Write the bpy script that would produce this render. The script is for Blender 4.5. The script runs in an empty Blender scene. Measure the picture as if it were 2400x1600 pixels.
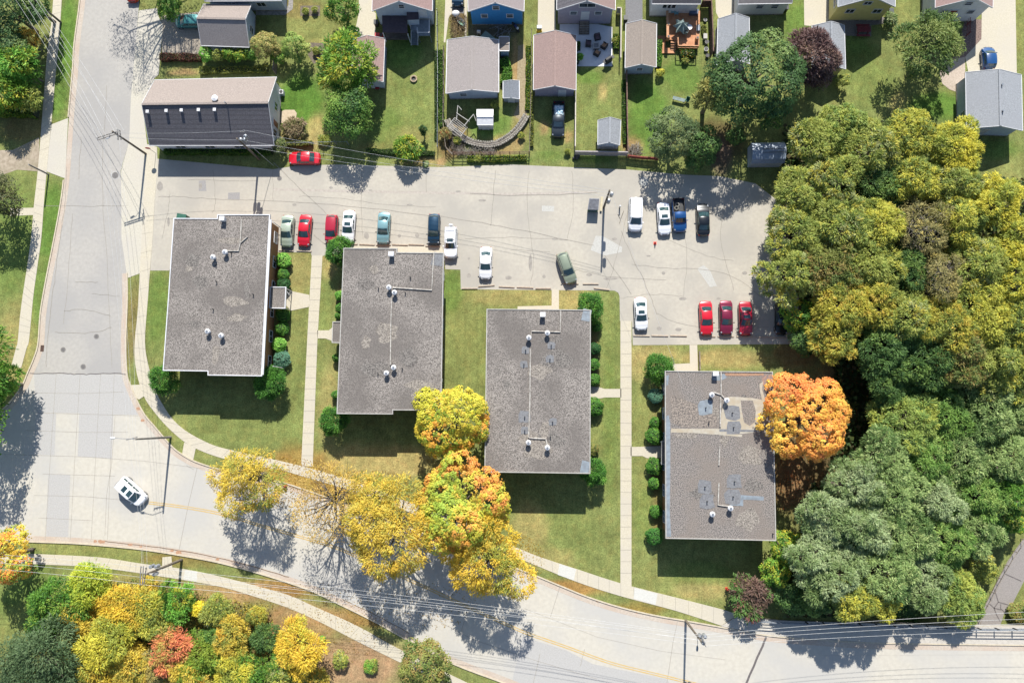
import bpy, math, random
import numpy as np
from mathutils import Vector, Matrix
random.seed(7)
SC = bpy.context.scene
COL = SC.collection
# ------------------------------------------------------------------ camera
W0, H0, F, HC = 2400.0, 1600.0, 1700.0, 102.0
Zc = Vector((-50.0/F, 175.0/F, 1.0)).normalized()
Yc = Vector((250.0, 15500.0, -1600.0)); Yc = (Yc - Zc*Yc.dot(Zc)).normalized()
Xc = Yc.cross(Zc)
RM = Matrix((Xc, Yc, Zc))                 # camera space -> world
CAMLOC = Vector((0, 0, HC))
def G(px, py, z=0.0):
    d = RM @ Vector(((px-W0/2)/F, -(py-H0/2)/F, -1.0))
    t = (z-HC)/d.z
    return Vector((d.x*t, d.y*t, z))
def PX(n, px, py, z=0.0):                  # n pixels -> metres near a pixel
    return (G(px+n/2, py, z)-G(px-n/2, py, z)).length
cam = bpy.data.cameras.new('camera'); cam.sensor_width = 36; cam.lens = F/W0*36
cam.clip_start = 0.5; cam.clip_end = 5000
co = bpy.data.objects.new('camera', cam); COL.objects.link(co)
co.matrix_world = Matrix.Translation(CAMLOC) @ RM.to_4x4()
SC.camera = co
# ------------------------------------------------------------------ light
SUN_EL, SUN_AZ = math.radians(41), math.radians(2.0)   # azimuth: clockwise from +Y
sv = Vector((math.sin(SUN_AZ)*math.cos(SUN_EL), math.cos(SUN_AZ)*math.cos(SUN_EL), math.sin(SUN_EL)))
sl = bpy.data.lights.new('sun', 'SUN'); sl.energy = 5.0; sl.angle = math.radians(0.5); sl.color = (1, .965, .89)
so = bpy.data.objects.new('sun', sl); COL.objects.link(so); so.location = (0, 40, 60)
so.rotation_euler = sv.to_track_quat('Z', 'Y').to_euler()
wd = bpy.data.worlds.new('World'); SC.world = wd; wd.use_nodes = True
nt = wd.node_tree; sk = nt.nodes.new('ShaderNodeTexSky'); sk.sky_type = 'NISHITA'; sk.sun_disc = False
sk.sun_elevation = SUN_EL; sk.sun_rotation = SUN_AZ; sk.dust_density = 0.6; sk.air_density = 1.0
nt.links.new(sk.outputs[0], nt.nodes['Background'].inputs[0]); nt.nodes['Background'].inputs[1].default_value = 0.095
SC.view_settings.view_transform = 'Standard'; SC.view_settings.look = 'None'
SC.view_settings.exposure = 0.97; SC.view_settings.gamma = 1
# ------------------------------------------------------------------ materials
def lin(c): c /= 255.0; return c/12.92 if c <= .04045 else ((c+.055)/1.055)**2.4
def S(r, g, b, k=.5): return (lin(r)*k, lin(g)*k, lin(b)*k)   # picture colour in sun -> albedo
MATS = {}
def nodes(m):
    m.use_nodes = True; t = m.node_tree; return t, t.nodes, t.links, t.nodes['Principled BSDF']
def mat(name, c1, c2=None, sc=3.0, rough=.85, metal=0, detail=3, contrast=(.35, .65), c3=None, sc3=.25, f3=.5,
        bump=0, coat=0, lines=None, trans=0, spec=None, c4=None, f4=1.0):
    if name in MATS: return MATS[name]
    m = bpy.data.materials.new(name); MATS[name] = m
    t, N, L, P = nodes(m)
    P.inputs['Roughness'].default_value = rough; P.inputs['Metallic'].default_value = metal
    P.inputs['Coat Weight'].default_value = coat
    if spec is not None: P.inputs['Specular IOR Level'].default_value = spec
    c2 = c2 or tuple(x*.86 for x in c1)
    geo = N.new('ShaderNodeNewGeometry')
    def noise(scale, det, lo, hi):
        n = N.new('ShaderNodeTexNoise'); n.inputs['Scale'].default_value = scale; n.inputs['Detail'].default_value = det
        L.new(geo.outputs['Position'], n.inputs['Vector'])
        r = N.new('ShaderNodeMapRange'); r.inputs[1].default_value = lo; r.inputs[2].default_value = hi
        L.new(n.outputs['Fac'], r.inputs[0]); return r.outputs[0], n
    def mix(fac, a, b, mode='MIX'):
        x = N.new('ShaderNodeMix'); x.data_type = 'RGBA'; x.blend_type = mode
        if isinstance(fac, float): x.inputs[0].default_value = fac
        else: L.new(fac, x.inputs[0])
        for i, v in ((6, a), (7, b)):
            if isinstance(v, tuple): x.inputs[i].default_value = (*v[:3], 1)
            else: L.new(v, x.inputs[i])
        return x.outputs[2]
    f, n0 = noise(sc, detail, *contrast)
    col = mix(f, c1, c2)
    if c3:
        g, _ = noise(sc3, 4, .42, .62)
        mm = N.new('ShaderNodeMath'); mm.operation = 'MULTIPLY'; mm.inputs[1].default_value = f3; L.new(g, mm.inputs[0])
        col = mix(mm.outputs[0], col, c3)
    if c4:
        v = N.new('ShaderNodeTexVoronoi'); v.inputs['Scale'].default_value = f4; L.new(geo.outputs['Position'], v.inputs['Vector'])
        r = N.new('ShaderNodeMapRange'); r.inputs[1].default_value = .08; r.inputs[2].default_value = .2; r.inputs[3].default_value = 1; r.inputs[4].default_value = 0
        L.new(v.outputs['Distance'], r.inputs[0]); col = mix(r.outputs[0], col, c4)
    if lines:     # (axis, spacing, strength, width)
        ax, sp, st, wdt = lines
        sx = N.new('ShaderNodeSeparateXYZ'); L.new(geo.outputs['Position'], sx.inputs[0])
        a = N.new('ShaderNodeMath'); a.operation = 'DIVIDE'; a.inputs[1].default_value = sp; L.new(sx.outputs[ax], a.inputs[0])
        b = N.new('ShaderNodeMath'); b.operation = 'FRACT'; L.new(a.outputs[0], b.inputs[0])
        c = N.new('ShaderNodeMath'); c.operation = 'LESS_THAN'; c.inputs[1].default_value = wdt; L.new(b.outputs[0], c.inputs[0])
        d = N.new('ShaderNodeMath'); d.operation = 'MULTIPLY'; d.inputs[1].default_value = st; L.new(c.outputs[0], d.inputs[0])
        col = mix(d.outputs[0], col, tuple(x*.45 for x in c1))
    L.new(col, P.inputs['Base Color'])
    if bump:
        bp = N.new('ShaderNodeBump'); bp.inputs['Strength'].default_value = bump; bp.inputs['Distance'].default_value = .05
        L.new(n0.outputs['Fac'], bp.inputs['Height']); L.new(bp.outputs[0], P.inputs['Normal'])
    return m
def vcol_mat(name, kind):
    m = bpy.data.materials.new(name); t, N, L, P = nodes(m)
    a = N.new('ShaderNodeAttribute'); a.attribute_name = 'Col'
    geo = N.new('ShaderNodeNewGeometry')
    if kind == 'leaf':
        P.inputs['Roughness'].default_value = .6; P.inputs['Specular IOR Level'].default_value = .25
        L.new(a.outputs['Color'], P.inputs['Base Color'])
        tr = N.new('ShaderNodeBsdfTranslucent'); L.new(a.outputs['Color'], tr.inputs[0])
        mx = N.new('ShaderNodeMixShader'); mx.inputs[0].default_value = .38
        L.new(P.outputs[0], mx.inputs[1]); L.new(tr.outputs[0], mx.inputs[2])
        L.new(mx.outputs[0], N['Material Output'].inputs[0])
    else:
        P.inputs['Roughness'].default_value = 1; P.inputs['Specular IOR Level'].default_value = .1
        cur = a.outputs['Color']
        for sc, lo, hi, x, y, st in ((.35, .3, .7, .80, 1.2, 1), (1.6, .3, .7, .82, 1.18, 1), (6.0, .3, .7, .68, 1.32, 1), (15.0, .3, .7, .78, 1.22, 1), (2.4, .32, .68, .93, 1.07, (1, .04, 1))):
            n = N.new('ShaderNodeTexNoise'); n.inputs['Scale'].default_value = sc; n.inputs['Detail'].default_value = 4
            mp = N.new('ShaderNodeMapping'); mp.inputs['Scale'].default_value = st if isinstance(st, tuple) else (1, .8, 1)
            L.new(geo.outputs['Position'], mp.inputs[0]); L.new(mp.outputs[0], n.inputs['Vector'])
            r = N.new('ShaderNodeMapRange'); r.inputs[1].default_value = lo; r.inputs[2].default_value = hi
            r.inputs[3].default_value = x; r.inputs[4].default_value = y; L.new(n.outputs['Fac'], r.inputs[0])
            v = N.new('ShaderNodeVectorMath'); v.operation = 'SCALE'; L.new(cur, v.inputs[0]); L.new(r.outputs[0], v.inputs['Scale'])
            cur = v.outputs[0]
        # hue drift between dry straw and green
        n = N.new('ShaderNodeTexNoise'); n.inputs['Scale'].default_value = .9; n.inputs['Detail'].default_value = 6
        L.new(geo.outputs['Position'], n.inputs['Vector'])
        r = N.new('ShaderNodeMapRange'); r.inputs[1].default_value = .46; r.inputs[2].default_value = .68; r.inputs[4].default_value = .5
        L.new(n.outputs['Fac'], r.inputs[0])
        x = N.new('ShaderNodeMix'); x.data_type = 'RGBA'; L.new(r.outputs[0], x.inputs[0]); L.new(cur, x.inputs[6])
        w = N.new('ShaderNodeVectorMath'); w.operation = 'MULTIPLY'; w.inputs[1].default_value = (1.28, 1.06, 1.05); L.new(cur, w.inputs[0])
        L.new(w.outputs[0], x.inputs[7]); L.new(x.outputs[2], P.inputs['Base Color'])
    return m
LEAF = vcol_mat('foliage', 'leaf'); GRASS = vcol_mat('lawn_grass', 'grass')
M_asph = mat('street_asphalt', S(206, 201, 193), S(194, 189, 182), 2.2, .9, detail=10, contrast=(.32, .68), c3=S(184, 181, 178), sc3=.10, f3=.8)
M_park = mat('parking_asphalt', S(219, 211, 195), S(206, 198, 184), 2.2, .9, detail=10, contrast=(.32, .68), c3=S(194, 188, 177), sc3=.13, f3=.9)
M_conc = mat('street_concrete', S(229, 222, 207), S(217, 210, 196), 2, .85, detail=10, contrast=(.32, .68), c3=S(208, 205, 200), sc3=.1, f3=.8)
M_conc2 = mat('worn_concrete', S(231, 224, 206), S(216, 209, 192), 5, .85, c3=S(219, 212, 200), sc3=.2, f3=.7)
M_walk = mat('sidewalk_concrete', S(234, 224, 201), S(220, 210, 187), 5, .85, c3=S(222, 213, 196), sc3=.3, f3=.7)
M_gut = mat('gutter_concrete', S(226, 212, 196), S(208, 194, 178), 4, .85, c3=S(214, 190, 170), sc3=.4, f3=.6)
M_kerb = mat('kerb_concrete', S(236, 222, 196), S(216, 202, 178), 3, .85)
M_patchD = mat('dark_patch', S(168, 162, 155), S(150, 146, 140), 6, .9)
M_patchG = mat('grey_patch', S(180, 176, 174), S(168, 165, 163), 6, .9)
M_patchL = mat('light_patch', S(222, 220, 212), S(206, 203, 196), 6, .9)
M_slab = mat('grey_slab', S(209, 206, 202), S(198, 195, 191), 6, .85)
M_stain = mat('oil_stain', S(160, 152, 144), S(140, 133, 127), 5, .75)
M_joint = mat('joint_tar', S(176, 168, 158), S(150, 144, 136), 4, .9)
M_tar = mat('crack_sealer', S(128, 120, 118), S(110, 104, 104), 4, .8)
M_crack = mat('fine_crack', S(184, 176, 164), S(164, 157, 146), 4, .9)
M_yel = mat('yellow_paint', S(240, 200, 110), S(226, 190, 120), 12, .8, c3=S(222, 205, 170), sc3=1.6, f3=.6)
M_gravel = mat('roof_gravel', S(190, 181, 173), S(100, 94, 90), 9, .95, detail=6, contrast=(.38, .62), c3=S(122, 115, 110), sc3=.16, f3=.75, bump=.2)
M_gravel2 = mat('old_roof_gravel', S(182, 172, 164), S(94, 90, 89), 8.5, .95, detail=6, contrast=(.38, .62), c3=S(150, 138, 128), sc3=.28, f3=.6, bump=.2)
M_memb = mat('bare_roof_membrane', S(212, 204, 188), S(196, 186, 168), 2, .9, c3=S(200, 184, 158), sc3=.5, f3=.8)
M_rpatch = mat('roof_patch', S(150, 152, 156), S(126, 126, 130), 5, .8)
M_rblue = mat('roof_coating', S(160, 172, 182), S(140, 148, 156), 2, .6)
M_white = mat('white_metal', S(238, 238, 240, .62), S(222, 222, 226, .62), 3, .45)
M_trim = mat('pale_trim', S(212, 208, 200), S(190, 186, 180), 3, .6)
M_galv = mat('galvanised_metal', S(200, 206, 214), S(150, 156, 164), 6, .35, metal=.4)
M_pipe = mat('roof_pipe', S(232, 226, 216), S(176, 168, 160), 3, .6)
M_blackm = mat('black_metal', (.012, .012, .014), (.02, .02, .02), 3, .5)
M_brick = mat('tan_brick', S(214, 160, 108), S(188, 128, 80), 7, .9, lines=(2, .16, .35, .25))
M_glass = mat('window_glass', (.02, .03, .035), (.035, .045, .05), 1, .08, spec=.8)
M_cglass = mat('car_glass', (.015, .035, .04), (.03, .06, .065), 1.2, .06, spec=.9)
M_tire = mat('tyre_rubber', (.012, .012, .012), (.02, .02, .02), 5, .85)
M_rim = mat('wheel_rim', (.4, .4, .42), (.3, .3, .32), 4, .3, metal=.8)
M_lamp = mat('lamp_lens', (.26, .28, .30), (.2, .21, .23), 3, .12, spec=.9)
M_tail = mat('tail_lens', (.3, .01, .01), (.2, .005, .01), 3, .15)
M_dark = mat('dark_trim', (.015, .015, .017), (.03, .03, .03), 4, .6)
M_bark = mat('tree_bark', S(150, 138, 124), S(104, 94, 82), 3, .95, bump=.3)
M_twig = mat('bare_twigs', S(190, 182, 170), S(130, 120, 108), 3, .95)
M_pole = mat('weathered_pole', S(150, 138, 122), S(112, 100, 88), 2, .9, lines=None)
M_pole2 = mat('grey_pole', S(166, 160, 154), S(132, 126, 120), 2, .85)
M_wire = mat('cable', S(225, 225, 225, .55), S(205, 205, 205, .5), 2, .6)
M_wood = mat('grey_wood', S(178, 164, 148), S(130, 116, 102), 3, .9)
M_deck = mat('cedar_deck', S(236, 170, 122), S(212, 140, 92), 2, .75, lines=(0, .28, .35, .12))
M_deckrail = mat('cedar_rail', S(240, 180, 134), S(214, 150, 104), 2, .75)
M_stone = mat('stone', S(196, 190, 178), S(130, 124, 114), 4, .95)
M_dirt = mat('bare_dirt', S(196, 176, 146), S(160, 140, 112), 3, 1)
# ------------------------------------------------------------------ mesh building
class MB:
    def __init__(s): s.v = []; s.f = []; s.m = []
    def add(s, vs, fs, m=0):
        o = len(s.v); s.v += [tuple(v) for v in vs]
        for f in fs: s.f.append(tuple(i+o for i in f)); s.m.append(m)
        return s
    def box(s, c, sz, rz=0, m=0, rx=0, ry=0):
        R = Matrix.Rotation(rz, 3, 'Z') @ Matrix.Rotation(ry, 3, 'Y') @ Matrix.Rotation(rx, 3, 'X'); c = Vector(c)
        vs = [c + R @ Vector((x*sz[0]/2, y*sz[1]/2, z*sz[2]/2)) for z in (-1, 1) for x, y in ((-1, -1), (1, -1), (1, 1), (-1, 1))]
        return s.add(vs, [(3, 2, 1, 0), (4, 5, 6, 7), (0, 1, 5, 4), (1, 2, 6, 5), (2, 3, 7, 6), (3, 0, 4, 7)], m)
    def beam(s, a, b, w, h, m=0):      # rectangular bar from a to b
        a, b = Vector(a), Vector(b); d = b-a; L = d.length
        q = d.to_track_quat('X', 'Z').to_matrix(); c = (a+b)/2
        vs = [c + q @ Vector((x*L/2, y*w/2, z*h/2)) for z in (-1, 1) for x, y in ((-1, -1), (1, -1), (1, 1), (-1, 1))]
        return s.add(vs, [(3, 2, 1, 0), (4, 5, 6, 7), (0, 1, 5, 4), (1, 2, 6, 5), (2, 3, 7, 6), (3, 0, 4, 7)], m)
    def prism(s, poly, z0, z1, m=0, mtop=None):
        n = len(poly); p = [(q[0], q[1]) for q in poly]
        if sum(p[i][0]*p[(i+1) % n][1]-p[(i+1) % n][0]*p[i][1] for i in range(n)) < 0: p = p[::-1]
        vs = [(x, y, z0) for x, y in p]+[(x, y, z1) for x, y in p]
        s.add(vs, [tuple(range(n))[::-1]]+[(i, (i+1) % n, n+(i+1) % n, n+i) for i in range(n)], m)
        return s.add([(x, y, z1) for x, y in p], [tuple(range(n))], m if mtop is None else mtop)
    def sheet(s, poly, z, m=0):
        n = len(poly); p = [(q[0], q[1]) for q in poly]
        if sum(p[i][0]*p[(i+1) % n][1]-p[(i+1) % n][0]*p[i][1] for i in range(n)) < 0: p = p[::-1]
        return s.add([(x, y, z) for x, y in p], [tuple(range(n))], m)
    def tube(s, pts, r, n=6, m=0, cap=True):
        pts = [Vector(p) for p in pts]; k = len(pts)
        rs = r if isinstance(r, (list, tuple)) else [r]*k
        vs = []
        for i, p in enumerate(pts):
            d = (pts[min(i+1, k-1)]-pts[max(i-1, 0)]); d = d.normalized() if d.length > 1e-9 else Vector((0, 0, 1))
            u = d.cross(Vector((0, 0, 1)) if abs(d.z) < .95 else Vector((0, 1, 0))).normalized(); w = d.cross(u)
            vs += [p+(u*math.cos(2*math.pi*j/n)+w*math.sin(2*math.pi*j/n))*rs[i] for j in range(n)]
        fs = [(i*n+j, i*n+(j+1) % n, (i+1)*n+(j+1) % n, (i+1)*n+j) for i in range(k-1) for j in range(n)]
        if cap: fs += [tuple(range(n))[::-1], tuple((k-1)*n+j for j in range(n))]
        return s.add(vs, fs, m)
    def lathe(s, c, prof, n=14, m=0):     # prof: list of (r, z)
        c = Vector(c); vs = []; k = len(prof)
        for r, z in prof: vs += [c+Vector((r*math.cos(2*math.pi*j/n), r*math.sin(2*math.pi*j/n), z)) for j in range(n)]
        fs = [(i*n+j, i*n+(j+1) % n, (i+1)*n+(j+1) % n, (i+1)*n+j) for i in range(k-1) for j in range(n)]
        fs += [tuple(range(n))[::-1], tuple((k-1)*n+j for j in range(n))]
        return s.add(vs, fs, m)
    def ell(s, c, r, n=12, k=7, m=0):
        c = Vector(c); prof = []
        vs = []
        for i in range(k+1):
            a = -math.pi/2+math.pi*i/k
            cr, cz = math.cos(a), math.sin(a)
            vs += [c+Vector((r[0]*max(cr, .01)*math.cos(2*math.pi*j/n), r[1]*max(cr, .01)*math.sin(2*math.pi*j/n), r[2]*cz)) for j in range(n)]
        return s.add(vs, [(i*n+j, i*n+(j+1) % n, (i+1)*n+(j+1) % n, (i+1)*n+j) for i in range(k) for j in range(n)], m)
    def build(s, name, mats, parent=None, smooth=False, label=None, cat=None, group=None, kind=None, local=False):
        if not isinstance(mats, (list, tuple)): mats = [mats]
        o0 = Vector((0, 0, 0))
        if parent is not None and not local: o0 = WL[parent.name]
        elif parent is None and kind is None and not local:
            xs = np.array(s.v); mn, mx = xs.min(0), xs.max(0); o0 = Vector(((mn[0]+mx[0])/2, (mn[1]+mx[1])/2, mn[2]))
        me = bpy.data.meshes.new(name)
        me.from_pydata([(v[0]-o0.x, v[1]-o0.y, v[2]-o0.z) for v in s.v], [], s.f)
        for mm in mats: me.materials.append(mm)
        me.polygons.foreach_set('material_index', s.m)
        if smooth: me.polygons.foreach_set('use_smooth', [True]*len(s.f))
        me.update()
        o = bpy.data.objects.new(name, me); COL.objects.link(o)
        if parent is not None: o.parent = parent
        else: o.location = o0
        WL[o.name] = o0
        tag(o, label, cat, group, kind)
        return o
WL = {}
def tag(o, label=None, cat=None, group=None, kind=None):
    for k, v in (('label', label), ('category', cat), ('group', group), ('kind', kind)):
        if v: o[k] = v
    return o
def thing(name, label, cat, loc=(0, 0, 0), rz=0, group=None):
    o = bpy.data.objects.new(name, None); COL.objects.link(o); o.empty_display_size = .3
    o.location = loc; o.rotation_euler = (0, 0, rz); WL[o.name] = Vector(loc)
    return tag(o, label, cat, group)
def offset(poly, d):          # inset (d>0) of a simple polygon
    p = [Vector((q[0], q[1])) for q in poly]; n = len(p)
    ar = sum(p[i].x*p[(i+1) % n].y-p[(i+1) % n].x*p[i].y for i in range(n)); sg = 1 if ar > 0 else -1
    out = []
    for i in range(n):
        a = (p[i]-p[i-1]).normalized(); b = (p[(i+1) % n]-p[i]).normalized()
        na = Vector((-a.y, a.x))*sg; nb = Vector((-b.y, b.x))*sg; m = na+nb
        if m.length < 1e-6: out.append(p[i]+na*d); continue
        m.normalize(); out.append(p[i]+m*d/max(.3, m.dot(na)))
    return out
def ribbon(pts, w0, w1=0):     # polygon strip left(+)/right(-) of a polyline (metres)
    p = [Vector((q[0], q[1])) for q in pts]; L, R = [], []
    for i in range(len(p)):
        d = (p[min(i+1, len(p)-1)]-p[max(i-1, 0)]).normalized(); nn = Vector((-d.y, d.x))
        L.append(p[i]+nn*w0); R.append(p[i]+nn*w1)
    return L, R
def strip(mb, pts, w0, w1, z, z0=None, m=0):
    L, R = ribbon(pts, w0, w1); n = len(L)
    vs = [(v.x, v.y, z) for v in L]+[(v.x, v.y, z) for v in R]
    fs = [(i, n+i, n+i+1, i+1) for i in range(n-1)] if w0 > w1 else [(i, i+1, n+i+1, n+i) for i in range(n-1)]
    if z0 is not None:
        vs += [(v.x, v.y, z0) for v in L]+[(v.x, v.y, z0) for v in R]
        fs += [(i, i+1, 2*n+i+1, 2*n+i) for i in range(n-1)]+[(n+i+1, n+i, 3*n+i, 3*n+i+1) for i in range(n-1)]
        fs += [(0, 2*n, 3*n, n), (n-1, 2*n-1, 4*n-1, 3*n-1)]
    mb.add(vs, fs, m)
def smooth_line(pts, k=5):    # Catmull-Rom
    p = [Vector(q) for q in pts]; out = []
    for i in range(len(p)-1):
        a, b, c, d = p[max(i-1, 0)], p[i], p[i+1], p[min(i+2, len(p)-1)]
        for j in range(k):
            t = j/k
            out.append(.5*((2*b)+(c-a)*t+(2*a-5*b+4*c-d)*t*t+(3*b-a-3*c+d)*t**3))
    out.append(p[-1]); return out
def gl(pts, z=0.0): return [G(x, y, z) for x, y in pts]
def ss(a, b, x): t = min(1, max(0, (x-a)/(b-a))); return t*t*(3-2*t)
def ground_z(x, y): return -4.0*ss(41, 53, x)*(1-ss(-2, 13, y))
# ================================================================== GROUND
# (px, py, rx, ry, colour, strength)
DRY = (190, 172, 112); LUSH = (98, 140, 56); OLV = (152, 156, 92); MID = (136, 150, 84); TAN = (190, 158, 112); BRN = (150, 122, 82); LEAFY = (128, 104, 74)
BLOBS = [
 (155, 90, 30, 120, LUSH, .8), (135, 230, 30, 60, LUSH, .7), (120, 520, 35, 110, LUSH, .75), (90, 700, 30, 90, LUSH, .5), (30, 560, 60, 160, LUSH, .4),
 (60, 300, 70, 40, BRN, .6), (30, 820, 60, 120, DRY, .5), (310, 760, 22, 110, BRN, .5), (370, 720, 30, 110, LUSH, .5), (400, 900, 60, 60, OLV, .4),
 (560, 1010, 160, 60, MID, .4), (690, 640, 60, 60, DRY, .5), (690, 760, 50, 90, OLV, .5), (700, 930, 50, 120, MID, .4), (765, 700, 20, 100, MID, .6),
 (770, 620, 25, 40, DRY, .7), (770, 950, 30, 120, DRY, .5), (850, 1090, 120, 60, DRY, .8), (700, 1100, 110, 60, (184, 150, 84), .8),
 (960, 1080, 80, 40, DRY, .8), (1090, 740, 40, 120, OLV, .6), (1060, 680, 30, 60, LUSH, .5), (1200, 695, 120, 25, DRY, .5), (1340, 700, 60, 40, DRY, .7),
 (1430, 800, 30, 120, MID, .6), (1430, 1000, 20, 200, LUSH, .3), (1300, 1260, 120, 90, MID, .5), (1240, 1240, 50, 70, DRY, .6), (1280, 1310, 80, 30, DRY, .5),
 (1500, 850, 40, 50, DRY, .7), (1540, 830, 60, 25, DRY, .6), (1700, 840, 120, 25, DRY, .75), (1510, 1050, 30, 200, OLV, .6), (1520, 1200, 40, 90, LUSH, .25),
 (1560, 1360, 120, 60, OLV, .6), (1650, 1385, 80, 25, DRY, .6), (1640, 1340, 90, 30, LUSH, .3), (1870, 830, 60, 40, BRN, .7),
 (1900, 1100, 90, 150, LEAFY, .9), (1950, 950, 70, 120, LEAFY, .8), (2000, 1050, 60, 120, LEAFY, .8), (1840, 1130, 60, 70, (150, 118, 84), .7), (1850, 700, 60, 120, LEAFY, .7),
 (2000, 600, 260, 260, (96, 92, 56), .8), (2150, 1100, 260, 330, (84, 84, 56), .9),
 (700, 240, 70, 80, LUSH, .9), (680, 330, 50, 30, TAN, .5), (740, 310, 30, 50, DRY, .8), (730, 60, 80, 60, OLV, .8), (760, 110, 60, 20, DRY, .5), (700, 20, 60, 30, BRN, .5),
 (945, 120, 50, 60, LUSH, .6), (960, 250, 60, 110, MID, .8), (950, 320, 60, 30, DRY, .4), (900, 300, 50, 60, LUSH, .4), (880, 345, 60, 12, BRN, .3), (990, 375, 60, 14, TAN, .6), (1032, 380, 14, 14, TAN, .8),
 (1070, 310, 30, 60, BRN, .8), (1050, 340, 30, 40, BRN, .8), (1180, 340, 50, 30, TAN, .6), (1215, 300, 20, 60, TAN, .5), (1215, 150, 22, 90, TAN, .9), (1225, 60, 12, 120, OLV, .8),
 (1150, 290, 60, 40, LUSH, .6), (1150, 70, 70, 25, (120, 112, 96), .9), (1075, 50, 25, 40, BRN, .8), (1200, 375, 60, 10, LUSH, .6),
 (1290, 310, 40, 60, MID, .8), (1275, 300, 14, 22, TAN, .7), (1330, 320, 12, 20, TAN, .7), (1290, 365, 40, 16, LUSH, .4),
 (1395, 250, 50, 80, MID, .6), (1413, 215, 12, 26, DRY, .8), (1380, 180, 40, 20, LUSH, .6), (1455, 80, 14, 90, MID, .6), (1395, 372, 60, 10, LUSH, .5),
 (1520, 270, 60, 100, LUSH, .75), (1480, 340, 30, 20, TAN, .8), (1600, 180, 60, 50, LUSH, .6), (1655, 70, 10, 90, MID, .6), (1680, 330, 90, 60, (104, 86, 60), .8), (1690, 370, 30, 60, (120, 100, 90), .8),
 (1870, 60, 40, 80, LUSH, .6), (2000, 130, 60, 60, LUSH, .5), (2020, 200, 100, 80, MID, .9), (1960, 230, 50, 40, OLV, .7), (2110, 60, 30, 60, OLV, .7), (2110, 250, 30, 40, DRY, .6),
 (2200, 250, 90, 40, LUSH, .8), (2390, 60, 14, 120, OLV, .8), (2390, 400, 60, 50, OLV, .9), (2340, 350, 60, 30, LUSH, .5),
 (450, 155, 90, 20, OLV, .6), (430, 170, 40, 10, TAN, .9), (420, 100, 60, 40, BRN, .3), (60, 1400, 70, 130, LUSH, .5), (40, 1500, 60, 90, (150, 152, 90), .6), (60, 1440, 40, 40, MID, .5),
 (660, 620, 14, 30, BRN, .7), (660, 770, 14, 80, BRN, .7), (1393, 860, 12, 110, BRN, .6), (1534, 1050, 16, 110, BRN, .6), (1538, 1200, 14, 70, BRN, .6), (796, 710, 12, 60, BRN, .5), (200, 1283, 200, 18, OLV, .9), (420, 1310, 120, 20, (150, 136, 80), .9), (640, 1380, 120, 26, (168, 132, 78), .95), (820, 1450, 130, 26, (166, 134, 80), .9),
 (1000, 1540, 60, 20, DRY, .7), (330, 1360, 120, 20, DRY, .5), (520, 1390, 140, 30, TAN, .8), (700, 1460, 120, 60, TAN, .9), (840, 1550, 130, 70, (186, 154, 118), .95), (600, 1500, 120, 80, BRN, .7),
 (300, 1480, 200, 120, (112, 108, 56), .7), (130, 1560, 120, 60, (110, 116, 60), .6), (1330, 1375, 110, 20, (180, 142, 84), .95), (1500, 1425, 80, 14, (160, 140, 76), .9),
 (1600, 1440, 60, 12, OLV, .9), (350, 960, 20, 60, OLV, .6), (405, 1010, 40, 30, OLV, .8), (490, 1060, 50, 16, OLV, .8), (650, 1125, 60, 16, (184, 150, 84), .9), (800, 1150, 90, 26, (180, 146, 84), .9),
]
def axis_lines(lo, hi, step, far):
    a = [-far, -far/2, -far/4, lo-60, lo-25]
    x = lo
    while x <= hi: a.append(x); x += step
    return a+[hi+25, hi+60, far/4, far/2, far]
gx = axis_lines(-82, 78, .6, 1600); gy = axis_lines(-46, 66, .6, 1600)
nx, ny = len(gx), len(gy)
XX, YY = np.meshgrid(np.array(gx), np.array(gy))
def nss(a, b, x): t = np.clip((x-a)/(b-a), 0, 1); return t*t*(3-2*t)
ZZ = -4.0*nss(41, 53, XX)*(1-nss(-2, 13, YY))
ZZ = np.where(np.abs(XX) > 140, 0, ZZ)
base = np.array([lin(c)*.5 for c in (140, 149, 88)])
CC = np.tile(base, (ny, nx, 1)).astype(float)
rg = np.random.default_rng(3)
wob = np.sin(XX*.9+YY*.6)*.5+np.sin(XX*2.1-YY*1.7)*.35+np.sin(YY*3.1+XX*.4)*.2
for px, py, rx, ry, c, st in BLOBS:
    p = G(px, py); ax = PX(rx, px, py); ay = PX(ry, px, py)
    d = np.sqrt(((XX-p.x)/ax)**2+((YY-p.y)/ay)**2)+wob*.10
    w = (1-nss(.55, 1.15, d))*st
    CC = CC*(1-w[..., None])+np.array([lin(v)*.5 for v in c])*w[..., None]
me = bpy.data.meshes.new('ground')
vs = np.stack([XX, YY, ZZ], -1).reshape(-1, 3)
idx = np.arange(nx*ny).reshape(ny, nx)
fs = np.stack([idx[:-1, :-1], idx[:-1, 1:], idx[1:, 1:], idx[1:, :-1]], -1).reshape(-1, 4)
me.vertices.add(len(vs)); me.vertices.foreach_set('co', vs.ravel())
me.loops.add(fs.size); me.loops.foreach_set('vertex_index', fs.ravel().astype(np.int32))
me.polygons.add(len(fs)); me.polygons.foreach_set('loop_start', np.arange(0, fs.size, 4, dtype=np.int32)); me.polygons.foreach_set('loop_total', np.full(len(fs), 4, np.int32))
me.update(calc_edges=True)
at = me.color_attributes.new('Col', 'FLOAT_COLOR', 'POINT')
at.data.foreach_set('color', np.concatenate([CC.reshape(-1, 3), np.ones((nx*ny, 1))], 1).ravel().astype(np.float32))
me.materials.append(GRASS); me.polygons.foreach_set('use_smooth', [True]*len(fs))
o = bpy.data.objects.new('ground', me); COL.objects.link(o); o['kind'] = 'structure'

def struct(name, polys, z, m):
    mb = MB()
    for p in polys: mb.sheet(gl(p), z)
    return mb.build(name, m, kind='structure')
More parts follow.
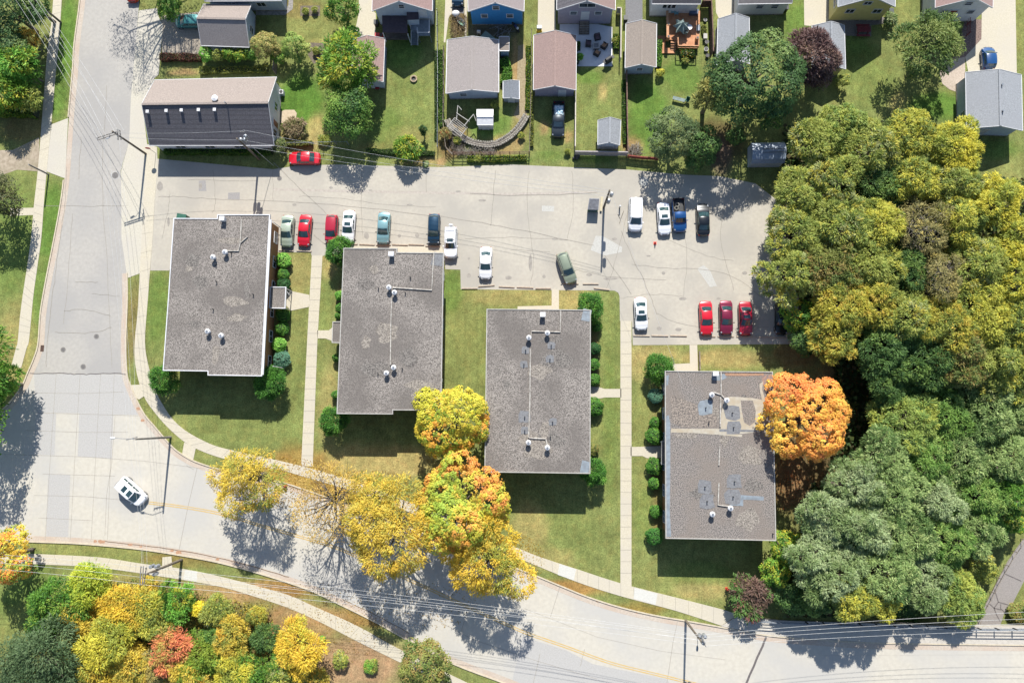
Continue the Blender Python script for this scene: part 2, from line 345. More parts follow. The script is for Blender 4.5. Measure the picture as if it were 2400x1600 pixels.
# kerb lines (road faces)
K_W = [(196, -120), (189, 0), (176, 102), (172, 166), (162, 275), (153, 400), (144, 476), (127.5, 566), (110, 655), (97, 731), (92, 800), (84, 833), (66, 876), (55, 902), (33, 933), (2, 965), (-60, 1000), (-180, 1020)]
K_E = [(297, 640), (298, 700), (294.5, 800), (297, 875), (306, 905), (321, 940), (339, 973), (362, 1000), (383, 1025), (408, 1052), (434, 1070), (459, 1083), (508, 1099), (570, 1115), (640, 1127), (677, 1136), (710, 1147), (763, 1165), (880, 1207), (1000, 1254), (1120, 1300), (1241, 1344), (1312, 1373), (1379, 1400), (1455, 1424), (1532, 1442), (1606, 1455), (1685, 1469), (1800, 1489.5), (1902, 1498), (2055, 1507), (2400, 1512), (2600, 1514)]
K_S = [(-180, 1256), (0, 1262), (69, 1267), (153, 1270), (230, 1275), (332, 1285), (418, 1298), (510, 1315), (600, 1339), (677, 1363), (735, 1384), (804, 1417), (881, 1455), (952, 1495), (1059, 1551), (1169, 1593), (1260, 1628), (1400, 1670), (1600, 1700), (2600, 1720)]
kW = smooth_line([G(*p) for p in K_W], 4); kE = smooth_line([G(*p) for p in K_E], 4); kS = smooth_line([G(*p) for p in K_S], 4)
# street asphalt (north arm) and concrete carriageway
seam = [(72, 872), (200, 874), (300, 877)]
cutW = [p for p in kW if p.y > G(72, 870).y]; restW = [p for p in kW if p.y <= G(72, 870).y]
cutE = [p for p in kE if p.y > G(297, 876).y]; restE = [p for p in kE if p.y <= G(297, 876).y]
aspoly = cutW+gl([(72, 873), (200, 875), (297, 877)])+cutE[::-1]+gl([(283, 400), (286, 560), (303, 331), (307, 230), (315, 148), (325, 25), (330, -120)][0:1]+[(303, 331), (307, 230), (315, 148), (325, 25), (332, -120)])
MB().sheet(aspoly, .012).build('street_asphalt', M_asph, kind='structure')
MB().sheet(restW+kS+restE[::-1]+gl([(297, 877), (200, 875), (72, 873)]), .014).build('main_road', M_conc, kind='structure')
# gutter strips along the kerbs
g = MB()
def vcurve(mb, line, w0, w1, z, z0=None):
    strip(mb, line, w0, w1, z, z0)
vcurve(g, kW, .75, 0.02, .020); vcurve(g, [p for p in kE], -.02, -.7, .020); vcurve(g, kS, .02, .7, .020)
g.build('gutter', M_gut, kind='structure')
k = MB()
inA = [p for p in kW if not (G(150, 412).y < p.y < G(160, 282).y)]
k1 = [p for p in kW if p.y >= G(160, 280).y]; k2 = [p for p in kW if p.y <= G(150, 412).y]
for ln, a, b in ((k1, 0, -.17), (k2, 0, -.17), (kE, .17, 0), (kS, 0, -.17)): strip(k, ln, a, b, .13, -.3)
k.build('kerb', M_kerb, kind='structure')
# concrete apron east of the north street and the driveway crossing west of it
struct('street_edge', [[(326, 25), (314, 148), (307, 230), (303, 331), (284, 400), (285, 560), (297, 640), (298, 652), (327, 641), (352, 628), (365, 450), (370, 400), (368, 345), (345, 338), (334, 246), (362, 184), (372, 175), (382, 60), (372, 40), (368, 20)]], .024, M_conc2)
struct('drive_crossing', [[(121, 292), (160, 277), (153, 418), (146, 416), (109, 402)]], .028, M_conc2)
struct('gravel_track', [[(-40, 352), (30, 352), (92, 322), (92, 402), (40, 398), (0, 412), (-40, 420)]], .010, mat('track_dirt', S(208, 192, 170), S(176, 160, 138), 2, 1, c3=S(160, 150, 120), sc3=.4, f3=.5))
struct('small_path', [[(24, 488), (82, 487), (80, 504), (24, 506)]], .02, M_walk)
# sidewalks
def walk(name, L, R, m=M_walk, z=.045):
    a = smooth_line([G(*p) for p in L], 4); b = smooth_line([G(*p) for p in R], 4)
    MB().prism(a+b[::-1], -.1, z).build(name, m, kind='structure')
walk('sidewalk', [(128, -60), (125, 0), (120, 60), (112, 115), (105, 200), (98, 290), (89, 400), (80, 480), (74, 550), (64, 625), (57, 670), (48, 735), (42, 800), (38, 815), (27, 857)],
     [(148, -60), (145, 0), (139, 90), (131, 170), (122, 275), (110, 400), (103, 480), (97, 560), (88, 625), (79, 690), (74, 740), (68, 800), (63, 815), (50, 862)])
walk('sidewalk', [(334, 345), (340, 400), (336, 480), (332, 560), (328, 637), (323, 730), (316, 800), (317, 850), (326, 895), (341, 935), (362, 965), (383, 990), (405, 1012), (434, 1036), (467, 1054), (510, 1070), (560, 1083), (620, 1094), (671, 1104), (697, 1112), (760, 1130), (868, 1164), (1000, 1216), (1120, 1268), (1251, 1322), (1353, 1363), (1455, 1396), (1583, 1430), (1690, 1465)],
     [(366, 345), (368, 400), (362, 480), (358, 560), (352, 630), (347, 700), (340, 800), (349, 860), (365, 915), (383, 950), (405, 982), (434, 1008), (472, 1030), (510, 1046), (560, 1058), (620, 1071), (671, 1083), (735, 1099), (804, 1119), (875, 1144), (1000, 1192), (1120, 1243), (1246, 1297), (1353, 1333), (1455, 1366), (1583, 1399), (1692, 1427), (1730, 1440)])
walk('sidewalk', [(60, 1296), (79, 1297), (230, 1305), (332, 1320), (434, 1333), (520, 1351), (600, 1372), (677, 1394), (740, 1422), (804, 1450), (855, 1475), (906, 1504), (990, 1548), (1054, 1579), (1100, 1601), (1180, 1640)],
     [(60, 1320), (99, 1322), (219, 1328), (332, 1343), (459, 1363), (530, 1377), (600, 1398), (677, 1424), (753, 1458), (830, 1498), (919, 1542), (980, 1572), (1040, 1606), (1120, 1650)])
walk('sidewalk', [(60, 1296), (0, 1294), (-120, 1290)], [(60, 1320), (0, 1318), (-120, 1312)])
w = MB()
for p in ([(731, 599), (756, 599), (744, 800), (733, 1092), (706, 1092), (720, 800)], [(673, 683), (682, 682), (725, 691), (725, 719), (682, 728), (671, 716)],
          [(744, 774), (771, 774), (779, 767), (805, 767), (805, 799), (779, 799), (763, 793), (744, 793)],
          [(1454, 752), (1480, 752), (1480, 1376), (1454, 1367)], [(1384, 906), (1404, 907), (1417, 911), (1456, 911), (1456, 931), (1417, 931), (1409, 933), (1384, 934)],
          [(1478, 1047), (1514, 1046), (1557, 1044), (1557, 1072), (1516, 1073), (1506, 1068), (1478, 1068)],
          [(1293, 678), (1310, 678), (1310, 728), (1213, 728), (1213, 718), (1293, 716)], [(1616, 808), (1634, 808), (1636, 872), (1575, 872), (1575, 853), (1617, 851)],
          [(443, 1061), (432, 1034), (428, 1060), (434, 1068), (455, 1080), (459, 1048)][:0] or [(432, 1036), (459, 1050), (453, 1078), (427, 1064)], [(304, 902), (328, 901), (341, 926), (326, 936), (319, 932)],
          [(381, 1305), (402, 1303), (404, 1330), (380, 1327)]):
    w.prism(gl(p), -.1, .04)
w.build('footpath', M_walk, kind='structure')
# white replaced slabs
w = MB()
for p in ([(434, 1335), (463, 1338), (461, 1362), (430, 1357)], [(1487, 1376), (1541, 1390), (1536, 1416), (1485, 1402)], [(1311, 1320), (1350, 1333), (1345, 1359), (1307, 1346)]): w.sheet(gl(p), .05)
w.build('new_slabs', mat('new_concrete', S(236, 234, 226), S(226, 224, 216), 5, .8), kind='structure')
# pavement joints of the sidewalks (thin tooled grooves)
j = MB()
def jl(p, q, wd=.035, z=.049): strip(j, [G(*p), G(*q)], wd/2, -wd/2, z)
for y in range(625, 1085, 26): jl((731-(y-599)*.05, y), (756-(y-599)*.047, y))
for y in range(775, 1365, 27): jl((1454, y), (1480, y))
for i in range(0, 60):
    t = i/59; a = Vector((334-22*ss(0, .5, t) if False else 0, 0))
def along(L, R, n):
    a = smooth_line([Vector((*p, 0)) for p in L], 8); b = smooth_line([Vector((*p, 0)) for p in R], 8)
    for i in range(1, n):
        u = a[int(i*(len(a)-1)/n)]; v = b[int(i*(len(b)-1)/n)]; jl((u.x, u.y), (v.x, v.y))
along([(336, 480), (328, 637), (316, 800), (326, 895), (362, 965), (434, 1036), (560, 1083)], [(362, 480), (352, 630), (340, 800), (365, 915), (405, 982), (472, 1030), (570, 1060)], 22)
along([(1251, 1322), (1353, 1363), (1455, 1396), (1583, 1430), (1690, 1465)], [(1246, 1297), (1353, 1333), (1455, 1366), (1583, 1399), (1692, 1427)], 16)
along([(79, 1297), (230, 1305), (332, 1320), (434, 1333), (600, 1372), (740, 1422), (855, 1475), (940, 1520)], [(99, 1322), (219, 1328), (332, 1343), (459, 1363), (600, 1398), (753, 1458), (830, 1498), (925, 1543)], 32)
along([(125, 0), (105, 200), (89, 400), (74, 550), (57, 670), (42, 800)], [(145, 0), (131, 170), (110, 400), (97, 560), (79, 690), (68, 800)], 30)
j.build('sidewalk_joint', M_joint, kind='structure')
# parking lot
PARK = [(366, 372), (640, 397), (700, 388), (790, 386), (1034, 392), (1200, 386), (1475, 398), (1608, 410), (1685, 413), (1770, 430), (1835, 480), (1842, 560), (1852, 640), (1872, 700), (1869, 806), (1483, 808.5), (1481, 753), (1453, 752), (1452, 694), (1449, 686), (1440, 681), (1080, 678), (1079, 632), (1044, 631), (1041, 610), (1000, 610), (930, 600), (830, 600), (800, 597), (773, 594), (757, 600), (731, 600), (728, 592), (652, 591), (640, 560), (420, 560), (397, 634), (352, 634), (365, 450)]
struct('parking_lot', [PARK], .016, M_park)
struct('parking_strip', [[(826, 576), (1035, 578), (1041, 592), (1041, 604), (826, 600)]], .02, M_walk)
def blob(c, r, n=14, s=1.0, jit=.12, seed=1):
    rr = random.Random(seed+int(c[0]*7+c[1]))
    return [(c[0]+r*math.cos(2*math.pi*i/n)*(1+rr.uniform(-jit, jit)), c[1]+r*s*math.sin(2*math.pi*i/n)*(1+rr.uniform(-jit, jit))) for i in range(n)]
struct('asphalt_patch', [[(466, 424), (482, 423), (484, 448), (466, 448)], [(535, 452), (562, 451), (562, 468), (534, 467)]], .0205, M_patchG)
struct('light_patch', [[(1270, 482), (1299, 483), (1298, 496), (1270, 495)], [(1396, 553), (1412, 553), (1458, 579), (1457, 591), (1417, 599), (1384, 586)], [(1634, 630), (1649, 621), (1664, 634), (1680, 670), (1664, 673)], blob((1509, 425.5), 10.5, 20, 1, 0)], .0212, M_patchL)
struct('oil_stain', [blob((859, 553), 6, 14, 1.3), blob((1243, 617), 4, 16, 5), blob((978, 551), 5), blob((936, 553), 4), blob((1099, 646), 5), blob((1099, 606), 3), blob((1192, 651), 8, 14, .6), blob((1381, 644), 7, 12, .5), blob((1430, 653), 16, 14, .2), blob((375, 437), 7, 14, 1.5), blob((470, 436), 4, 12, 2), blob((1275, 648), 4), blob((776, 440), 4, 12, .8), blob((868, 446), 4, 12, .6), blob((1074, 449), 6, 12, .4), blob((1555, 640), 4), blob((1380, 700), 3), blob((395, 520), 3, 12, 4), blob((980, 600), 6, 12, .3), blob((1684, 700), 5, 12, .5), blob((1600, 700), 9, 16, .4), blob((1545, 770), 6, 14, .8), blob((1590, 772), 7, 14, .6), blob((1440, 560), 6, 12, .5), blob((1300, 560), 8, 12, .3), blob((690, 480), 5, 12, .6), blob((960, 480), 7, 12, .3), blob((1130, 470), 9, 14, .3), blob((1745, 640), 6, 12, .7), blob((1520, 600), 5, 12, .4)], .0224, mat('soft_stain', S(184, 177, 167), S(164, 157, 148), 2, .8))
# cracks in the lot and the old street
def crack(mb, pts, wd, z, jit=1.0, seed=0):
    r = random.Random(seed); P = smooth_line([Vector((*p, 0)) for p in pts], 6)
    P = [G(q.x+r.uniform(-jit, jit), q.y+r.uniform(-jit, jit)) for q in P]
    for a, b in zip(P, P[1:]): strip(mb, [a, b+(b-a).normalized()*.02], wd/2, -wd/2, z)
c = MB()
for i, (pts, wd) in enumerate([([(600, 470), (760, 478), (900, 492), (1060, 512), (1200, 535), (1390, 575)], .07), ([(372, 461), (430, 462), (520, 468), (600, 470)], .06), ([(640, 380), (700, 440), (765, 500)], .07), ([(1162, 400), (1155, 470), (1150, 530)], .06), ([(1418, 600), (1480, 690)], .08), ([(1455, 540), (1480, 600), (1510, 660), (1540, 735)], .06), ([(735, 550), (762, 572)], .08), ([(1000, 385), (1000, 450)], .05),
     ([(600, 520), (655, 538)], .06), ([(640, 400), (640, 470)], .04), ([(1340, 630), (1440, 650), (1560, 655)], .05), ([(1560, 560), (1660, 600), (1720, 612)], .04), ([(1200, 585), (1290, 590)], .04), ([(440, 420), (520, 424), (600, 423)], .05), ([(1475, 480), (1440, 620), (1420, 680)], .05), ([(1100, 455), (1250, 458), (1400, 452)], .10), ([(380, 560), (393, 500), (399, 450)], .05),
     ([(155, 390), (152, 480), (140, 560), (128, 660), (115, 760), (108, 860)], .06), ([(92, 483), (200, 483), (300, 482)], .04), ([(150, 728), (200, 726), (260, 740)], .05), ([(175, 660), (230, 661)], .05), ([(500, 400), (505, 470), (498, 500)], .05), ([(850, 392), (846, 470), (850, 560)], .05), ([(700, 460), (800, 466), (905, 480), (1020, 486)], .04), ([(1240, 400), (1236, 500), (1250, 600), (1244, 668)], .05), ([(1340, 400), (1344, 480), (1330, 560)], .05), ([(1480, 620), (1560, 628), (1700, 640), (1790, 700)], .05), ([(1600, 420), (1590, 480), (1610, 600), (1600, 700)], .04), ([(1700, 480), (1690, 560), (1720, 680)], .05), ([(1540, 735), (1600, 760), (1700, 770), (1800, 766)], .05), ([(1090, 560), (1200, 556), (1330, 562)], .04), ([(1455, 700), (1520, 690), (1600, 694)], .04), ([(130, 778), (210, 780), (260, 768)], .05), ([(215, 688), (280, 694)], .04), ([(250, 200), (240, 420), (252, 640), (262, 860)], .04), ([(170, 500), (160, 640), (150, 760)], .04), ([(190, 320), (185, 420)], .05)]):
    crack(c, pts, wd*1.25, .0248, 1.4, i)
c.build('pavement_crack', M_crack, kind='structure')
# dirty leaf line where the alley meets the lot
struct('alley_wear', [[(640, 441), (900, 447), (1200, 452), (1400, 448), (1400, 453), (1200, 458), (900, 453), (640, 447)]], .0182, mat('alley_wear', S(214, 204, 192), S(196, 186, 174), 3, .9))
# concrete road: slabs of slightly different tone and joints
struct('road_slab', [[(80, 876), (188, 876), (186, 968), (84, 966)], [(188, 877), (297, 879), (306, 905), (330, 972), (186, 970)], [(186, 970), (266, 972), (262, 1074), (182, 1070)], [(84, 968), (132, 968), (128, 1066), (80, 1064)], [(113, 1110), (165, 1112), (160, 1262), (108, 1260)], [(1225, 1490), (1330, 1524), (1390, 1555), (1560, 1590), (1620, 1640), (1190, 1640)]], .0172, M_slab)
jt = MB()
def road_j(pts, wd=.05, m=0): strip(jt, gl(pts), wd/2, -wd/2, .0230, m=m)
for x0, x1 in ((132, 106), (188, 165), (236, 214), (268, 252)): road_j([(x0, 876), ((x0+x1)/2, 1060), (x1, 1264)])
road_j([(270, 974), (262, 1085), (250, 1160), (246, 1255)], .05); road_j([(437, 1180+(-90)), (455, 1100)], .05) ; road_j([(462, 1096), (440, 1190), (418, 1297)], .07)
for pts in ([(74, 920), (180, 922), (290, 918)], [(84, 967), (200, 970), (325, 974)], [(60, 1008), (200, 1013), (300, 1012)], [(10, 1064), (200, 1070), (340, 1080), (480, 1098)], [(100, 1110), (270, 1115)], [(80, 1160), (200, 1163), (300, 1172)], [(90, 1213), (215, 1219)]): road_j(pts)
for pts in ([(600, 1290), (625, 1225), (640, 1130)], [(1100, 1420), (1080, 1480)], [(1312, 1375), (1290, 1445)], [(1588, 1455), (1578, 1500), (1563, 1600)], [(1266, 1530), (1250, 1600)], [(1370, 1520), (1360, 1560)]): road_j(pts, .07)
road_j([(1000, 1440), (1110, 1498), (1250, 1545), (1400, 1590)], .05); road_j([(1230, 1425), (1400, 1492), (1550, 1525), (1700, 1545)], .04); road_j([(510, 1125), (620, 1150), (760, 1190), (900, 1260)], .04)
for i in range(14): road_j([(1890+i*2, 1535+i*0), (2400, 1533)], .01) if i == 0 else None
jt.build('road_joint', mat('road_joint_fill', S(192, 185, 174), S(176, 169, 159), 4, .9), kind='structure')
t = MB(); crack(t, [(1796, 1492), (1775, 1540), (1748, 1602), (1735, 1640)], .28, .026, .6, 4)
crack(t, [(70, 874), (150, 875), (195, 877), (250, 874), (296, 877)], .12, .026, 1.2, 5); t.build('tar_seam', M_tar, kind='structure')
t = MB(); crack(t, [(230, 1266), (330, 1277), (418, 1289), (510, 1306), (600, 1329), (677, 1352)], .10, .0265, .8, 6); crack(t, [(804, 1405), (881, 1440), (960, 1484)], .08, .0265, .8, 7)
t.build('gutter_dirt', mat('gutter_dirt', S(150, 120, 96), S(120, 104, 84), 5, 1), kind='structure')
t = MB()
for p in ((223, 1268, 5), (238, 1269, 8), (306, 1276, 6), (330, 1280, 4), (403, 1290, 5), (418, 1294, 7), (325, 957, 6), (334, 985, 5), (1400, 1408, 4), (1494, 1434, 4), (510, 1310, 5)): t.sheet(gl(blob(p[:2], p[2], 10, .6, .3)), .027)
t.build('rust_stain', mat('rust_stain', S(214, 168, 136), S(190, 150, 120), 5, 1), kind='structure')
# double yellow centre line
CL = [(349, 1177.5), (420, 1186), (497, 1199), (560, 1215), (600, 1228), (664, 1246), (727, 1264), (794, 1285), (850, 1310), (920, 1341), (988, 1371), (1059, 1404), (1148, 1445), (1200, 1468), (1238, 1484), (1327.5, 1515), (1430, 1552), (1532, 1577.5), (1640, 1604), (1760, 1630)]
yl = MB(); cl = smooth_line([G(*p) for p in CL], 5)
for a, b in ((.20, .07), (-.07, -.20)): strip(yl, cl, a, b, .0280)
yl.build('centre_line', M_yel, kind='structure')
# manholes and inlets: things set in the street
def manhole(px, py, r, lab, m=M_patchD):
    p = G(px, py, .016); t = thing('manhole_cover', lab, 'manhole cover', p, group='manhole covers in the street')
    mb = MB(); mb.lathe(p, [(r+.08, .012), (r+.08, .016), (r, .016), (r, .008)], 20); mb.build('frame', M_patchD, t)
    mb = MB(); mb.lathe(p, [(r-.02, .004), (r-.02, .02), (.05, .02)], 20)
    for k in range(-2, 3): mb.box((p.x, p.y+k*r*.3, p.z+.022), (r*1.1, .04, .008))
    mb.build('lid', mat('cast_iron', S(140, 136, 134), S(118, 114, 112), 9, .7), t)
manhole(148, 819, .30, 'round grey iron lid in the street nearest the left kerb')
manhole(226, 788, .30, 'round grey iron lid in the middle of the north street')
manhole(195, 859, .32, 'round grey iron lid just above the seam where asphalt meets concrete')
manhole(270, 411, .42, 'large ringed iron lid in a round patch near the long dark roof')
manhole(655, 418, .28, 'small round iron lid in the parking lot below the red car')
struct('ring_patch', [blob((270, 411), 11, 20, .9, .03)], .0150, M_slab)
p = G(92, 816); t = thing('storm_drain', 'dark rectangular storm drain in the left kerb above the seam', 'storm drain', p)
MB().box((p.x+.45, p.y, .03), (.5, .9, .03)).build('frame', mat('drain_rust', S(120, 84, 64), S(96, 70, 58), 6, .8), t)
mb = MB()
for i in range(5): mb.box((p.x+.45, p.y-.34+i*.17, .052), (.4, .05, .015))
mb.build('grate', M_dark, t)
# fallen leaves under the autumn trees: many tiny flat leaves
def litter():
    rr = np.random.default_rng(5); V = []; C = []
    for (px, py, rx, ry, n, cols) in ((650, 1130, 160, 60, 2200, [(214, 170, 60), (196, 150, 66)]), (860, 1180, 170, 80, 2600, [(214, 174, 70), (190, 140, 70)]), (1820, 1110, 60, 90, 900, [(226, 150, 80), (200, 110, 60), (190, 160, 110)]),
                                      (1900, 1000, 90, 140, 1200, [(190, 130, 70), (160, 130, 90)]), (1060, 1090, 60, 40, 500, [(200, 160, 60)]), (1200, 1310, 80, 60, 700, [(220, 180, 60)]), (700, 1470, 200, 110, 1500, [(176, 140, 84), (200, 170, 80)]), (960, 1420, 160, 60, 500, [(210, 170, 80)])):
        for k in range(n):
            a = rr.uniform(0, 6.283); q = math.sqrt(rr.uniform(0, 1)); x = px+rx*q*math.cos(a); y = py+ry*q*math.sin(a)
            p = G(x, y); s = rr.uniform(.03, .08); b = rr.uniform(0, 3.14)
            z = ground_z(p.x, p.y)+.055
            for kk in range(4): V.append((p.x+s*math.cos(b+kk*1.57), p.y+s*math.sin(b+kk*1.57), z+rr.uniform(0, .03)))
            c = cols[rr.integers(len(cols))]; j = rr.uniform(.8, 1.15); C += [(lin(c[0])*.5*j, lin(c[1])*.5*j, lin(c[2])*.5*j, 1)]*4
    return np.array(V), np.array(C)
def quadmesh(name, V, C, m):
    me = bpy.data.meshes.new(name); n = len(V)//4
    me.vertices.add(len(V)); me.vertices.foreach_set('co', np.ascontiguousarray(V, dtype=np.float32).ravel())
    me.loops.add(n*4); me.loops.foreach_set('vertex_index', np.arange(n*4, dtype=np.int32))
    me.polygons.add(n); me.polygons.foreach_set('loop_start', np.arange(0, n*4, 4, dtype=np.int32)); me.polygons.foreach_set('loop_total', np.full(n, 4, np.int32))
    me.update(calc_edges=True)
    a = me.color_attributes.new('Col', 'FLOAT_COLOR', 'POINT'); a.data.foreach_set('color', np.ascontiguousarray(C, dtype=np.float32).ravel())
    me.materials.append(m); return me
V, C = litter(); o = bpy.data.objects.new('fallen_leaves', quadmesh('fallen_leaves', V, C, LEAF)); COL.objects.link(o)
tag(o, 'yellow and orange fallen leaves scattered on lawn, walks and road edge', 'leaves', kind='stuff')
# ------------------------------------------------------------------ bridge and park path in the ravine
MB().prism(gl([(1790, 1452), (1841, 1451.5), (2285, 1466.5), (2400, 1468), (2640, 1470), (2700, 1800), (1820, 1800), (1790, 1640)]), -.8, -.004).build('bridge_deck', mat('bridge_concrete', S(206, 200, 190), S(186, 180, 170), 3, .9), kind='structure')
bs = MB(); bs.prism(gl([(1690, 1466), (1730, 1441), (1790, 1448), (1841, 1452.5), (2060, 1459), (2285, 1467), (2640, 1471), (2640, 1512), (2400, 1510), (2055, 1504.5), (1902, 1495.5), (1800, 1487)]), -.1, .12)
bs.build('bridge_sidewalk', mat('bridge_walk', S(226, 218, 206), S(210, 202, 190), 4, .85), kind='structure')
pathp = [(2440, 1200), (2400, 1261), (2361, 1315), (2330.6, 1373), (2300, 1435), (2286, 1470), (2276, 1510)]; pathr = [(2340, 1510), (2344, 1466), (2353.5, 1437), (2374, 1412), (2400, 1361), (2440, 1290)]
MB().sheet(gl(pathp+pathr, -3.97), -3.97).build('park_path', mat('path_asphalt', S(176, 168, 164), S(158, 152, 148), 8, .9), kind='structure')
t = MB()
def pc(pts, wd=.12):
    P = [G(x, y, -3.95) for x, y in pts]
    for a, b in zip(P, P[1:]): strip(t, [a, b], wd/2, -wd/2, -3.95)
pc([(2331, 1380), (2340, 1410), (2330, 1424), (2318, 1413)]); pc([(2330, 1424), (2336, 1440), (2344, 1455)]); pc([(2340, 1410), (2362, 1416)]); pc([(2346, 1415), (2345, 1425), (2354, 1433)]); pc([(2330, 1424), (2346, 1428)]); pc([(2356, 1344), (2394, 1361)]); pc([(2300, 1434), (2312, 1436)])
t.build('path_crack', M_tar, kind='structure')
t = thing('bridge_railing', 'dark steel railing with short posts along the edge of the road bridge', 'railing', G(2100, 1460))
edge = [(1760, 1450), (1841, 1455), (2060, 1462), (2285, 1470), (2640, 1473)]
e3 = [G(x, y, .12) for x, y in edge]
MB_ = MB(); strip(MB_, e3, .12, -.12, .32, .12); MB_.build('kerb_wall', mat('parapet', S(214, 208, 200), S(196, 190, 182), 4, .85), t)
for px in (1888, 1927.5, 1964.5, 2013, 2052.5, 2092, 2131.6, 2171, 2210.7, 2250, 2290, 2332, 2374, 2416):
    y = np.interp(px, [e[0] for e in edge], [e[1] for e in edge]); b = G(px, y, .32)
    MB().beam(b, b+Vector((0, 0, .95)), .10, .16).build('post', M_blackm, t)
for h in (.55, .9, 1.25):
    mb = MB(); mb.tube([q+Vector((0, 0, h)) for q in e3], .045 if h < 1.2 else .06, 6); mb.build('rail', M_galv, t)
t = thing('wire_fence', 'low wire fence running down beside the park path by the bridge', 'fence', G(2330, 1370, -4))
fl = [(2392, 1262), (2372, 1290), (2353, 1322), (2336, 1352), (2320, 1385), (2304, 1415), (2292, 1440), (2284, 1462)]
fp = [G(x, y, -4) for x, y in fl]
for q in fp: MB().tube([q, q+Vector((0, 0, 1.15))], .05, 5).build('post', M_wood, t)
for h in (.5, 1.1): MB().tube([q+Vector((0, 0, h)) for q in fp], .035, 4).build('rail', M_wood, t)
# ================================================================== APARTMENT BLOCKS
HA = 5.0
M_gst = [mat('pale_gravel_stain', S(192, 182, 170), S(112, 105, 99), 8, .95, detail=6, contrast=(.38, .62)), mat('dark_gravel_stain', S(164, 157, 150), S(92, 87, 84), 8, .95, detail=6, contrast=(.38, .62))]
def window_on(parent, a, b, nrm, u, z, w, h, frame=None, glass=None, name='window'):
    """window centred u metres along wall a->b, outward normal nrm"""
    frame = frame or M_white; glass = glass or M_glass
    d = (Vector(b)-Vector(a)).normalized(); c = Vector(a)+d*u; ang = math.atan2(d.y, d.x)
    mb = MB(); q = c+nrm*.03
    fw = .09
    for sx, sz, ox, oz in ((w+2*fw, fw, 0, h/2+fw/2), (w+2*fw, fw, 0, -h/2-fw/2), (fw, h, -w/2-fw/2, 0), (fw, h, w/2+fw/2, 0)):
        mb.box((q.x+d.x*ox, q.y+d.y*ox, z+oz), (sx, .08, sz), ang)
    if w > .9: mb.box((q.x, q.y, z), (.05, .07, h), ang)
    else: mb.box((q.x, q.y, z), (w, .07, .05), ang)
    f = mb.build(name, frame, parent)
    WL[f.name] = WL[parent.name]
    g = MB(); g.box((c.x+nrm.x*.012, c.y+nrm.y*.012, z), (w, .02, h), ang); g.build('pane', glass, f)
def walls_windows(parent, poly, ins, zs, step, w, h, skip=()):
    n = len(poly); ar = sum(poly[i].x*poly[(i+1) % n].y-poly[(i+1) % n].x*poly[i].y for i in range(n)); sg = 1 if ar > 0 else -1
    for i in range(n):
        a, b = poly[i], poly[(i+1) % n]; L = (b-a).length
        if L < 2.5 or i in skip: continue
        d = (b-a)/L; nrm = Vector((d.y, -d.x, 0))*sg
        k = max(1, int(L/step)); a3, b3 = Vector((a.x, a.y, 0)), Vector((b.x, b.y, 0))
        for j in range(k):
            for z in zs: window_on(parent, a3, b3, nrm, L*(j+.5)/k, z, w, h)
def mushroom(parent, px, py, label=None):
    p = G(px, py, HA+.9); p.z = HA+.06
    mb = MB(); mb.lathe(p, [(.19, 0), (.19, .55), (.36, .60), (.36, .76), (.29, .86), (.10, .92)], 18); o = mb.build('roof_vent', M_white, parent)
    WL[o.name] = WL[parent.name]
    MB().lathe(p+Vector((0, 0, .92)), [(.16, 0), (.16, .025)], 14).build('cap', M_galv, o)
def vent_pipe(parent, px, py, patch=0, m=None):
    p = G(px, py, HA+.1)
    MB().tube([(p.x, p.y, HA+.03), (p.x, p.y, HA+.5)], .07, 8).build('vent_pipe', M_dark, parent)
    if patch:
        r = random.Random(int(px)); q = [(p.x+patch*x*(1+r.uniform(-.15, .15)), p.y+patch*y*(1+r.uniform(-.15, .15))) for x, y in ((-1, -.9), (-.3, -1), (.5, -.95), (1, -.8), (1.05, .2), (.9, .9), (.2, 1), (-.7, .95), (-1.05, .3))]
        MB().sheet(q, HA+.078).build('roof_patch', m or M_rpatch, parent)
def hood(parent, px, py):
    p = G(px, py, HA+.7)
    mb = MB(); mb.box((p.x, p.y, HA+.45), (.62, .5, .75)); mb.box((p.x, p.y+.05, HA+.86), (.72, .62, .1)); mb.build('vent_hood', M_white, parent)
def conduit(parent, pts, r=.095):
    P = [G(x, y, HA+.15) for x, y in pts]; MB().tube(P, r, 6).build('roof_pipe', M_pipe, parent)
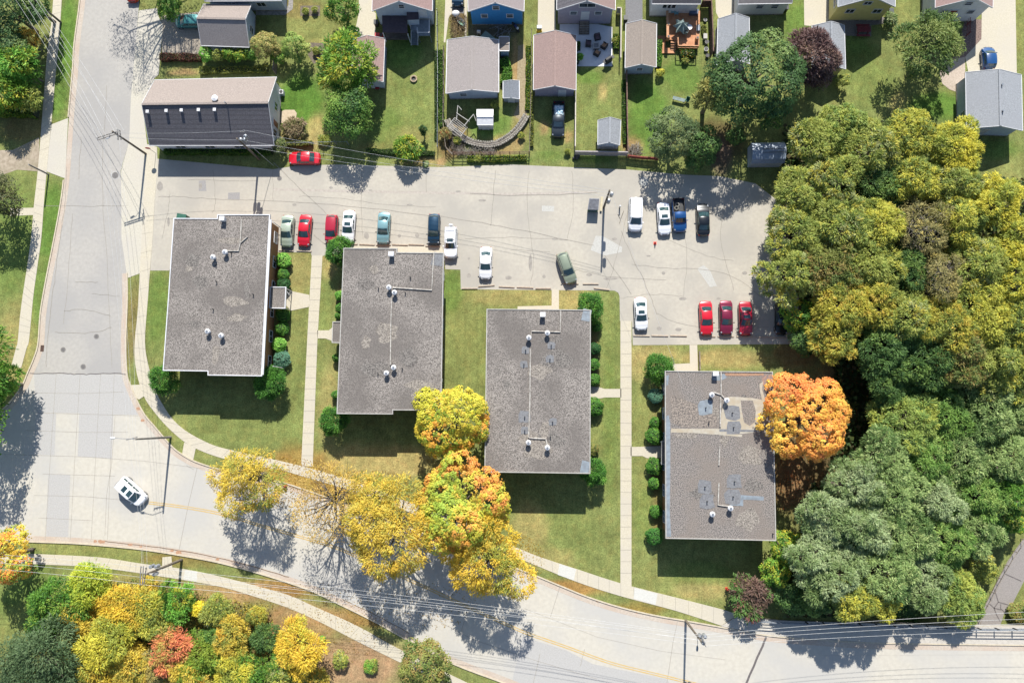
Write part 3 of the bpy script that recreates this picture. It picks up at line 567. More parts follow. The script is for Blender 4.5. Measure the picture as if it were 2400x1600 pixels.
def apartment(lab, roof_px, trim, gravel, vents, hoods, pipes, conds, entry=None, extra=None):
    rp = [Vector((v.x, v.y)) for v in gl(roof_px, HA)]; cx = sum(v.x for v in rp)/len(rp); cy = sum(v.y for v in rp)/len(rp)
    t = thing('apartment_building', lab, 'apartment building', (cx, cy, 0), group='flat roofed apartment blocks')
    wl = offset(rp, .5)
    MB().prism(wl, -.1, HA-.25).build('wall', M_brick, t)
    mb = MB(); mb.prism(rp, HA-.28, HA+.05, 1, 0); mb.build('roof', [gravel, trim], t)
    inn = offset(rp, .09); n = len(rp); mb = MB(); out = offset(rp, -.03)
    vs = [(v.x, v.y, HA-.22) for v in out]+[(v.x, v.y, HA+.14) for v in out]+[(v.x, v.y, HA+.14) for v in inn]+[(v.x, v.y, HA+.03) for v in inn]
    fs = []
    for i in range(n):
        j = (i+1) % n
        for k in range(3): fs.append((k*n+i, k*n+j, (k+1)*n+j, (k+1)*n+i))
    mb.add(vs, fs); mb.build('roof_edge', trim, t)
    walls_windows(t, wl, 0, (1.15, 3.7), 3.3, 1.5, 1.05)
    rs = random.Random(int(roof_px[0][0])); xs_ = [v.x for v in rp]; ys_ = [v.y for v in rp]
    for k in range(9):
        qx, qy = rs.uniform(min(xs_)+2.5, max(xs_)-2.5), rs.uniform(min(ys_)+2.5, max(ys_)-2.5); ra, rb_ = rs.uniform(.5, 1.9), rs.uniform(.4, 1.5); nn_ = 22; ph = [rs.uniform(0, 6.28) for _ in range(3)]
        MB().sheet([(qx+ra*math.cos(6.283*i/nn_)*(1+.22*math.sin(2*6.283*i/nn_+ph[0])+.14*math.sin(5*6.283*i/nn_+ph[1])), qy+rb_*math.sin(6.283*i/nn_)*(1+.2*math.sin(3*6.283*i/nn_+ph[2]))) for i in range(nn_)], HA+.054+k*.0006).build('gravel_stain', M_gst[k % 2], t)
    for v in vents: mushroom(t, *v)
    for v in hoods: hood(t, *v)
    for v in pipes: vent_pipe(t, *v)
    for c in conds: conduit(t, c)
    if entry:      # roof of the entrance canopy (pixels at 2.9 m)
        q = gl(entry, 2.9); mb = MB(); mb.prism([(v.x, v.y) for v in q], 2.62, 2.9, 1, 0); c = mb.build('entrance_canopy', [gravel, trim], t)
        WL[c.name] = WL[t.name]
        n2 = offset([Vector((v.x, v.y)) for v in q], .1); o2 = offset([Vector((v.x, v.y)) for v in q], -.02)
        mb = MB(); vs = [(v.x, v.y, 2.66) for v in o2]+[(v.x, v.y, 3.0) for v in o2]+[(v.x, v.y, 3.0) for v in n2]+[(v.x, v.y, 2.89) for v in n2]
        mb.add(vs, [(k*4+i, k*4+(i+1) % 4, (k+1)*4+(i+1) % 4, (k+1)*4+i) for k in range(3) for i in range(4)]); mb.build('canopy_edge', trim, c)
        xs = sorted(q, key=lambda v: abs(v.x-cx))[2:]
        for v in xs: MB().tube([(v.x+(.15 if v.x < cx else -.15), v.y+(.15 if v.y < (q[0].y+q[2].y)/2 else -.15), 0), (v.x+(.15 if v.x < cx else -.15), v.y+(.15 if v.y < (q[0].y+q[2].y)/2 else -.15), 2.63)], .06, 8).build('canopy_post', M_white, c)
    if extra: extra(t)
    return t
R1 = [(408, 512), (510, 512.5), (510.5, 503.5), (633, 503.5), (623.5, 690), (614, 881), (488, 879), (488, 869.5), (383, 868), (396, 690)]
def ex1(t):
    for a, b in (((633, 515), (614, 878)),):
        p, q = G(*a, HA), G(*b, HA); MB().beam(p+Vector((.1, 0, -.05)), q+Vector((.1, 0, -.05)), .22, .18).build('gutter', M_white, t)
    for px, py in ((640, 520), (640, 858)):
        p = G(px, py, HA-.4); MB().tube([p, (p.x, p.y, .2)], .06, 6).build('downpipe', M_white, t)
apartment('flat roofed tan brick block with white roof edge by the north street, leftmost of four', R1, M_white, M_gravel,
          [(498, 602), (526, 590), (485, 776), (517, 786)], [(521, 513)], [(543, 594), (507, 620), (508, 660), (500, 725), (594, 690)], [[(530, 588), (559, 588), (563, 570), (580, 555)], [(563, 570), (566, 515)]],
          entry=[(633, 672.5), (671, 672.5), (669, 723), (631, 722)], extra=ex1)
R2 = [(806, 582), (931, 582.5), (931, 592), (1040, 593), (1037, 780), (1034, 961), (921, 960.5), (921, 970), (790, 969), (798, 780)]
def ex2(t):
    p = G(1024, 607, HA+.1); MB().sheet([(p.x+x*.9, p.y+y*1.0) for x, y in ((-1, -.8), (.8, -1), (1, .7), (-.4, 1))], HA+.076).build('roof_patch', M_rpatch, t)
    p = G(1033.5, 891, HA-.3); MB().box((p.x, p.y, HA-.45), (.35, .5, .35)).build('wall_box', M_white, t)
apartment('flat roofed block with a stepped roof in the middle left, four parked cars above it', R2, M_trim, M_gravel,
          [(911, 673), (924, 685), (922, 861), (905, 874)], [(917, 596)], [(887, 675), (950, 686), (962, 650), (886, 875), (943, 863)],
          [[(1017, 595), (1014, 640), (1012, 680), (920, 674)], [(918, 700), (916, 760), (915, 855)]], entry=[(780, 753.5), (802, 753.5), (802, 804), (778, 803)], extra=ex2)
R3 = [(1141, 724.5), (1262, 725), (1384, 726.5), (1383.5, 920), (1383, 1109), (1260, 1107), (1136, 1105.5), (1138.5, 920)]
def ex3(t):
    for px, py, s in ((1376, 738, .55), (1373, 1094, .5)):
        p = G(px, py, HA+.1); MB().sheet([(p.x+x*.8, p.y+y*.9) for x, y in ((-1, -.8), (.4, -1), (.8, .7), (-.6, 1))], HA+.076).build('roof_patch', M_rblue, t)
apartment('flat roofed block in the middle right with a yellow maple touching its lower left corner', R3, M_trim, M_gravel,
          [(1239.5, 791), (1283, 780), (1238.5, 1037), (1283, 1049)], [(1272, 738)], [(1232, 820, .5), (1228, 853, .5), (1292, 809, .5), (1289, 841, .5), (1230, 976, .8), (1230, 1008, .5), (1295, 988, .5), (1290, 1022)],
          [[(1314, 728), (1313, 778), (1246, 776), (1244, 790)], [(1243, 817), (1242, 940), (1239, 1025)], [(1240, 1026), (1279, 1028)], [(1279, 1028), (1283, 1044)]], extra=ex3)
R4 = [(1558.5, 869), (1680, 870), (1810, 871), (1814, 1060), (1818, 1266), (1690, 1263), (1560, 1260.5), (1559, 1060)]
def ex4(t):
    def sh(pts, m, z=.07, nm='bare_roof_area'): MB().sheet([(v.x, v.y) for v in gl(pts, HA+.07)], HA+z).build(nm, m, t)
    sh([(1700, 932), (1712, 929), (1735, 930), (1760, 932), (1785, 936), (1793, 950), (1795, 975), (1790, 1000), (1775, 1012), (1740, 1016), (1700, 1015), (1688, 1005), (1690, 970)], M_memb, .066)
    sh([(1736, 938), (1764, 938), (1771, 960), (1770, 988), (1757, 997), (1744, 990), (1738, 960)], M_gravel2, .074, 'gravel_island')
    sh([(1573, 1004), (1690, 1004), (1700, 1014), (1740, 1018), (1738, 1024), (1690, 1019), (1620, 1014), (1572, 1013)], M_memb, .068)
    sh([(1686, 1005), (1772, 1007), (1774, 1012), (1686, 1011)], M_rpatch, .072, 'roof_patch')
    sh([(1780, 900), (1789, 893), (1786, 912), (1794, 938), (1788, 944), (1782, 920)], M_memb, .069)
    sh([(1785, 878), (1808, 878), (1810, 904), (1788, 902)], mat('leaf_littered_roof', S(190, 150, 128), S(140, 128, 128), 5, .9), .067)
    sh([(1561, 975), (1567, 972), (1571, 990), (1571, 1100), (1570, 1200), (1573, 1257), (1562, 1257)], M_rblue, .066)
    sh([(1561, 880), (1568, 878), (1566, 900), (1562, 905)], M_rblue, .066)
    sh([(1718, 1158), (1760, 1161), (1790, 1163), (1790, 1172), (1742, 1170), (1742, 1185), (1712, 1184)], M_rblue, .069)
    sh([(1668, 877), (1697, 876), (1704, 884), (1690, 892), (1668, 890)], M_rblue, .067)
    sh([(1700, 874), (1790, 875), (1790, 879), (1745, 881), (1700, 880)], mat('orange_litter', S(206, 160, 124), S(170, 134, 112), 6, .9), .070)
    sh([(1572, 925), (1600, 935), (1640, 950), (1680, 975), (1680, 1000), (1600, 1001), (1574, 990)], mat('pale_gravel', S(186, 172, 158), S(112, 104, 100), 5.5, .95, detail=5, contrast=(.36, .62)), .064)
    # plastic leaves of a weed on the roof
    p = G(1754, 967, HA+.1); q = []
apartment('flat roofed block with patched worn roof beside the orange maple, rightmost of four', R4, M_trim, M_gravel2,
          [(1669, 925), (1704, 938), (1670.5, 1205), (1713, 1191)], [(1677, 876)], [(1654, 955, .95, M_rblue), (1716, 967, .95), (1719, 1001, .9), (1661, 989), (1652, 1140, .9), (1657, 1174, .9), (1721, 1128, .9), (1718, 1163, 1.0), (1811, 1250)],
          [[(1690, 872), (1690, 925)], [(1690, 925), (1672, 919)], [(1690, 925), (1700, 935)], [(1689, 930), (1688, 1000)], [(1687, 1045), (1685, 1090)], [(1685, 1130), (1683, 1183), (1712, 1187)]], entry=[(1550.5, 1033), (1561, 1033), (1561, 1088), (1550, 1088)], extra=ex4)
# low stair wall by the north path of the right block
t = thing('handrail', 'low brown rail beside the short path above the rightmost block', 'railing', G(1638, 845))
a, b = G(1638, 824), G(1639, 867)
MB().beam(a+Vector((0, 0, .5)), b+Vector((0, 0, .5)), .14, .1).build('rail', M_wood, t)
for q in (a, (a+b)/2, b): MB().beam(q, q+Vector((0, 0, .46)), .09, .09).build('post', M_wood, t)
t = thing('handrail', 'thin white stair rail at the canopy of the leftmost block', 'railing', G(677, 690))
a, b = G(676, 684), G(683, 694)
mb = MB(); mb.tube([a, a+Vector((0, 0, .9)), b+Vector((0, 0, .8)), b], .03, 6); mb.build('rail', M_white, t)
for f in (.3, .6): q = a.lerp(b, f); MB().tube([q, q+Vector((0, 0, .86))], .02, 6).build('post', M_white, t)
# ================================================================== HOUSES AND GARAGES
def shingle(nm, c, k=.5): return mat(nm, S(*c, k), S(*[int(v*.86) for v in c], k), 6, .95, detail=4, c3=S(*[int(v*.93) for v in c], k), sc3=.3, f3=.6, bump=.15)
SH_brown = shingle('brown_shingles', (190, 162, 154)); SH_pink = shingle('pinkish_shingles', (196, 164, 158)); SH_grey = shingle('grey_shingles', (176, 168, 166))
SH_lgrey = shingle('light_grey_shingles', (184, 188, 194)); SH_dark = mat('dark_shingles', S(128, 124, 130), S(100, 98, 104), 7, .95, detail=6, contrast=(.36, .64), lines=(1, .55, .45, .3))
SH_tan = shingle('tan_shingles', (184, 170, 162)); SH_taupe = shingle('taupe_shingles', (186, 172, 160)); SH_roofN = mat('dark_slope_shingles', S(150, 150, 160), S(124, 124, 134), 4, .95, lines=(1, .5, .3, .25))
def siding(nm, c, k=.5): return mat(nm, S(*c, k), S(*[int(v*.95) for v in c], k), 2, .7, lines=(2, .2, .35, .14))
SD_white = siding('white_siding', (236, 238, 242), .62); SD_blue = siding('blue_siding', (60, 150, 215), .62); SD_mauve = siding('mauve_siding', (178, 172, 190), .6); SD_yel = siding('yellow_siding', (240, 226, 150), .6)
SD_lb = siding('pale_blue_siding', (200, 214, 232), .6); SD_grey = siding('grey_siding', (190, 196, 204), .6)
def gable(name, lab, cat, c4, he, hr, axis, roofm, wallm, over=.3, wins=(), group=None, roofm2=None, chim=None, extra=None, thick=.14):
    """c4: eave corner pixels NW, NE, SE, SW seen at height he. wins: (side, u 0-1, z, w, h, kind)"""
    NW, NE, SE, SW = [Vector((v.x, v.y)) for v in gl(c4, he)]
    c = (NW+NE+SE+SW)/4
    t = thing(name, lab, cat, (c.x, c.y, 0), group=group)
    if axis == 'NS': A0, A1, B0, B1 = NW, SW, NE, SE      # eaves A (west), B (east); ridge north->south
    else: A0, A1, B0, B1 = NW, NE, SW, SE                 # eaves A (north), B (south); ridge west->east
    r0, r1 = (A0+B0)/2, (A1+B1)/2
    V3 = lambda v, z: (v.x, v.y, z)
    mb = MB()
    for P0, P1, m in ((A0, A1, 0), (B0, B1, 1)):
        vs = [V3(P0, he), V3(P1, he), V3(r1, hr), V3(r0, hr), V3(P0, he-thick), V3(P1, he-thick), V3(r1, hr-thick), V3(r0, hr-thick)]
        mb.add(vs, [(0, 1, 2, 3), (4, 7, 6, 5), (0, 4, 5, 1), (0, 3, 7, 4), (1, 5, 6, 2)], m)
    rf = mb.build('roof', [roofm, roofm2 or roofm], t); WL[rf.name] = WL[t.name]
    # ridge cap and rake boards
    mb = MB(); mb.beam(V3(r0, hr+.03), V3(r1, hr+.03), .3, .05); mb.build('ridge_cap', roofm, rf)
    d = (r1-r0).normalized(); mb = MB()
    for (E, R, s) in ((A0, r0, -1), (B0, r0, -1), (A1, r1, 1), (B1, r1, 1)):
        q = Vector((d.x, d.y))*s*.03
        mb.beam((E.x+q.x, E.y+q.y, he-.06), (R.x+q.x, R.y+q.y, hr-.06), .05, .2)
    for (P0, P1) in ((A0, A1), (B0, B1)): mb.beam(V3(P0, he-.06), V3(P1, he-.06), .10, .14)
    mb.build('fascia', M_white, rf)
    # walls
    w = offset([NW, NE, SE, SW], over); wNW, wNE, wSE, wSW = w
    slope = (hr-he)/((A0-B0).length/2); zt = he+over*slope-thick-.02; zr = hr-thick-.02
    if axis == 'NS': a0, a1, b0, b1 = wNW, wSW, wNE, wSE
    else: a0, a1, b0, b1 = wNW, wNE, wSW, wSE
    m0, m1 = (a0+b0)/2, (a1+b1)/2
    vs = [V3(a0, 0), V3(a1, 0), V3(b1, 0), V3(b0, 0), V3(a0, zt), V3(a1, zt), V3(b1, zt), V3(b0, zt), V3(m0, zr), V3(m1, zr)]
    MB().add(vs, [(0, 1, 5, 4), (3, 7, 6, 2), (0, 4, 8, 7, 3), (1, 2, 6, 9, 5)]).build('wall', wallm, t)
    MB().prism(offset([NW, NE, SE, SW], over-.03), -.3, .25).build('foundation', M_stone, t)
    sides = {'S': (wSW, wSE, Vector((0, -1, 0))), 'N': (wNE, wNW, Vector((0, 1, 0))), 'E': (wSE, wNE, Vector((1, 0, 0))), 'W': (wNW, wSW, Vector((-1, 0, 0)))}
    for wn in wins:
        s, u, z, ww, hh = wn[:5]; kd = wn[5] if len(wn) > 5 else 'window'
        a, b, nn = sides[s]; a3, b3 = Vector((a.x, a.y, 0)), Vector((b.x, b.y, 0)); L = (b3-a3).length; dd = (b3-a3)/L; nn = Vector((dd.y, -dd.x, 0))
        if kd == 'window': window_on(t, a3, b3, nn, L*u, z, ww, hh)
        else:
            ang = math.atan2(dd.y, dd.x); c0 = a3+dd*L*u; fr = MB(); q = c0+nn*.03
            for sx, sz, ox, oz in ((ww+.24, .12, 0, hh/2+.06), (.12, hh, -ww/2-.06, 0), (.12, hh, ww/2+.06, 0)): fr.box((q.x+dd.x*ox, q.y+dd.y*ox, z+oz), (sx, .1, sz), ang)
            dm = {'door': M_white, 'red_door': mat('red_door_paint', (.12, .01, .012), (.09, .01, .01), 2, .5), 'garage': mat('garage_door', S(226, 226, 226, .6), S(206, 206, 208, .6), 3, .6, lines=(2, .5, .4, .08))}[kd]
            MB().box((c0.x+nn.x*.02, c0.y+nn.y*.02, z), (ww, .05, hh), ang).build('garage_door' if kd == 'garage' else 'door', dm, t); fr.build('door_frame', M_white, t)
    if chim:
        p = G(chim[0], chim[1], hr); mb = MB(); mb.box((p.x, p.y, hr-.2), (.5, .5, 1.2)); mb.build('chimney', M_stone, rf)
    if extra: extra(t, rf, dict(he=he, hr=hr, r0=r0, r1=r1, A0=A0, A1=A1, B0=B0, B1=B1))
    return t
def stub(rf, px, py, z, r=.1, h=.5, m=None, nm='roof_vent', box=None):
    p = G(px, py, z)
    mb = MB()
    if box: mb.box((p.x, p.y, z-.1), (box, box, .55)); mb.box((p.x, p.y+.02, z+.2), (box+.12, box+.12, .1))
    else: mb.tube([(p.x, p.y, z-.5), (p.x, p.y, z+h)], r, 8)
    mb.build(nm, m or M_white, rf)
def long_ex(t, rf, q):
    for px, py in ((347, 263), (391, 261), (426.5, 260), (466.5, 259), (504, 258.5)): stub(rf, px, py, 5.45, box=.30)
    p = G(505, 232, 5.6); MB().lathe((p.x, p.y, 5.3), [(.2, 0), (.2, .4), (.42, .5), (.45, .62), (.1, .75)], 16).build('roof_vent', M_white, rf)
    stub(rf, 530, 243, 6.2, .07, .6, M_galv, 'flue')
gable('long_house', 'long building with pale north slope and dark south slope at the street corner', 'building', [(363, 187.5), (648, 181), (642, 341), (351, 341)], 3.1, 5.9, 'EW', SH_tan, SD_white, .35,
      [('E', .35, 1.9, .9, 1.9, 'red_door'), ('E', .62, 2.0, 1.1, 1.1), ('E', .2, 2.0, 1.0, 1.4), ('S', .2, 1.8, 1.4, 1.0), ('S', .45, 1.8, 1.4, 1.0), ('S', .7, 1.8, 1.4, 1.0), ('N', .3, 1.8, 1.4, 1.0), ('N', .7, 1.8, 1.4, 1.0)], roofm2=SH_dark, extra=long_ex)
gable('garage', 'brown roofed garage beside the teal car, its white gable facing right', 'garage', [(478, 10), (589, 11), (584, 111), (472, 107)], 2.6, 4.4, 'EW', SH_tan, SD_lb, .3, [('E', .5, 1.4, .9, 1.2), ('W', .5, 1.1, 2.6, 2.1, 'garage')], roofm2=SH_grey)
gable('house', 'house at the top edge with white eave behind the brown roofed garage', 'house', [(486, -120), (662, -120), (660, 2), (480, 3)], 3.2, 5.5, 'EW', SH_grey, SD_lb, .3, [('S', .3, 1.8, 1.0, 1.0), ('S', .7, 1.8, 1.2, 1.0)])
gable('house', 'pale house with pinkish roof and a grey stair deck at the back', 'house', [(876, -130), (1016, -130), (1013, 26), (872, 26)], 4.4, 6.9, 'NS', SH_pink, SD_lb, .35,
      [('S', .5, 5.0, .7, .8), ('S', .18, 2.0, 1, 1), ('S', .85, 3.2, .9, 1.9, 'door')])
gable('garage', 'narrow garage with pinkish roof partly covered by the green tree', 'garage', [(827, 94), (902, 91), (898, 192), (824, 192)], 2.6, 3.7, 'NS', SH_pink, SD_lb, .25, [('S', .5, 1.1, .9, 2.0, 'door'), ('N', .5, 1.1, 2.4, 2.1, 'garage')])
gable('garage', 'wide garage with warm grey roof below the bright blue house', 'garage', [(1048, 94), (1169, 94), (1169, 216), (1045, 219)], 2.7, 3.7, 'NS', shingle('warm_grey_shingles', (192, 182, 178)), SD_lb, .3, [('N', .5, 1.1, 4, 2.1, 'garage'), ('S', .3, 1.5, .9, .8)])
gable('lean_to', 'small grey roofed annex with blue wall on the right side of the wide garage', 'shed', [(1170, 86), (1193, 86), (1193, 119.5), (1171, 119.5)], 2.1, 2.25, 'EW', SH_taupe, siding('dusty_blue_siding', (150, 180, 205), .6), .1)
gable('house', 'bright blue house with three white framed windows in its gable', 'house', [(1095, -130), (1232, -130), (1228, 26.5), (1097, 27)], 4.2, 6.4, 'NS', shingle('mottled_shingles', (196, 182, 180)), SD_blue, .3,
      [('S', .5, 4.6, .85, .85), ('S', .26, 2.5, .85, .85), ('S', .76, 2.5, .85, .85)])
gable('garage', 'garage with reddish brown roof and a pale door facing the pickup truck', 'garage', [(1251, 83), (1351, 83), (1350, 211), (1250, 210.5)], 2.7, 4.0, 'NS', SH_brown, SD_mauve, .25, [('S', .70, 1.1, .9, 2.0, 'door'), ('N', .5, 1.1, 4, 2.1, 'garage')])
gable('house', 'mauve house with a pale door and wide attic window facing the patio', 'house', [(1306, -130), (1445, -130), (1442, 23.5), (1305, 23.5)], 4.3, 6.6, 'NS', SH_dark, SD_mauve, .3,
      [('S', .52, 5.0, 2.2, .9), ('S', .28, 3.0, .9, .8), ('S', .5, 2.3, .95, 2.0, 'door'), ('S', .74, 3.0, .9, .8)], roofm2=SH_brown)
gable('garage', 'narrow garage with taupe roof left of the cedar deck', 'garage', [(1467, 56), (1539, 56), (1538, 157.5), (1465, 159)], 2.6, 3.6, 'NS', SH_taupe, SD_lb, .25, [('N', .5, 1.1, 2.6, 2.1, 'garage'), ('S', .5, 1.6, .8, .7)])
gable('house', 'white house with dark roof behind the cedar deck', 'house', [(1526, -120), (1644, -120), (1642, 10), (1528, 9.5)], 3.6, 5.8, 'EW', SH_dark, SD_white, .2, [('S', .32, 2.7, 1.1, .9), ('S', .43, 2.7, 1.1, .9), ('S', .66, 2.0, .9, 1.9, 'door')])
gable('garage', 'light grey roofed garage half hidden by the big dark green tree', 'garage', [(1683, 45), (1756, 42), (1757, 150), (1680, 152)], 2.6, 3.9, 'NS', SH_lgrey, SD_lb, .25, [('N', .5, 1.1, 2.6, 2.1, 'garage'), ('S', .5, 1.6, .8, .7)])
gable('house', 'white house with a grey roof edge above the purple leaved tree', 'house', [(1733, -120), (1858, -120), (1856, 8), (1730, 10)], 3.4, 5.5, 'EW', SH_grey, SD_white, .25, [('S', .45, 2.2, .9, .8), ('S', .75, 2.2, .9, .8)])
gable('house', 'pale yellow house with two windows facing a red picnic table', 'house', [(1966, -130), (2101, -130), (2098, 16), (1964, 16)], 4.2, 6.6, 'NS', SH_lgrey, SD_yel, .3, [('S', .28, 2.6, 1.1, .9), ('S', .80, 2.6, 1.1, .9), ('S', .5, 4.6, 1.0, .7), ('W', .85, 2.6, 1.1, .9)])
gable('garage', 'pale grey roofed garage partly covered by the purple leaved tree', 'garage', [(1903, 61), (1979, 60), (1982, 162), (1903, 163)], 2.6, 3.7, 'NS', SH_lgrey, SD_yel, .25, [('N', .5, 1.1, 2.6, 2.1, 'garage')])
gable('house', 'white house with pinkish roof and dark red door at the top right', 'house', [(2194, -130), (2330, -130), (2327, 18), (2192, 18)], 4.2, 6.6, 'NS', SH_pink, SD_white, .3, [('S', .25, 2.6, .9, .8), ('S', .42, 2.0, 1.0, 2.0, 'red_door'), ('S', .75, 2.6, .9, .8), ('S', .55, 4.7, .9, .7)])
def bigex(t, rf, q):
    for px, py in ((2347, 200), (2349, 261.5)): stub(rf, px, py, 4.2, .14, .3, M_galv)
gable('garage', 'large light grey roofed garage beside the small blue car', 'garage', [(2263, 170), (2394, 176), (2397, 306), (2265, 301)], 3.0, 4.3, 'NS', SH_lgrey, SD_lb, .35, [('N', .35, 1.1, 3.6, 2.1, 'garage'), ('W', .7, 1.7, .8, .8), ('S', .3, 1.2, 2.4, 2.2, 'garage')], extra=bigex)
gable('shed', 'little bright white shed inside the curved stone wall', 'shed', [(1118, 257), (1155.5, 257), (1155.5, 293), (1119, 293)], 1.9, 2.25, 'EW', M_white, SD_white, .06, [('S', .5, .9, .8, 1.6, 'door')])
gable('shed', 'grey shingled shed on the lawn behind the pinkish board fence', 'shed', [(1401.5, 282), (1455, 282), (1452.5, 340), (1401, 339)], 2.2, 3.2, 'NS', SH_lgrey, SD_lb, .12, [('S', .5, 1.0, 1.4, 1.8, 'door')])
# barn shaped metal shed and a low hut
def gambrel():
    c4 = gl([(1760, 334), (1838, 333), (1839, 382), (1760, 383)], 2.0); NW, NE, SE, SW = c4; c = (NW+SE)/2
    t = thing('shed', 'blue grey metal shed with faceted roof in the shade of the dark tree', 'shed', (c.x, c.y, 0))
    m = mat('blue_grey_metal', S(176, 190, 208, .5), S(156, 170, 190, .5), 3, .4)
    prof = [(0, 1.9), (.14, 2.5), (.5, 2.85), (.86, 2.5), (1, 1.9)]
    mb = MB(); vs = []
    for (a, b) in ((NW, SW), (NE, SE)):
        for u, z in prof: q = a.lerp(b, u); vs.append((q.x, q.y, z))
    mb.add(vs, [(i, i+1, 6+i, 5+i) for i in range(4)]+[(0, 1, 2, 3, 4)[::-1], (5, 6, 7, 8, 9)]); mb.build('roof', m, t)
    MB().prism(offset([Vector((v.x, v.y)) for v in c4], .1), 0, 1.93).build('wall', SD_grey, t)
    a, b = NW.lerp(SW, .5), NE.lerp(SE, .5)
    for k in (-.25, .25): MB().beam((a.x+1.4, a.y+k, 2.86), (b.x-.3, b.y+k, 2.86), .05, .05).build('roof_rib', M_dark, t)
gambrel()
gable('shed', 'low flat grey hut beside the gravel path right of the wide garage', 'shed', [(1179, 191), (1217, 189.5), (1217.5, 232), (1179, 230)], 1.5, 1.75, 'NS', shingle('slate_grey_felt', (150, 156, 166)), SD_grey, .08, [('S', .5, .7, .7, 1.3, 'door')])
# ================================================================== VEHICLES
PAINTS = {}
def paint(nm, c, k=.5, metal=.0, rough=.32):
    return mat('paint_'+nm, S(*c, k), S(*[int(v*.97) for v in c], k), 1, rough, metal=metal, coat=.6)
SPEC = {  # L, W, belt z, roof z, xs(rear glass base, rear glass top, front glass top, front glass base), hood front z, tail z, tumble
 'sedan': (4.75, 1.82, .93, 1.42, (-1.62, -.95, .28, 1.05), .74, .92, .80),
 'coupe': (4.5, 1.80, .90, 1.36, (-1.55, -.80, .18, .95), .72, .90, .79),
 'hatch': (4.35, 1.76, .95, 1.47, (-1.98, -1.60, .40, 1.15), .80, .92, .82),
 'wagon': (4.75, 1.82, .98, 1.52, (-2.20, -1.85, .35, 1.10), .84, .96, .82),
 'suv': (4.70, 1.86, 1.10, 1.76, (-2.18, -1.95, .35, 1.0), .98, 1.1, .82),
 'van': (5.05, 1.98, 1.05, 1.78, (-2.36, -2.10, .80, 1.62), .90, 1.05, .84),
 'pickup': (5.35, 1.92, 1.12, 1.78, (-.45, -.30, .72, 1.28), 1.02, 1.15, .82),
}
def car(kind, lab, px, py, head, col, group=None, sunroof=0, rack=0, cat='car', cargo=None, lenf=1.0, spare=0, zpix=.7, taxi=None, name='parked_car'):
    """head = compass heading of the bonnet in degrees measured in the photo: 0 right, 90 up, -90 down"""
    p = G(px, py, zpix); p.z = 0.02
    L, W, zb, zr, (rb, rt, ft, fb), hf, tz, tum = SPEC[kind]; L *= lenf; hw = W/2
    rb, rt, ft, fb = rb*min(1, lenf), rt*min(1, lenf), ft*min(1, lenf), fb*min(1, lenf)
    ang = math.radians(head)
    t = thing(name, lab, cat, p, ang, group)
    pt = col
    # lower body loft: stations along x, section of half widths
    if kind == 'pickup': top = [(-L/2, tz), (rb-.1, tz), (rb, tz), (fb, zb+.02), (L/2-.5, hf+.04), (L/2-.12, hf-.06), (L/2, hf-.28)]
    else: top = [(-L/2, tz-.32), (-L/2+.10, tz-.08), (-L/2+.3, tz+.01), (rb, zb+.02), (fb, zb+.04), (fb+.45, zb-.03+.02), (L/2-.55, hf+.03), (L/2-.22, hf-.04), (L/2-.06, hf-.16), (L/2, hf-.32)]
    def zt(x): return float(np.interp(x, [a for a, _ in top], [b for _, b in top]))
    def wx(x):   # plan half width
        e = abs(x)/(L/2); f = 1-.16*max(0, (e-.72)/.28)**2-.30*max(0, (e-.93)/.07)**2
        return hw*f
    xs = sorted(set([-L/2, -L/2+.04, -L/2+.12, -L/2+.3, -L/2+.6, rb, rb*.5+rt*.5, -1, -.5, 0, .5, ft, fb, fb+.45, L/2-.7, L/2-.4, L/2-.22, L/2-.1, L/2-.03, L/2]))
    vs = []; ns = 11
    for x in xs:
        w = wx(x); z = zt(x); e = max(0, (abs(x)-L/2+.12)/.12); lo = .22+.10*e
        sec = [(-w*.93, lo), (-w*.99, .42), (-w, .62), (-w*.985, max(z-.16, .5)), (-w*.90, z-.045), (0, z+.035), (w*.90, z-.045), (w*.985, max(z-.16, .5)), (w, .62), (w*.99, .42), (w*.93, lo)]
        sec[5:6] = [(0, z+.035)]
        vs += [(x-math.copysign(1, x)*.20*(abs(y)/hw)**2*max(0, min(1, (abs(x)-L/2+.6)/.6)), y, zz) for y, zz in sec]
    fs = [(i*ns+j, i*ns+j+1, (i+1)*ns+j+1, (i+1)*ns+j) for i in range(len(xs)-1) for j in range(ns-1)]
    fs += [(i*ns+ns-1, i*ns, (i+1)*ns, (i+1)*ns+ns-1) for i in range(len(xs)-1)]
    fs += [tuple(range(ns)), tuple((len(xs)-1)*ns+j for j in range(ns))[::-1]]
    fs = [f[::-1] for f in fs]
    mb = MB()
    if kind == 'pickup':          # open the bed: drop faces over the bed area afterwards by building separately
        keep = []
        for i in range(len(xs)-1):
            for j in range(ns-1):
                if xs[i+1] <= rb-.05 and j in (4, 5): continue
                keep.append((i*ns+j, i*ns+j+1, (i+1)*ns+j+1, (i+1)*ns+j)[::-1])
        fs = keep+[tuple(range(ns))[::-1], tuple((len(xs)-1)*ns+j for j in range(ns))]
    mb.add(vs, fs)
    # roof and pillars: greenhouse loft (painted), glass set 12 mm proud of it
    gx_ = [rb, rt, rt+.25, (rt+ft)/2, ft-.2, ft, fb]; gz = [zb+.01, zr-.03, zr+.005, zr+.03, zr+.01, zr-.02, zb+.03]
    gw = [hw*.86, hw*tum*.93, hw*tum*.97, hw*tum, hw*tum*.985, hw*tum*.95, hw*.90]
    bw = [hw*.90, hw*.925, hw*.93, hw*.93, hw*.93, hw*.93, hw*.92]
    vg = []
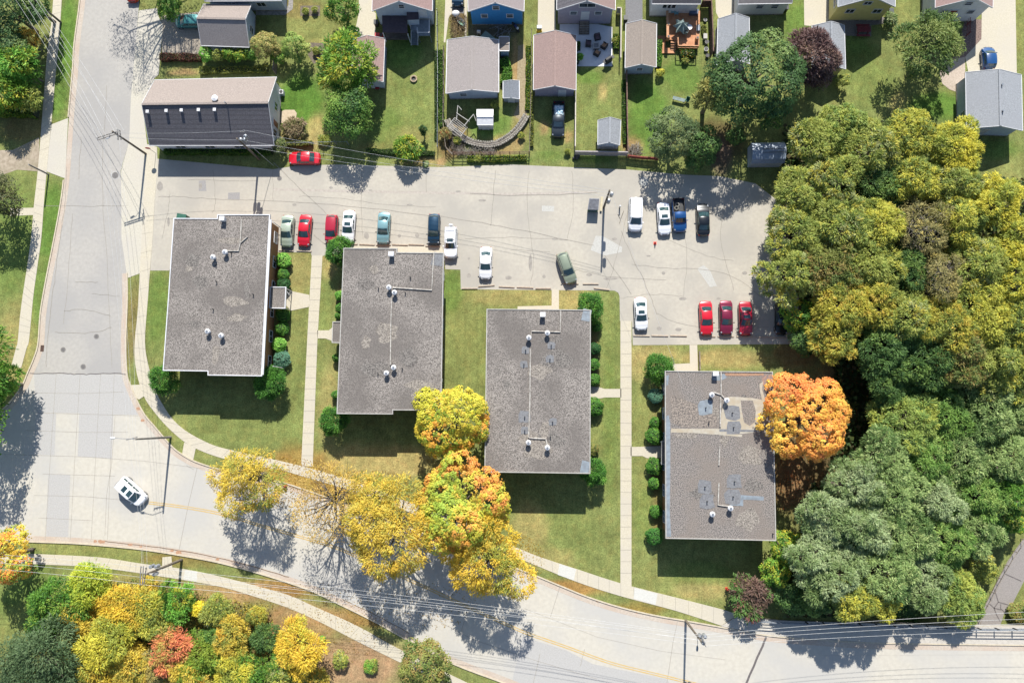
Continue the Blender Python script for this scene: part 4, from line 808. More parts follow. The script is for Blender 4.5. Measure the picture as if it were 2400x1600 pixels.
    for x, z, w, b in zip(gx_, gz, gw, bw):
        zbx = zt(x)-.05; zz = max(z, zbx+.02)
        vg += [(x, -b, zbx), (x, -w, zz-.06 if zz-.06 > zbx else zbx+.01), (x, -w*.86, zz), (x, 0, zz+.03), (x, w*.86, zz), (x, w, zz-.06 if zz-.06 > zbx else zbx+.01), (x, b, zbx)]
    fg = [(i*7+j, (i+1)*7+j, (i+1)*7+j+1, i*7+j+1) for i in range(6) for j in range(6)]+[tuple(range(7)), tuple(6*7+j for j in range(7))[::-1]]
    mb.add(vg, fg)
    body = mb.build('body', pt, t, smooth=True, local=True)
    try:
        body.data.set_sharp_from_angle(angle=math.radians(32))
    except Exception: pass
    def P(nm, m, f, parent=t, smooth=False):
        q = MB(); f(q); return q.build(nm, m, parent, smooth=smooth, local=True)
    def quadstrip(q, A, B, n=5, crown=.03, d=.016):    # curved glass between two cross edges A=(x,z,w), B
        vs = []
        for (x, z, w) in (A, B):
            for i in range(n+1):
                u = -1+2*i/n; vs.append((x+d*(1 if A[0] > 0 else -1)*.4-(.10 if (A[0] > 0) else -.06)*u*u, w*u, z+crown*(1-u*u)+d))
        q.add(vs, [(i, i+1, n+2+i, n+1+i) for i in range(n)])
    P('windscreen', M_cglass, lambda q: quadstrip(q, (fb-.03+.04, zb+.075, hw*.80), (ft+.05, zr-.015, hw*tum*.86)), smooth=True)
    P('rear_window', M_cglass, lambda q: quadstrip(q, (rb+.06, zb+.07, hw*.76), (rt-.03, zr-.01, hw*tum*.82)), smooth=True)
    for s in (-1, 1):
        def sg(q, s=s):
            def pt_(x, u): # point on the greenhouse side plane
                i = np.interp(x, gx_, range(len(gx_))); z = np.interp(x, gx_, gz)-.10; w = np.interp(x, gx_, gw); b = np.interp(x, gx_, bw); z0 = zt(x)-.01
                return (x, s*(b+(w-b)*u+.012), z0+(z-z0)*u)
            segs = [(rt+.10, -.28), (-.20, ft+.38)] if kind != 'pickup' else [(rt+.12, ft+.3)]
            if kind in ('van', 'suv', 'wagon'): segs = [(rt+.12, -1.15), (-1.07, -.18), (-.10, ft+.42)]
            for a, b in segs:
                ta = pt_(a+.06, .90); bb = pt_(min(b, ft-.02), .90)
                vs = [pt_(a, .12), pt_(b, .12), bb if b > ft else pt_(b, .90), ta]
                q.add(vs, [(0, 1, 2, 3) if s < 0 else (3, 2, 1, 0)])
        P('side_window', M_cglass, sg)
        P('headlight', M_lamp, lambda q, s=s: q.ell((L/2-.40, s*wx(L/2-.35)*.80, hf-.085), (.20, .13, .06), 10, 5), smooth=True)
        P('tail_light', M_tail, lambda q, s=s: q.box((-L/2+.16, s*wx(-L/2+.1)*.80, tz-.24), (.10, .26, .14), s*.3))
        P('side_mirror', pt if kind != 'sedan' else M_dark, lambda q, s=s: q.ell((fb-.30, s*(hw*.93+.13), zb+.06), (.08, .14, .07), 8, 5), smooth=True)
        for x in (-L/2+.85+(.1 if kind == 'pickup' else 0), L/2-.86):
            r = .33 if kind in ('sedan', 'hatch', 'coupe', 'wagon') else .37
            def wh(q, x=x, s=s):
                n = 18
                for yy0, yy1 in ((hw-.23, hw-.02+.01),):
                    vs = [(x+r*math.cos(2*math.pi*j/n), s*y, r+r*math.sin(2*math.pi*j/n)) for y in (yy0, yy1) for j in range(n)]
                    q.add(vs, [(j, (j+1) % n, n+(j+1) % n, n+j) for j in range(n)]+[tuple(range(n)), tuple(n+j for j in range(n))])
            w_ = P('wheel', M_tire, wh)
            def rm(q, x=x, s=s):
                n = 14; vs = [(x+r*.62*math.cos(2*math.pi*j/n), s*(hw+.002), r+r*.62*math.sin(2*math.pi*j/n)) for j in range(n)]+[(x, s*(hw+.015), r)]
                q.add(vs, [(j, (j+1) % n, n) for j in range(n)])
            P('rim', M_rim, rm, w_)
    P('grille', M_dark, lambda q: q.box((L/2-.04, 0, .50), (.06, W*.40, .14)))
    P('bumper', M_dark if kind in ('pickup',) else pt, lambda q: q.box((L/2-.05, 0, .34), (.10, W*.50, .12)))
    if sunroof:
        for k in range(sunroof):
            x = ft-.42-.95*k; P('sunroof', M_cglass, lambda q, x=x: q.box((x, 0, zr+.052), (.46 if sunroof == 1 else .62, .86, .02)))
    if rack:
        for s in (-1, 1): P('roof_rail', M_dark if rack == 1 else M_galv, lambda q, s=s: q.tube([(rt+.2, s*hw*.66, zr+.06), (ft-.2, s*hw*.66, zr+.07)], .025, 6))
        if rack == 2:
            for x in (rt+.5, ft-.5): P('rack_bar', M_galv, lambda q, x=x: q.beam((x, -hw*.68, zr+.10), (x, hw*.68, zr+.10), .05, .03))
    if kind in ('suv',) and spare: P('spare_wheel_cover', pt, lambda q: q.ell((-L/2-.12, 0, .95), (.14, .34, .34), 14, 7), smooth=True)
    if kind == 'pickup':
        def bed(q):
            q.box(((-L/2+rb)/2, 0, .62), (rb+L/2-.12, W-.34, .04))
            for s in (-1, 1): q.box(((-L/2+rb)/2, s*(hw-.17), .88), (rb+L/2-.06, .06, .54))
            q.box((-L/2+.06, 0, .86), (.07, W-.3, .56)); q.box((rb-.06, 0, .88), (.06, W-.3, .56))
        P('truck_bed', M_dark, bed)
    return t
WHITE = paint('white', (248, 248, 250), .74); RED = paint('red', (222, 26, 48), .62); CRIM = paint('crimson', (196, 36, 62), .55); WINE = paint('wine', (150, 40, 74), .55, .3)
PALEG = paint('pale_green', (208, 222, 200), .55, .3); AQUA = paint('light_blue', (158, 206, 212), .5, .3); NAVY = paint('dark_blue', (44, 84, 112), .5, .5); BLACK = paint('black', (28, 34, 40), .5, .3)
OLIVE = paint('olive', (168, 180, 156), .5, .25); BLUE = paint('blue', (24, 86, 150), .55, .3); TEAL = paint('teal', (90, 170, 170), .5, .3); SLATE = paint('slate', (62, 72, 80), .5, .5); VIV = paint('vivid_blue', (24, 92, 160), .45)
def dn(x, extra=0): return -90+(x-1250)*.00008*0+extra
car('sedan', 'pale green sedan parked nearest the leftmost apartment block', 673, 541, -91, PALEG)
car('sedan', 'bright red sedan parked right beside the pale green sedan', 714, 540, -93, RED)
car('hatch', 'red hatchback parked left of the white sedan with a sunroof', 777, 537, -91, CRIM)
car('sedan', 'white sedan with dark sunroof parked against the red hatchback', 817, 530, -92, WHITE, sunroof=1)
car('sedan', 'light blue sedan parked alone above the middle left block', 899, 534, -91.5, AQUA)
car('hatch', 'dark blue car parked left of the white car with roof rack', 1017, 537, -90, NAVY, lenf=1.06)
car('suv', 'white sport utility car with roof rack and sunroof at the block corner', 1056.5, 568, -89.5, WHITE, sunroof=1, rack=2, spare=1)
car('sedan', 'plain white sedan parked alone above the middle right block', 1138.5, 616, -90.5, WHITE)
car('wagon', 'olive grey station wagon parked at a slant by the concrete stops', 1328, 628, -70, OLIVE, rack=1)
car('van', 'white minivan with roof rails at the left of the upper right row', 1489.5, 502, -91, WHITE, rack=1, cat='minivan')
car('sedan', 'white sedan with sunroof parked against the blue pickup', 1556, 512, -86.5, WHITE, sunroof=1)
car('pickup', 'blue pickup truck with black bed holding two old tyres', 1591.5, 505, -87, BLUE, cat='pickup truck', lenf=.92)
car('sedan', 'black sedan parked bonnet up at the right of the upper row', 1648, 515, 91, BLACK)
car('sedan', 'white sedan with sunroof parked near the end of the long footpath', 1502, 735, -87, WHITE, sunroof=1)
car('sedan', 'bright red sedan, leftmost of the three red cars in a row', 1655, 745, -88, RED, lenf=1.03)
car('sedan', 'wine red sedan, middle one of the three red cars in a row', 1702, 744, -89.5, WINE, lenf=1.03)
car('sedan', 'red sedan with dark sunroof, rightmost of the three red cars', 1747.5, 746, -89.5, CRIM, sunroof=1, lenf=1.03)
car('sedan', 'black car in deep shade half under the trees beside the red cars', 1832, 745, -92, BLACK)
car('sedan', 'bright red sedan parked sideways on the alley edge under the wires', 713.5, 371, 180, RED)
car('hatch', 'teal car parked sideways against the brown roofed garage', 443, 51, 180, TEAL)
car('pickup', 'slate grey pickup truck with a tarp load behind the reddish brown garage', 1308.5, 281, -91, SLATE, cat='pickup truck', lenf=1.0)
car('hatch', 'small vivid blue car parked above the large light grey garage', 2317, 136, 91, VIV, lenf=.78)
car('hatch', 'dark navy car in the driveway left of the bright blue house', 1073, -18, -90, NAVY)
car('van', 'white minivan with two dark roof panels turning on the main road', 309, 1151, -40, WHITE, sunroof=2, cat='minivan', name='moving_car', lenf=.93)
car('hatch', 'orange red car cut off by the top edge beside the street tree shadow', 310, -28, -88, paint('orange_red', (226, 60, 34), .6))
# loads
def tyre(px, py, z, lab):
    p = G(px, py, z); t = thing('tyre', lab, 'tyre', (p.x, p.y, z), group='tyres in the pickup bed'); mb = MB(); n = 16; prof = [(.17, 0), (.34, .02), (.36, .11), (.34, .2), (.17, .22), (.17, 0)]
    vs = [(p.x+r*math.cos(2*math.pi*j/n), p.y+r*math.sin(2*math.pi*j/n), z+h) for r, h in prof for j in range(n)]
    mb.add(vs, [(i*n+j, i*n+(j+1) % n, (i+1)*n+(j+1) % n, (i+1)*n+j) for i in range(5) for j in range(n)]); mb.build('rubber', mat('dusty_rubber', S(150, 148, 140), S(120, 118, 112), 6, .9), t, smooth=True)
tyre(1587, 481, .66, 'dusty tyre lying in the black bed, nearer the tailgate'); tyre(1585, 488.5, .70, 'dusty tyre lying in the black bed, nearer the cab')
def tarp():
    r = random.Random(4); p = G(1310, 262, 1.1); n = 12; mb = MB(); vs = []
    for i in range(n+1):
        for j in range(n+1):
            u, v = i/n, j/n; e = min(u, 1-u, v, 1-v); z = .75+.75*min(1, e*5)+r.uniform(-.10, .10)
            vs.append((p.x+(u-.5)*1.55+r.uniform(-.04, .04), p.y+(v-.5)*2.3, z))
    mb.add(vs, [(i*(n+1)+j, (i+1)*(n+1)+j, (i+1)*(n+1)+j+1, i*(n+1)+j+1) for i in range(n) for j in range(n)])
    mb.build('tarp_load', mat('blue_white_tarp', S(226, 236, 244, .6), S(150, 196, 220, .55), 2.2, .5, contrast=(.45, .55)), label='crumpled blue and white tarp heaped in the grey pickup bed', cat='tarp')
tarp()
# ================================================================== PARKING BLOCKS
BL = [((653, 586), (688, 588)), ((695, 587), (730, 589)), ((763, 573), (800, 572)), ((802, 572), (838, 572)), ((842, 572), (878, 573.5)), ((881, 574), (916, 573.5)), ((919, 572.5), (956, 574)), ((957.5, 572.5), (994, 573.5)), ((997, 576), (1032, 576.5)),
      ((1082, 676), (1119, 675.5)), ((1121, 671), (1159, 668)), ((1169, 671), (1206, 673)), ((1211, 672.5), (1250, 674)), ((1255, 675.5), (1291, 675.5)), ((1318, 663.5), (1356, 664.5)), ((1366, 665), (1403, 665)), ((1392, 675), (1428, 679)),
      ((1484, 786), (1523, 787)), ((1527, 786), (1566, 787)), ((1571, 786), (1610, 787)), ((1639, 788), (1677, 788)), ((1682, 788), (1720, 788)), ((1726, 788), (1764, 788)), ((1770, 789), (1808, 789)), ((1812, 790), (1850, 790))]
mstop = mat('parking_block_concrete', S(216, 200, 180), S(196, 178, 160), 4, .9)
BLAB = ['beside the wall of the leftmost block', 'second from the wall of the leftmost block', 'in front of the red hatchback', 'in front of the white sunroof sedan', 'just left of the light blue sedan', 'in front of the light blue sedan', 'just right of the light blue sedan', 'just left of the dark blue car', 'in front of the dark blue car',
        'at the left end of the crooked row', 'in front of the lone plain white sedan', 'right of the lone white sedan', 'left of the short footpath, second from it', 'touching the short footpath on its left', 'in front of the olive grey wagon', 'below the parking lot pole shadow', 'set askew at the right end of the crooked row',
        'in front of the white sedan by the long footpath', 'second right of the long footpath', 'third right of the long footpath', 'in front of the leftmost of the three red cars', 'in front of the wine red sedan', 'in front of the red sunroof sedan', 'just left of the black car in the shade', 'in front of the black car in the shade']
for (a, b), lb in zip(BL, BLAB):
    A, B = G(*a, .1), G(*b, .1); mb = MB(); d = (B-A).normalized(); n = Vector((-d.y, d.x, 0))
    sec = [(-.12, .018), (-.075, .15), (.075, .15), (.12, .018)]
    vs = [tuple((q+n*y)[:2])+(z,) for q in (A, B) for y, z in sec]
    mb.add(vs, [(0, 1, 5, 4), (1, 2, 6, 5), (2, 3, 7, 6), (3, 0, 4, 7), (3, 2, 1, 0), (4, 5, 6, 7)]); mb.build('parking_block', mstop, label='concrete parking block '+lb, cat='parking block', group='parking blocks')
# ================================================================== POLES AND WIRES
def pole(lab, px, py, h, r0=.17, r1=.11, m=None, arms=(), lamp=None, trans=(), lamp_m=None, insul=True, cat='utility pole', name='utility_pole', lamp_z=None):
    b = G(px, py); t = thing(name, lab, cat, b)
    mb = MB(); mb.tube([(b.x, b.y, -.2), (b.x, b.y, h*.5), (b.x, b.y, h)], [r0, (r0+r1)/2, r1], 12); mb.build('pole', m or M_pole, t, smooth=False)
    for (p, q, z, dbl) in arms:
        A, B = G(*p, z), G(*q, z); d = (B-A).normalized(); n = Vector((-d.y, d.x, 0))
        for s in ((-1, 1) if dbl else (0,)):
            ca = MB(); ca.beam(A+n*.16*s, B+n*.16*s, .09, .11); o = ca.build('crossarm', M_pole2, t)
            if insul and s <= 0:
                for u in (.03, .35, .65, .97):
                    q2 = A.lerp(B, u); MB().lathe((q2.x, q2.y, z+.06), [(.03, 0), (.06, .05), (.06, .16), (.03, .2)], 8).build('insulator', M_galv, o)
    if lamp:
        z = lamp_z or h-.9; L = G(*lamp, z); a = Vector((b.x, b.y, z-.35)); d = (L-a); mid = a+d*.5+Vector((0, 0, .35))
        lm = MB(); lm.tube([a, mid, L], .035, 6); o = lm.build('lamp_arm', M_galv, t)
        dd = Vector((d.x, d.y, 0)).normalized(); hb = MB(); hb.ell((0, 0, 0), (.38, .15, .10), 12, 6)
        an = math.atan2(dd.y, dd.x); hb.v = [(L.x+x*math.cos(an)-y*math.sin(an), L.y+x*math.sin(an)+y*math.cos(an), L.z+zz) for x, y, zz in hb.v]
        hb.build('lamp_head', lamp_m or M_white, t, smooth=True)
    for (qx, qy, z) in trans:
        c = G(qx, qy, z); mb = MB(); mb.lathe((c.x, c.y, z-.9), [(.02, 0), (.25, .02), (.25, .85), (.2, .93), (.05, .97), (.05, 1.1)], 14); mb.build('transformer', M_galv, t)
    return t
pole('tall wooden pole at the top left with wires fanning towards the corner', 143, 53, 8.8, arms=[((20, -20), (60, -44), 8.6, 1)])
pole('wooden pole with a side arm and street lamp at the corner of the long building', 342, 361, 8.6, arms=[((228, 326), (274, 311), 8.4, 1), ((276, 304), (277, 328), 8.2, 0), ((281, 306), (284, 328), 7.7, 0)], lamp=(253, 323), lamp_z=7.8)
pole('short dark pole on the left grass verge with a plain top', 114, 409, 4.3, .13, .10, M_pole2, cat='pole', name='pole')
pole('pole at the kerb bend with a long pale lamp arm over the street', 400, 1024, 9.2, m=M_pole2, lamp=(264, 1026), lamp_z=9.3, arms=[((298, 1030), (322, 1024), 8.6, 0)])
pole('weathered pole with transformers on the sidewalk above the yellow thicket', 426, 1311, 9.3, .2, .13, arms=[((333, 1326), (331, 1370), 8.9, 1), ((343, 1328), (338, 1366), 8.2, 0)], trans=[(352, 1328, 7.4), (364, 1328, 7.2), (360, 1346, 7.4)])
pole('pole crowded with grey transformers beside the lower right kerb', 1607, 1453, 9.0, arms=[((1643, 1486), (1654, 1514), 8.8, 0)], lamp=(1634, 1519), lamp_z=7.2, lamp_m=M_rblue, trans=[(1643, 1492, 8.2), (1653, 1492, 8.2), (1649, 1507, 8.6)])
pole('wooden pole with transformers in the parking lot beside the dumpster', 1415, 487, 8.2, arms=[], trans=[(1434, 454, 7.3), (1427, 470, 5.0)])
pole('pole with white transformers leaning over the dark roof of the long building', 607, 373, 8.0, arms=[((562, 309), (574, 309), 7.9, 0)], trans=[(563, 326, 7.0), (572, 326, 7.0), (574, 318, 7.8)])
WN = [0]
def wire(a, za, b, zb, lab, grp, sag=.7, r=.022):
    A, B = G(*a, za), G(*b, zb); P = []
    for i in range(17):
        u = i/16; q = A.lerp(B, u); q.z -= sag*4*u*(1-u); P.append(q)
    o = MB().tube(P, r, 4).build('power_line', M_wire, label=lab, cat='power line', group=grp)
L1 = 'one of the pale wires fanning from the street corner pole to the top left corner'
for a, b in (((229, 325), (22, -22)), ((239, 321), (33, -28)), ((248, 318), (44, -34)), ((268, 308), (56, -42)), ((277, 308), (40, -36)), ((290, 306), (62, -40))): wire(a, 8.5, b, 8.6, L1, 'wires to the top left corner', 1.2, .018)
L2 = 'one of the faint wires running down over the street from the corner pole'
for a, b in (((229, 326), (298, 1027)), ((240, 322), (306, 1026)), ((250, 318), (312, 1024)), ((277, 310), (318, 1023))): wire(a, 8.4, b, 8.7, L2, 'wires along the north street', .9, .013)
L3 = 'one of the faint wires between the kerb bend pole and the thicket pole'
for a, b in (((300, 1028), (333, 1330)), ((312, 1025), (336, 1345)), ((318, 1024), (345, 1330))): wire(a, 8.6, b, 8.8, L3, 'wires over the main road bend', .5, .013)
L4 = 'one of the wires running left from the thicket pole to the photo edge'
for a, b in (((333, 1328), (-160, 1290)), ((333, 1340), (-160, 1298)), ((332, 1352), (-160, 1308)), ((331, 1368), (-160, 1322))): wire(a, 8.9, b, 8.6, L4, 'wires to the left edge', .8, .016)
L5 = 'one of the long pale wires from the thicket pole to the lower right pole'
for a, b in (((333, 1328), (1645, 1488)), ((334, 1341), (1648, 1492)), ((332, 1356), (1650, 1500)), ((331, 1369), (1654, 1512)), ((345, 1345), (1640, 1500))): wire(a, 8.9, b, 8.7, L5, 'long wires along the main road', 1.5, .017)
L6 = 'one of the pale wires from the lower right pole along the bridge'
for a, b in (((1645, 1487), (2700, 1420)), ((1650, 1493), (2700, 1440)), ((1652, 1502), (2700, 1452)), ((1654, 1513), (2700, 1470))): wire(a, 8.7, b, 9.0, L6, 'wires above the bridge', 1.2, .017)
L7 = 'one of the wires from the long building pole along the alley'
for a, b in (((570, 305), (1431, 446)), ((577, 330), (1430, 452)), ((592, 346), (1428, 460))): wire(a, 7.8, b, 7.8, L7, 'wires along the alley', 1.3, .017)
L8 = 'one of the wires over the dark roof towards the street corner pole'
for a, b in (((568, 307), (280, 312)), ((572, 328), (284, 322))): wire(a, 7.9, b, 8.2, L8, 'wires over the dark roof', .4, .016)
wire((583, 338), 6.5, (641, 388), .1, 'guy wire staked into the alley beside the dark roofed building', None, 0, .03)
wire((1432, 450), 7.8, (1600, 900), 7.5, 'thin service wire running down from the parking lot pole', None, .6, .012)
# ================================================================== STREET AND YARD OBJECTS
def P3(px, py, z=0): return G(px, py, z)
# stop sign at the corner
p = P3(366, 360); t = thing('traffic_sign', 'red octagonal sign on a post at the corner by the long building', 'road sign', p)
MB().tube([p, p+Vector((0, 0, 2.5))], .03, 6).build('post', M_galv, t)
mb = MB(); mb.tube([p+Vector((-.02, -.05, 2.3)), p+Vector((-.02, -.08, 2.3))], .38, 8); mb.build('sign_plate', mat('sign_red', (.35, .02, .03), (.3, .02, .03), 2, .4), t)
def hydrant(px, py, lab):
    p = P3(px, py); t = thing('fire_hydrant', lab, 'fire hydrant', p); m = mat('hydrant_red', S(226, 84, 50, .6), S(200, 60, 40, .6), 5, .5)
    MB().lathe(p, [(.2, 0), (.2, .06), (.13, .08), (.13, .55), (.17, .57), (.17, .62), (.13, .72), (.04, .80)], 14).build('barrel', m, t)
    mb = MB(); mb.tube([p+Vector((-.26, 0, .42)), p+Vector((.26, 0, .42))], .07, 8); mb.tube([p+Vector((0, -.27, .38)), p+Vector((0, 0, .38))], .09, 8); mb.build('nozzle', m, t)
hydrant(1702.5, 1378, 'orange red hydrant on the lawn beside the dark red shrub'); hydrant(671, 1138, 'red hydrant at the kerb under the thin yellow trees')
p = P3(1535, 570); t = thing('traffic_cone', 'small orange red cone standing alone in the parking lot', 'traffic cone', p); m = mat('cone_red', S(246, 76, 60, .7), S(226, 60, 50, .7), 5, .5)
MB().box((p.x, p.y, .035), (.42, .42, .04)).build('base', m, t); MB().lathe(p+Vector((0, 0, .05)), [(.17, 0), (.04, .65), (.02, .66)], 12).build('cone', m, t)
# dumpster beside the lot pole
c4 = gl([(1382, 465), (1404, 466), (1402, 491), (1378, 490)], 1.5); c = sum(c4, Vector())/4; ang = math.atan2((c4[1]-c4[0]).y, (c4[1]-c4[0]).x)
t = thing('dumpster', 'green dumpster with ribbed grey lids beside the lot pole', 'dumpster', (c.x, c.y, 0)); mg = mat('dumpster_green', (.01, .07, .045), (.02, .09, .06), 3, .5)
q4 = [Vector((v.x, v.y)) for v in c4]; MB().prism(q4, .12, 1.35).build('bin', mg, t)
mb = MB(); mb.prism(offset(q4, -.05), 1.35, 1.42)
a, b, cc, d = [Vector((v.x, v.y, 1.45)) for v in c4]
for i in range(10): u = (i+.5)/10; mb.beam(a.lerp(d, u), b.lerp(cc, u), .06, .06)
mb.build('lid', mat('lid_grey', S(170, 172, 180), S(140, 142, 150), 3, .6), t)
e0, e1 = d.lerp(cc, .2), d.lerp(cc, .8); MB().beam((e0.x, e0.y-.07, .9), (e1.x, e1.y-.07, .9), .1, .1).build('lift_bar', M_galv, t)
c4 = gl([(1380-965, 500), (1400-965, 503), (1398-966, 520), (1376-964, 518)], 1.5)
t = thing('dumpster', 'green dumpster mostly hidden behind the top left corner of the leftmost block', 'dumpster', (c4[0].x, c4[0].y, 0)); q4 = [Vector((v.x, v.y)) for v in c4]
MB().prism(q4, .12, 1.35).build('bin', mg, t); MB().prism(offset(q4, -.05), 1.35, 1.42).build('lid', mg, t)
# long kerb timber, post stub and stick
A, B = P3(1411, 462, .2), P3(1408, 495, .2); MB().beam(A, B, .28, .25).build('timber', mat('pale_timber', S(234, 222, 190), S(220, 206, 170), 3, .8), label='long pale timber lying between the dumpster and the pole', cat='timber')
p = P3(1452, 487); t = thing('bollard', 'short pale post right of the lot pole', 'bollard', p); MB().lathe(p, [(.10, 0), (.10, .9)], 12).build('post', M_pipe, t); MB().lathe(p+Vector((0, 0, .9)), [(.12, 0), (.12, .06), (.03, .12)], 12).build('cap', M_white, t)
mb = MB(); mb.tube([P3(1462, 494, .05), P3(1455, 512, .08), P3(1452, 524, .05)], .03, 5); mb.tube([P3(1448, 502, .05), P3(1453, 512, .07)], .03, 5); mb.build('branch', M_bark, label='broken thin branch lying on the asphalt by the pale post', cat='branch')
# ---- fences
def fence(lab, pts, h, kind='board', m=None, name='fence', post=2.4, cat='fence'):
    P = gl(pts); t = thing(name, lab, cat, P[0]); m = m or M_wood
    tot = []; d0 = 0
    for a, b in zip(P, P[1:]):
        L = (b-a).length; n = max(1, round(L/post))
        for i in range(n): tot.append(a.lerp(b, i/n))
    tot.append(P[-1])
    for q in tot:
        MB().box((q.x, q.y, h/2+.03), (.09, .09, h+.1)).build('post', m if kind != 'chain' else M_galv, t)
    if kind == 'board':
        mb = MB()
        for a, b in zip(P, P[1:]):
            L = (b-a).length; n = max(1, int(L/.16)); dd = (b-a)/L; an = math.atan2(dd.y, dd.x)
            for i in range(n): q = a+dd*L*(i+.5)/n; mb.box((q.x, q.y, h/2+.03), (L/n-.015, .04, h-.06+.03*math.sin(i*2.1)), an)
        mb.build('boards', m, t)
        for a, b in zip(P, P[1:]): MB().beam(a+Vector((0, 0, h+.06)), b+Vector((0, 0, h+.06)), .15, .04).build('cap_rail', m, t)
    elif kind == 'chain':
        mb = MB()
        for a, b in zip(P, P[1:]):
            L = (b-a).length; dd = (b-a)/L; n = max(1, int(L/.30))
            for i in range(n):
                q = a+dd*L*i/n; r = a+dd*L*(i+1)/n
                mb.beam(q+Vector((0, 0, .08)), r+Vector((0, 0, h-.05)), .012, .012); mb.beam(q+Vector((0, 0, h-.05)), r+Vector((0, 0, .08)), .012, .012)
        mb.build('mesh', M_galv, t)
    for hh in ((h*.95,) if kind == 'chain' else ((h*.25, h*.82) if kind == 'board' else (h*.3, h*.65, h*.95))):
        for a, b in zip(P, P[1:]): MB().beam(a+Vector((0, 0, hh)), b+Vector((0, 0, hh)), .05 if kind != 'chain' else .04, .07 if kind != 'chain' else .04).build('rail', m if kind != 'chain' else M_galv, t)
    return t
M_wfence = mat('white_fence_boards', S(236, 226, 208), S(220, 208, 192), 2, .7); M_pfence = mat('pink_grey_boards', S(206, 196, 196), S(186, 176, 176), 3, .8); M_rfence = mat('red_brown_boards', (.20, .03, .02), (.14, .03, .02), 3, .8)
M_bfence = mat('brown_boards', S(150, 116, 100), S(110, 84, 74), 3, .85)
fence('dark chain link fence along the right side of the long striped lawn', [(1026, 32), (1028, 180), (1027, 350)], 1.2, 'chain')
fence('chain link fence beside the alley above the sideways red car', [(664, 342), (730, 342), (790, 340), (818, 340)], 1.4, 'chain')
fence('grey wooden post and rail fence left of the wide garage', [(1041, 118), (1041, 230), (1040, 290), (1046, 350), (1062, 366)], 1.2, 'rail', M_wood, post=1.5)
fence('dark post and rail fence along the alley below the curved stone wall', [(1064, 364), (1150, 364), (1240, 362)], 1.3, 'rail', M_bfence, post=1.25)
fence('old rail fence between the gravel path and the reddish brown garage', [(1246, 78), (1245, 200), (1243, 280), (1241, 362)], 1.2, 'rail', M_wood, post=2.0)
fence('pale board fence between the pickup yard and the shed lawn', [(1348, 214), (1347, 352)], 1.5, 'board', M_wfence)
fence('pinkish grey board fence behind the grey shingled shed', [(1347, 364), (1468, 366)], 1.6, 'board', M_pfence)
fence('weathered fence on the right side of the shed lawn', [(1466, 175), (1467, 250), (1469, 362)], 1.4, 'board', M_bfence)
fence('low dark red board fence under the olive tree', [(1470, 370), (1505, 374), (1541, 376)], 1.0, 'board', M_rfence)
fence('pale board fence right of the white patio', [(1444, 33), (1453, 33), (1452, 148)], 1.6, 'board', M_wfence)
fence('tall brown board fence right of the cedar deck', [(1641, 18), (1661, 18), (1664, 90), (1665, 135)], 1.8, 'board', M_bfence)
fence('grey board fence running up from the long building gable', [(648, 175), (650, 150), (650, 120)], 1.5, 'board', M_wood)
fence('dark red railing beside the stone patio at the top right', [(2262, 36), (2264, 60), (2263, 86)], 1.2, 'rail', M_rfence)
# ---- curved stone wall garden
arc = [(1049, 283), (1058, 302), (1075, 318), (1100, 333), (1135, 341), (1165, 338), (1190, 325), (1210, 308), (1225, 288), (1234, 273)]
A = smooth_line([Vector((*q, 0)) for q in arc], 6); t = thing('stone_wall', 'curved grey stone wall with toothed edge around the little white shed', 'garden wall', G(1140, 340))
AP = [G(q.x, q.y) for q in A]; mb = MB(); strip(mb, AP, .35, -.35, .45, 0); mb.build('wall', M_stone, t)
mb = MB(); r = random.Random(2)
for a, b in zip(AP, AP[1:]):
    d = (b-a).normalized(); n = Vector((-d.y, d.x, 0)); L = (b-a).length; k = max(1, int(L/.3))
    for i in range(k):
        q = a.lerp(b, (i+.5)/k); an = math.atan2(d.y, d.x)
        for s in (-1, 1): mb.box((q.x+n.x*s*.36, q.y+n.y*s*.36, .32+r.uniform(-.04, .06)), (.22, .26, .4), an+r.uniform(-.15, .15))
mb.build('cap_stones', M_stone, t)
mb = MB()
for o_ in (.14, -.12): strip(mb, AP, o_+.03, o_-.03, .50, .45)
mb.build('trellis_strip', M_wood, t)
t = thing('pergola', 'collapsed grey wooden pergola left of the little white shed', 'pergola', G(1075, 290))
for a, b in (((1073, 247), (1070, 282)), ((1070, 265), (1100, 285)), ((1110, 268), (1087, 296)), ((1073, 247), (1082, 258)), ((1110, 268), (1116, 284))):
    MB().beam(P3(*a, 1.9), P3(*b, 1.7), .09, .09).build('beam', M_trim, t)
for i in range(7):
    u = i/6; a = (1066-16*u, 276+20*u); MB().beam(P3(a[0], a[1], 1.5), P3(a[0]+30, a[1]+24, 1.3), .07, .07).build('slat', M_trim, t)
for a, b in (((1066, 276), (1048, 298)), ((1093, 300), (1080, 320))): MB().beam(P3(*a, 1.6), P3(*b, 1.4), .09, .09).build('cross_rail', M_trim, t)
for q in ((1073, 282), (1048, 296), (1096, 300), (1078, 318)): MB().tube([P3(*q), P3(*q)+Vector((0, 0, 1.45))], .05, 6).build('post', M_wood, t)
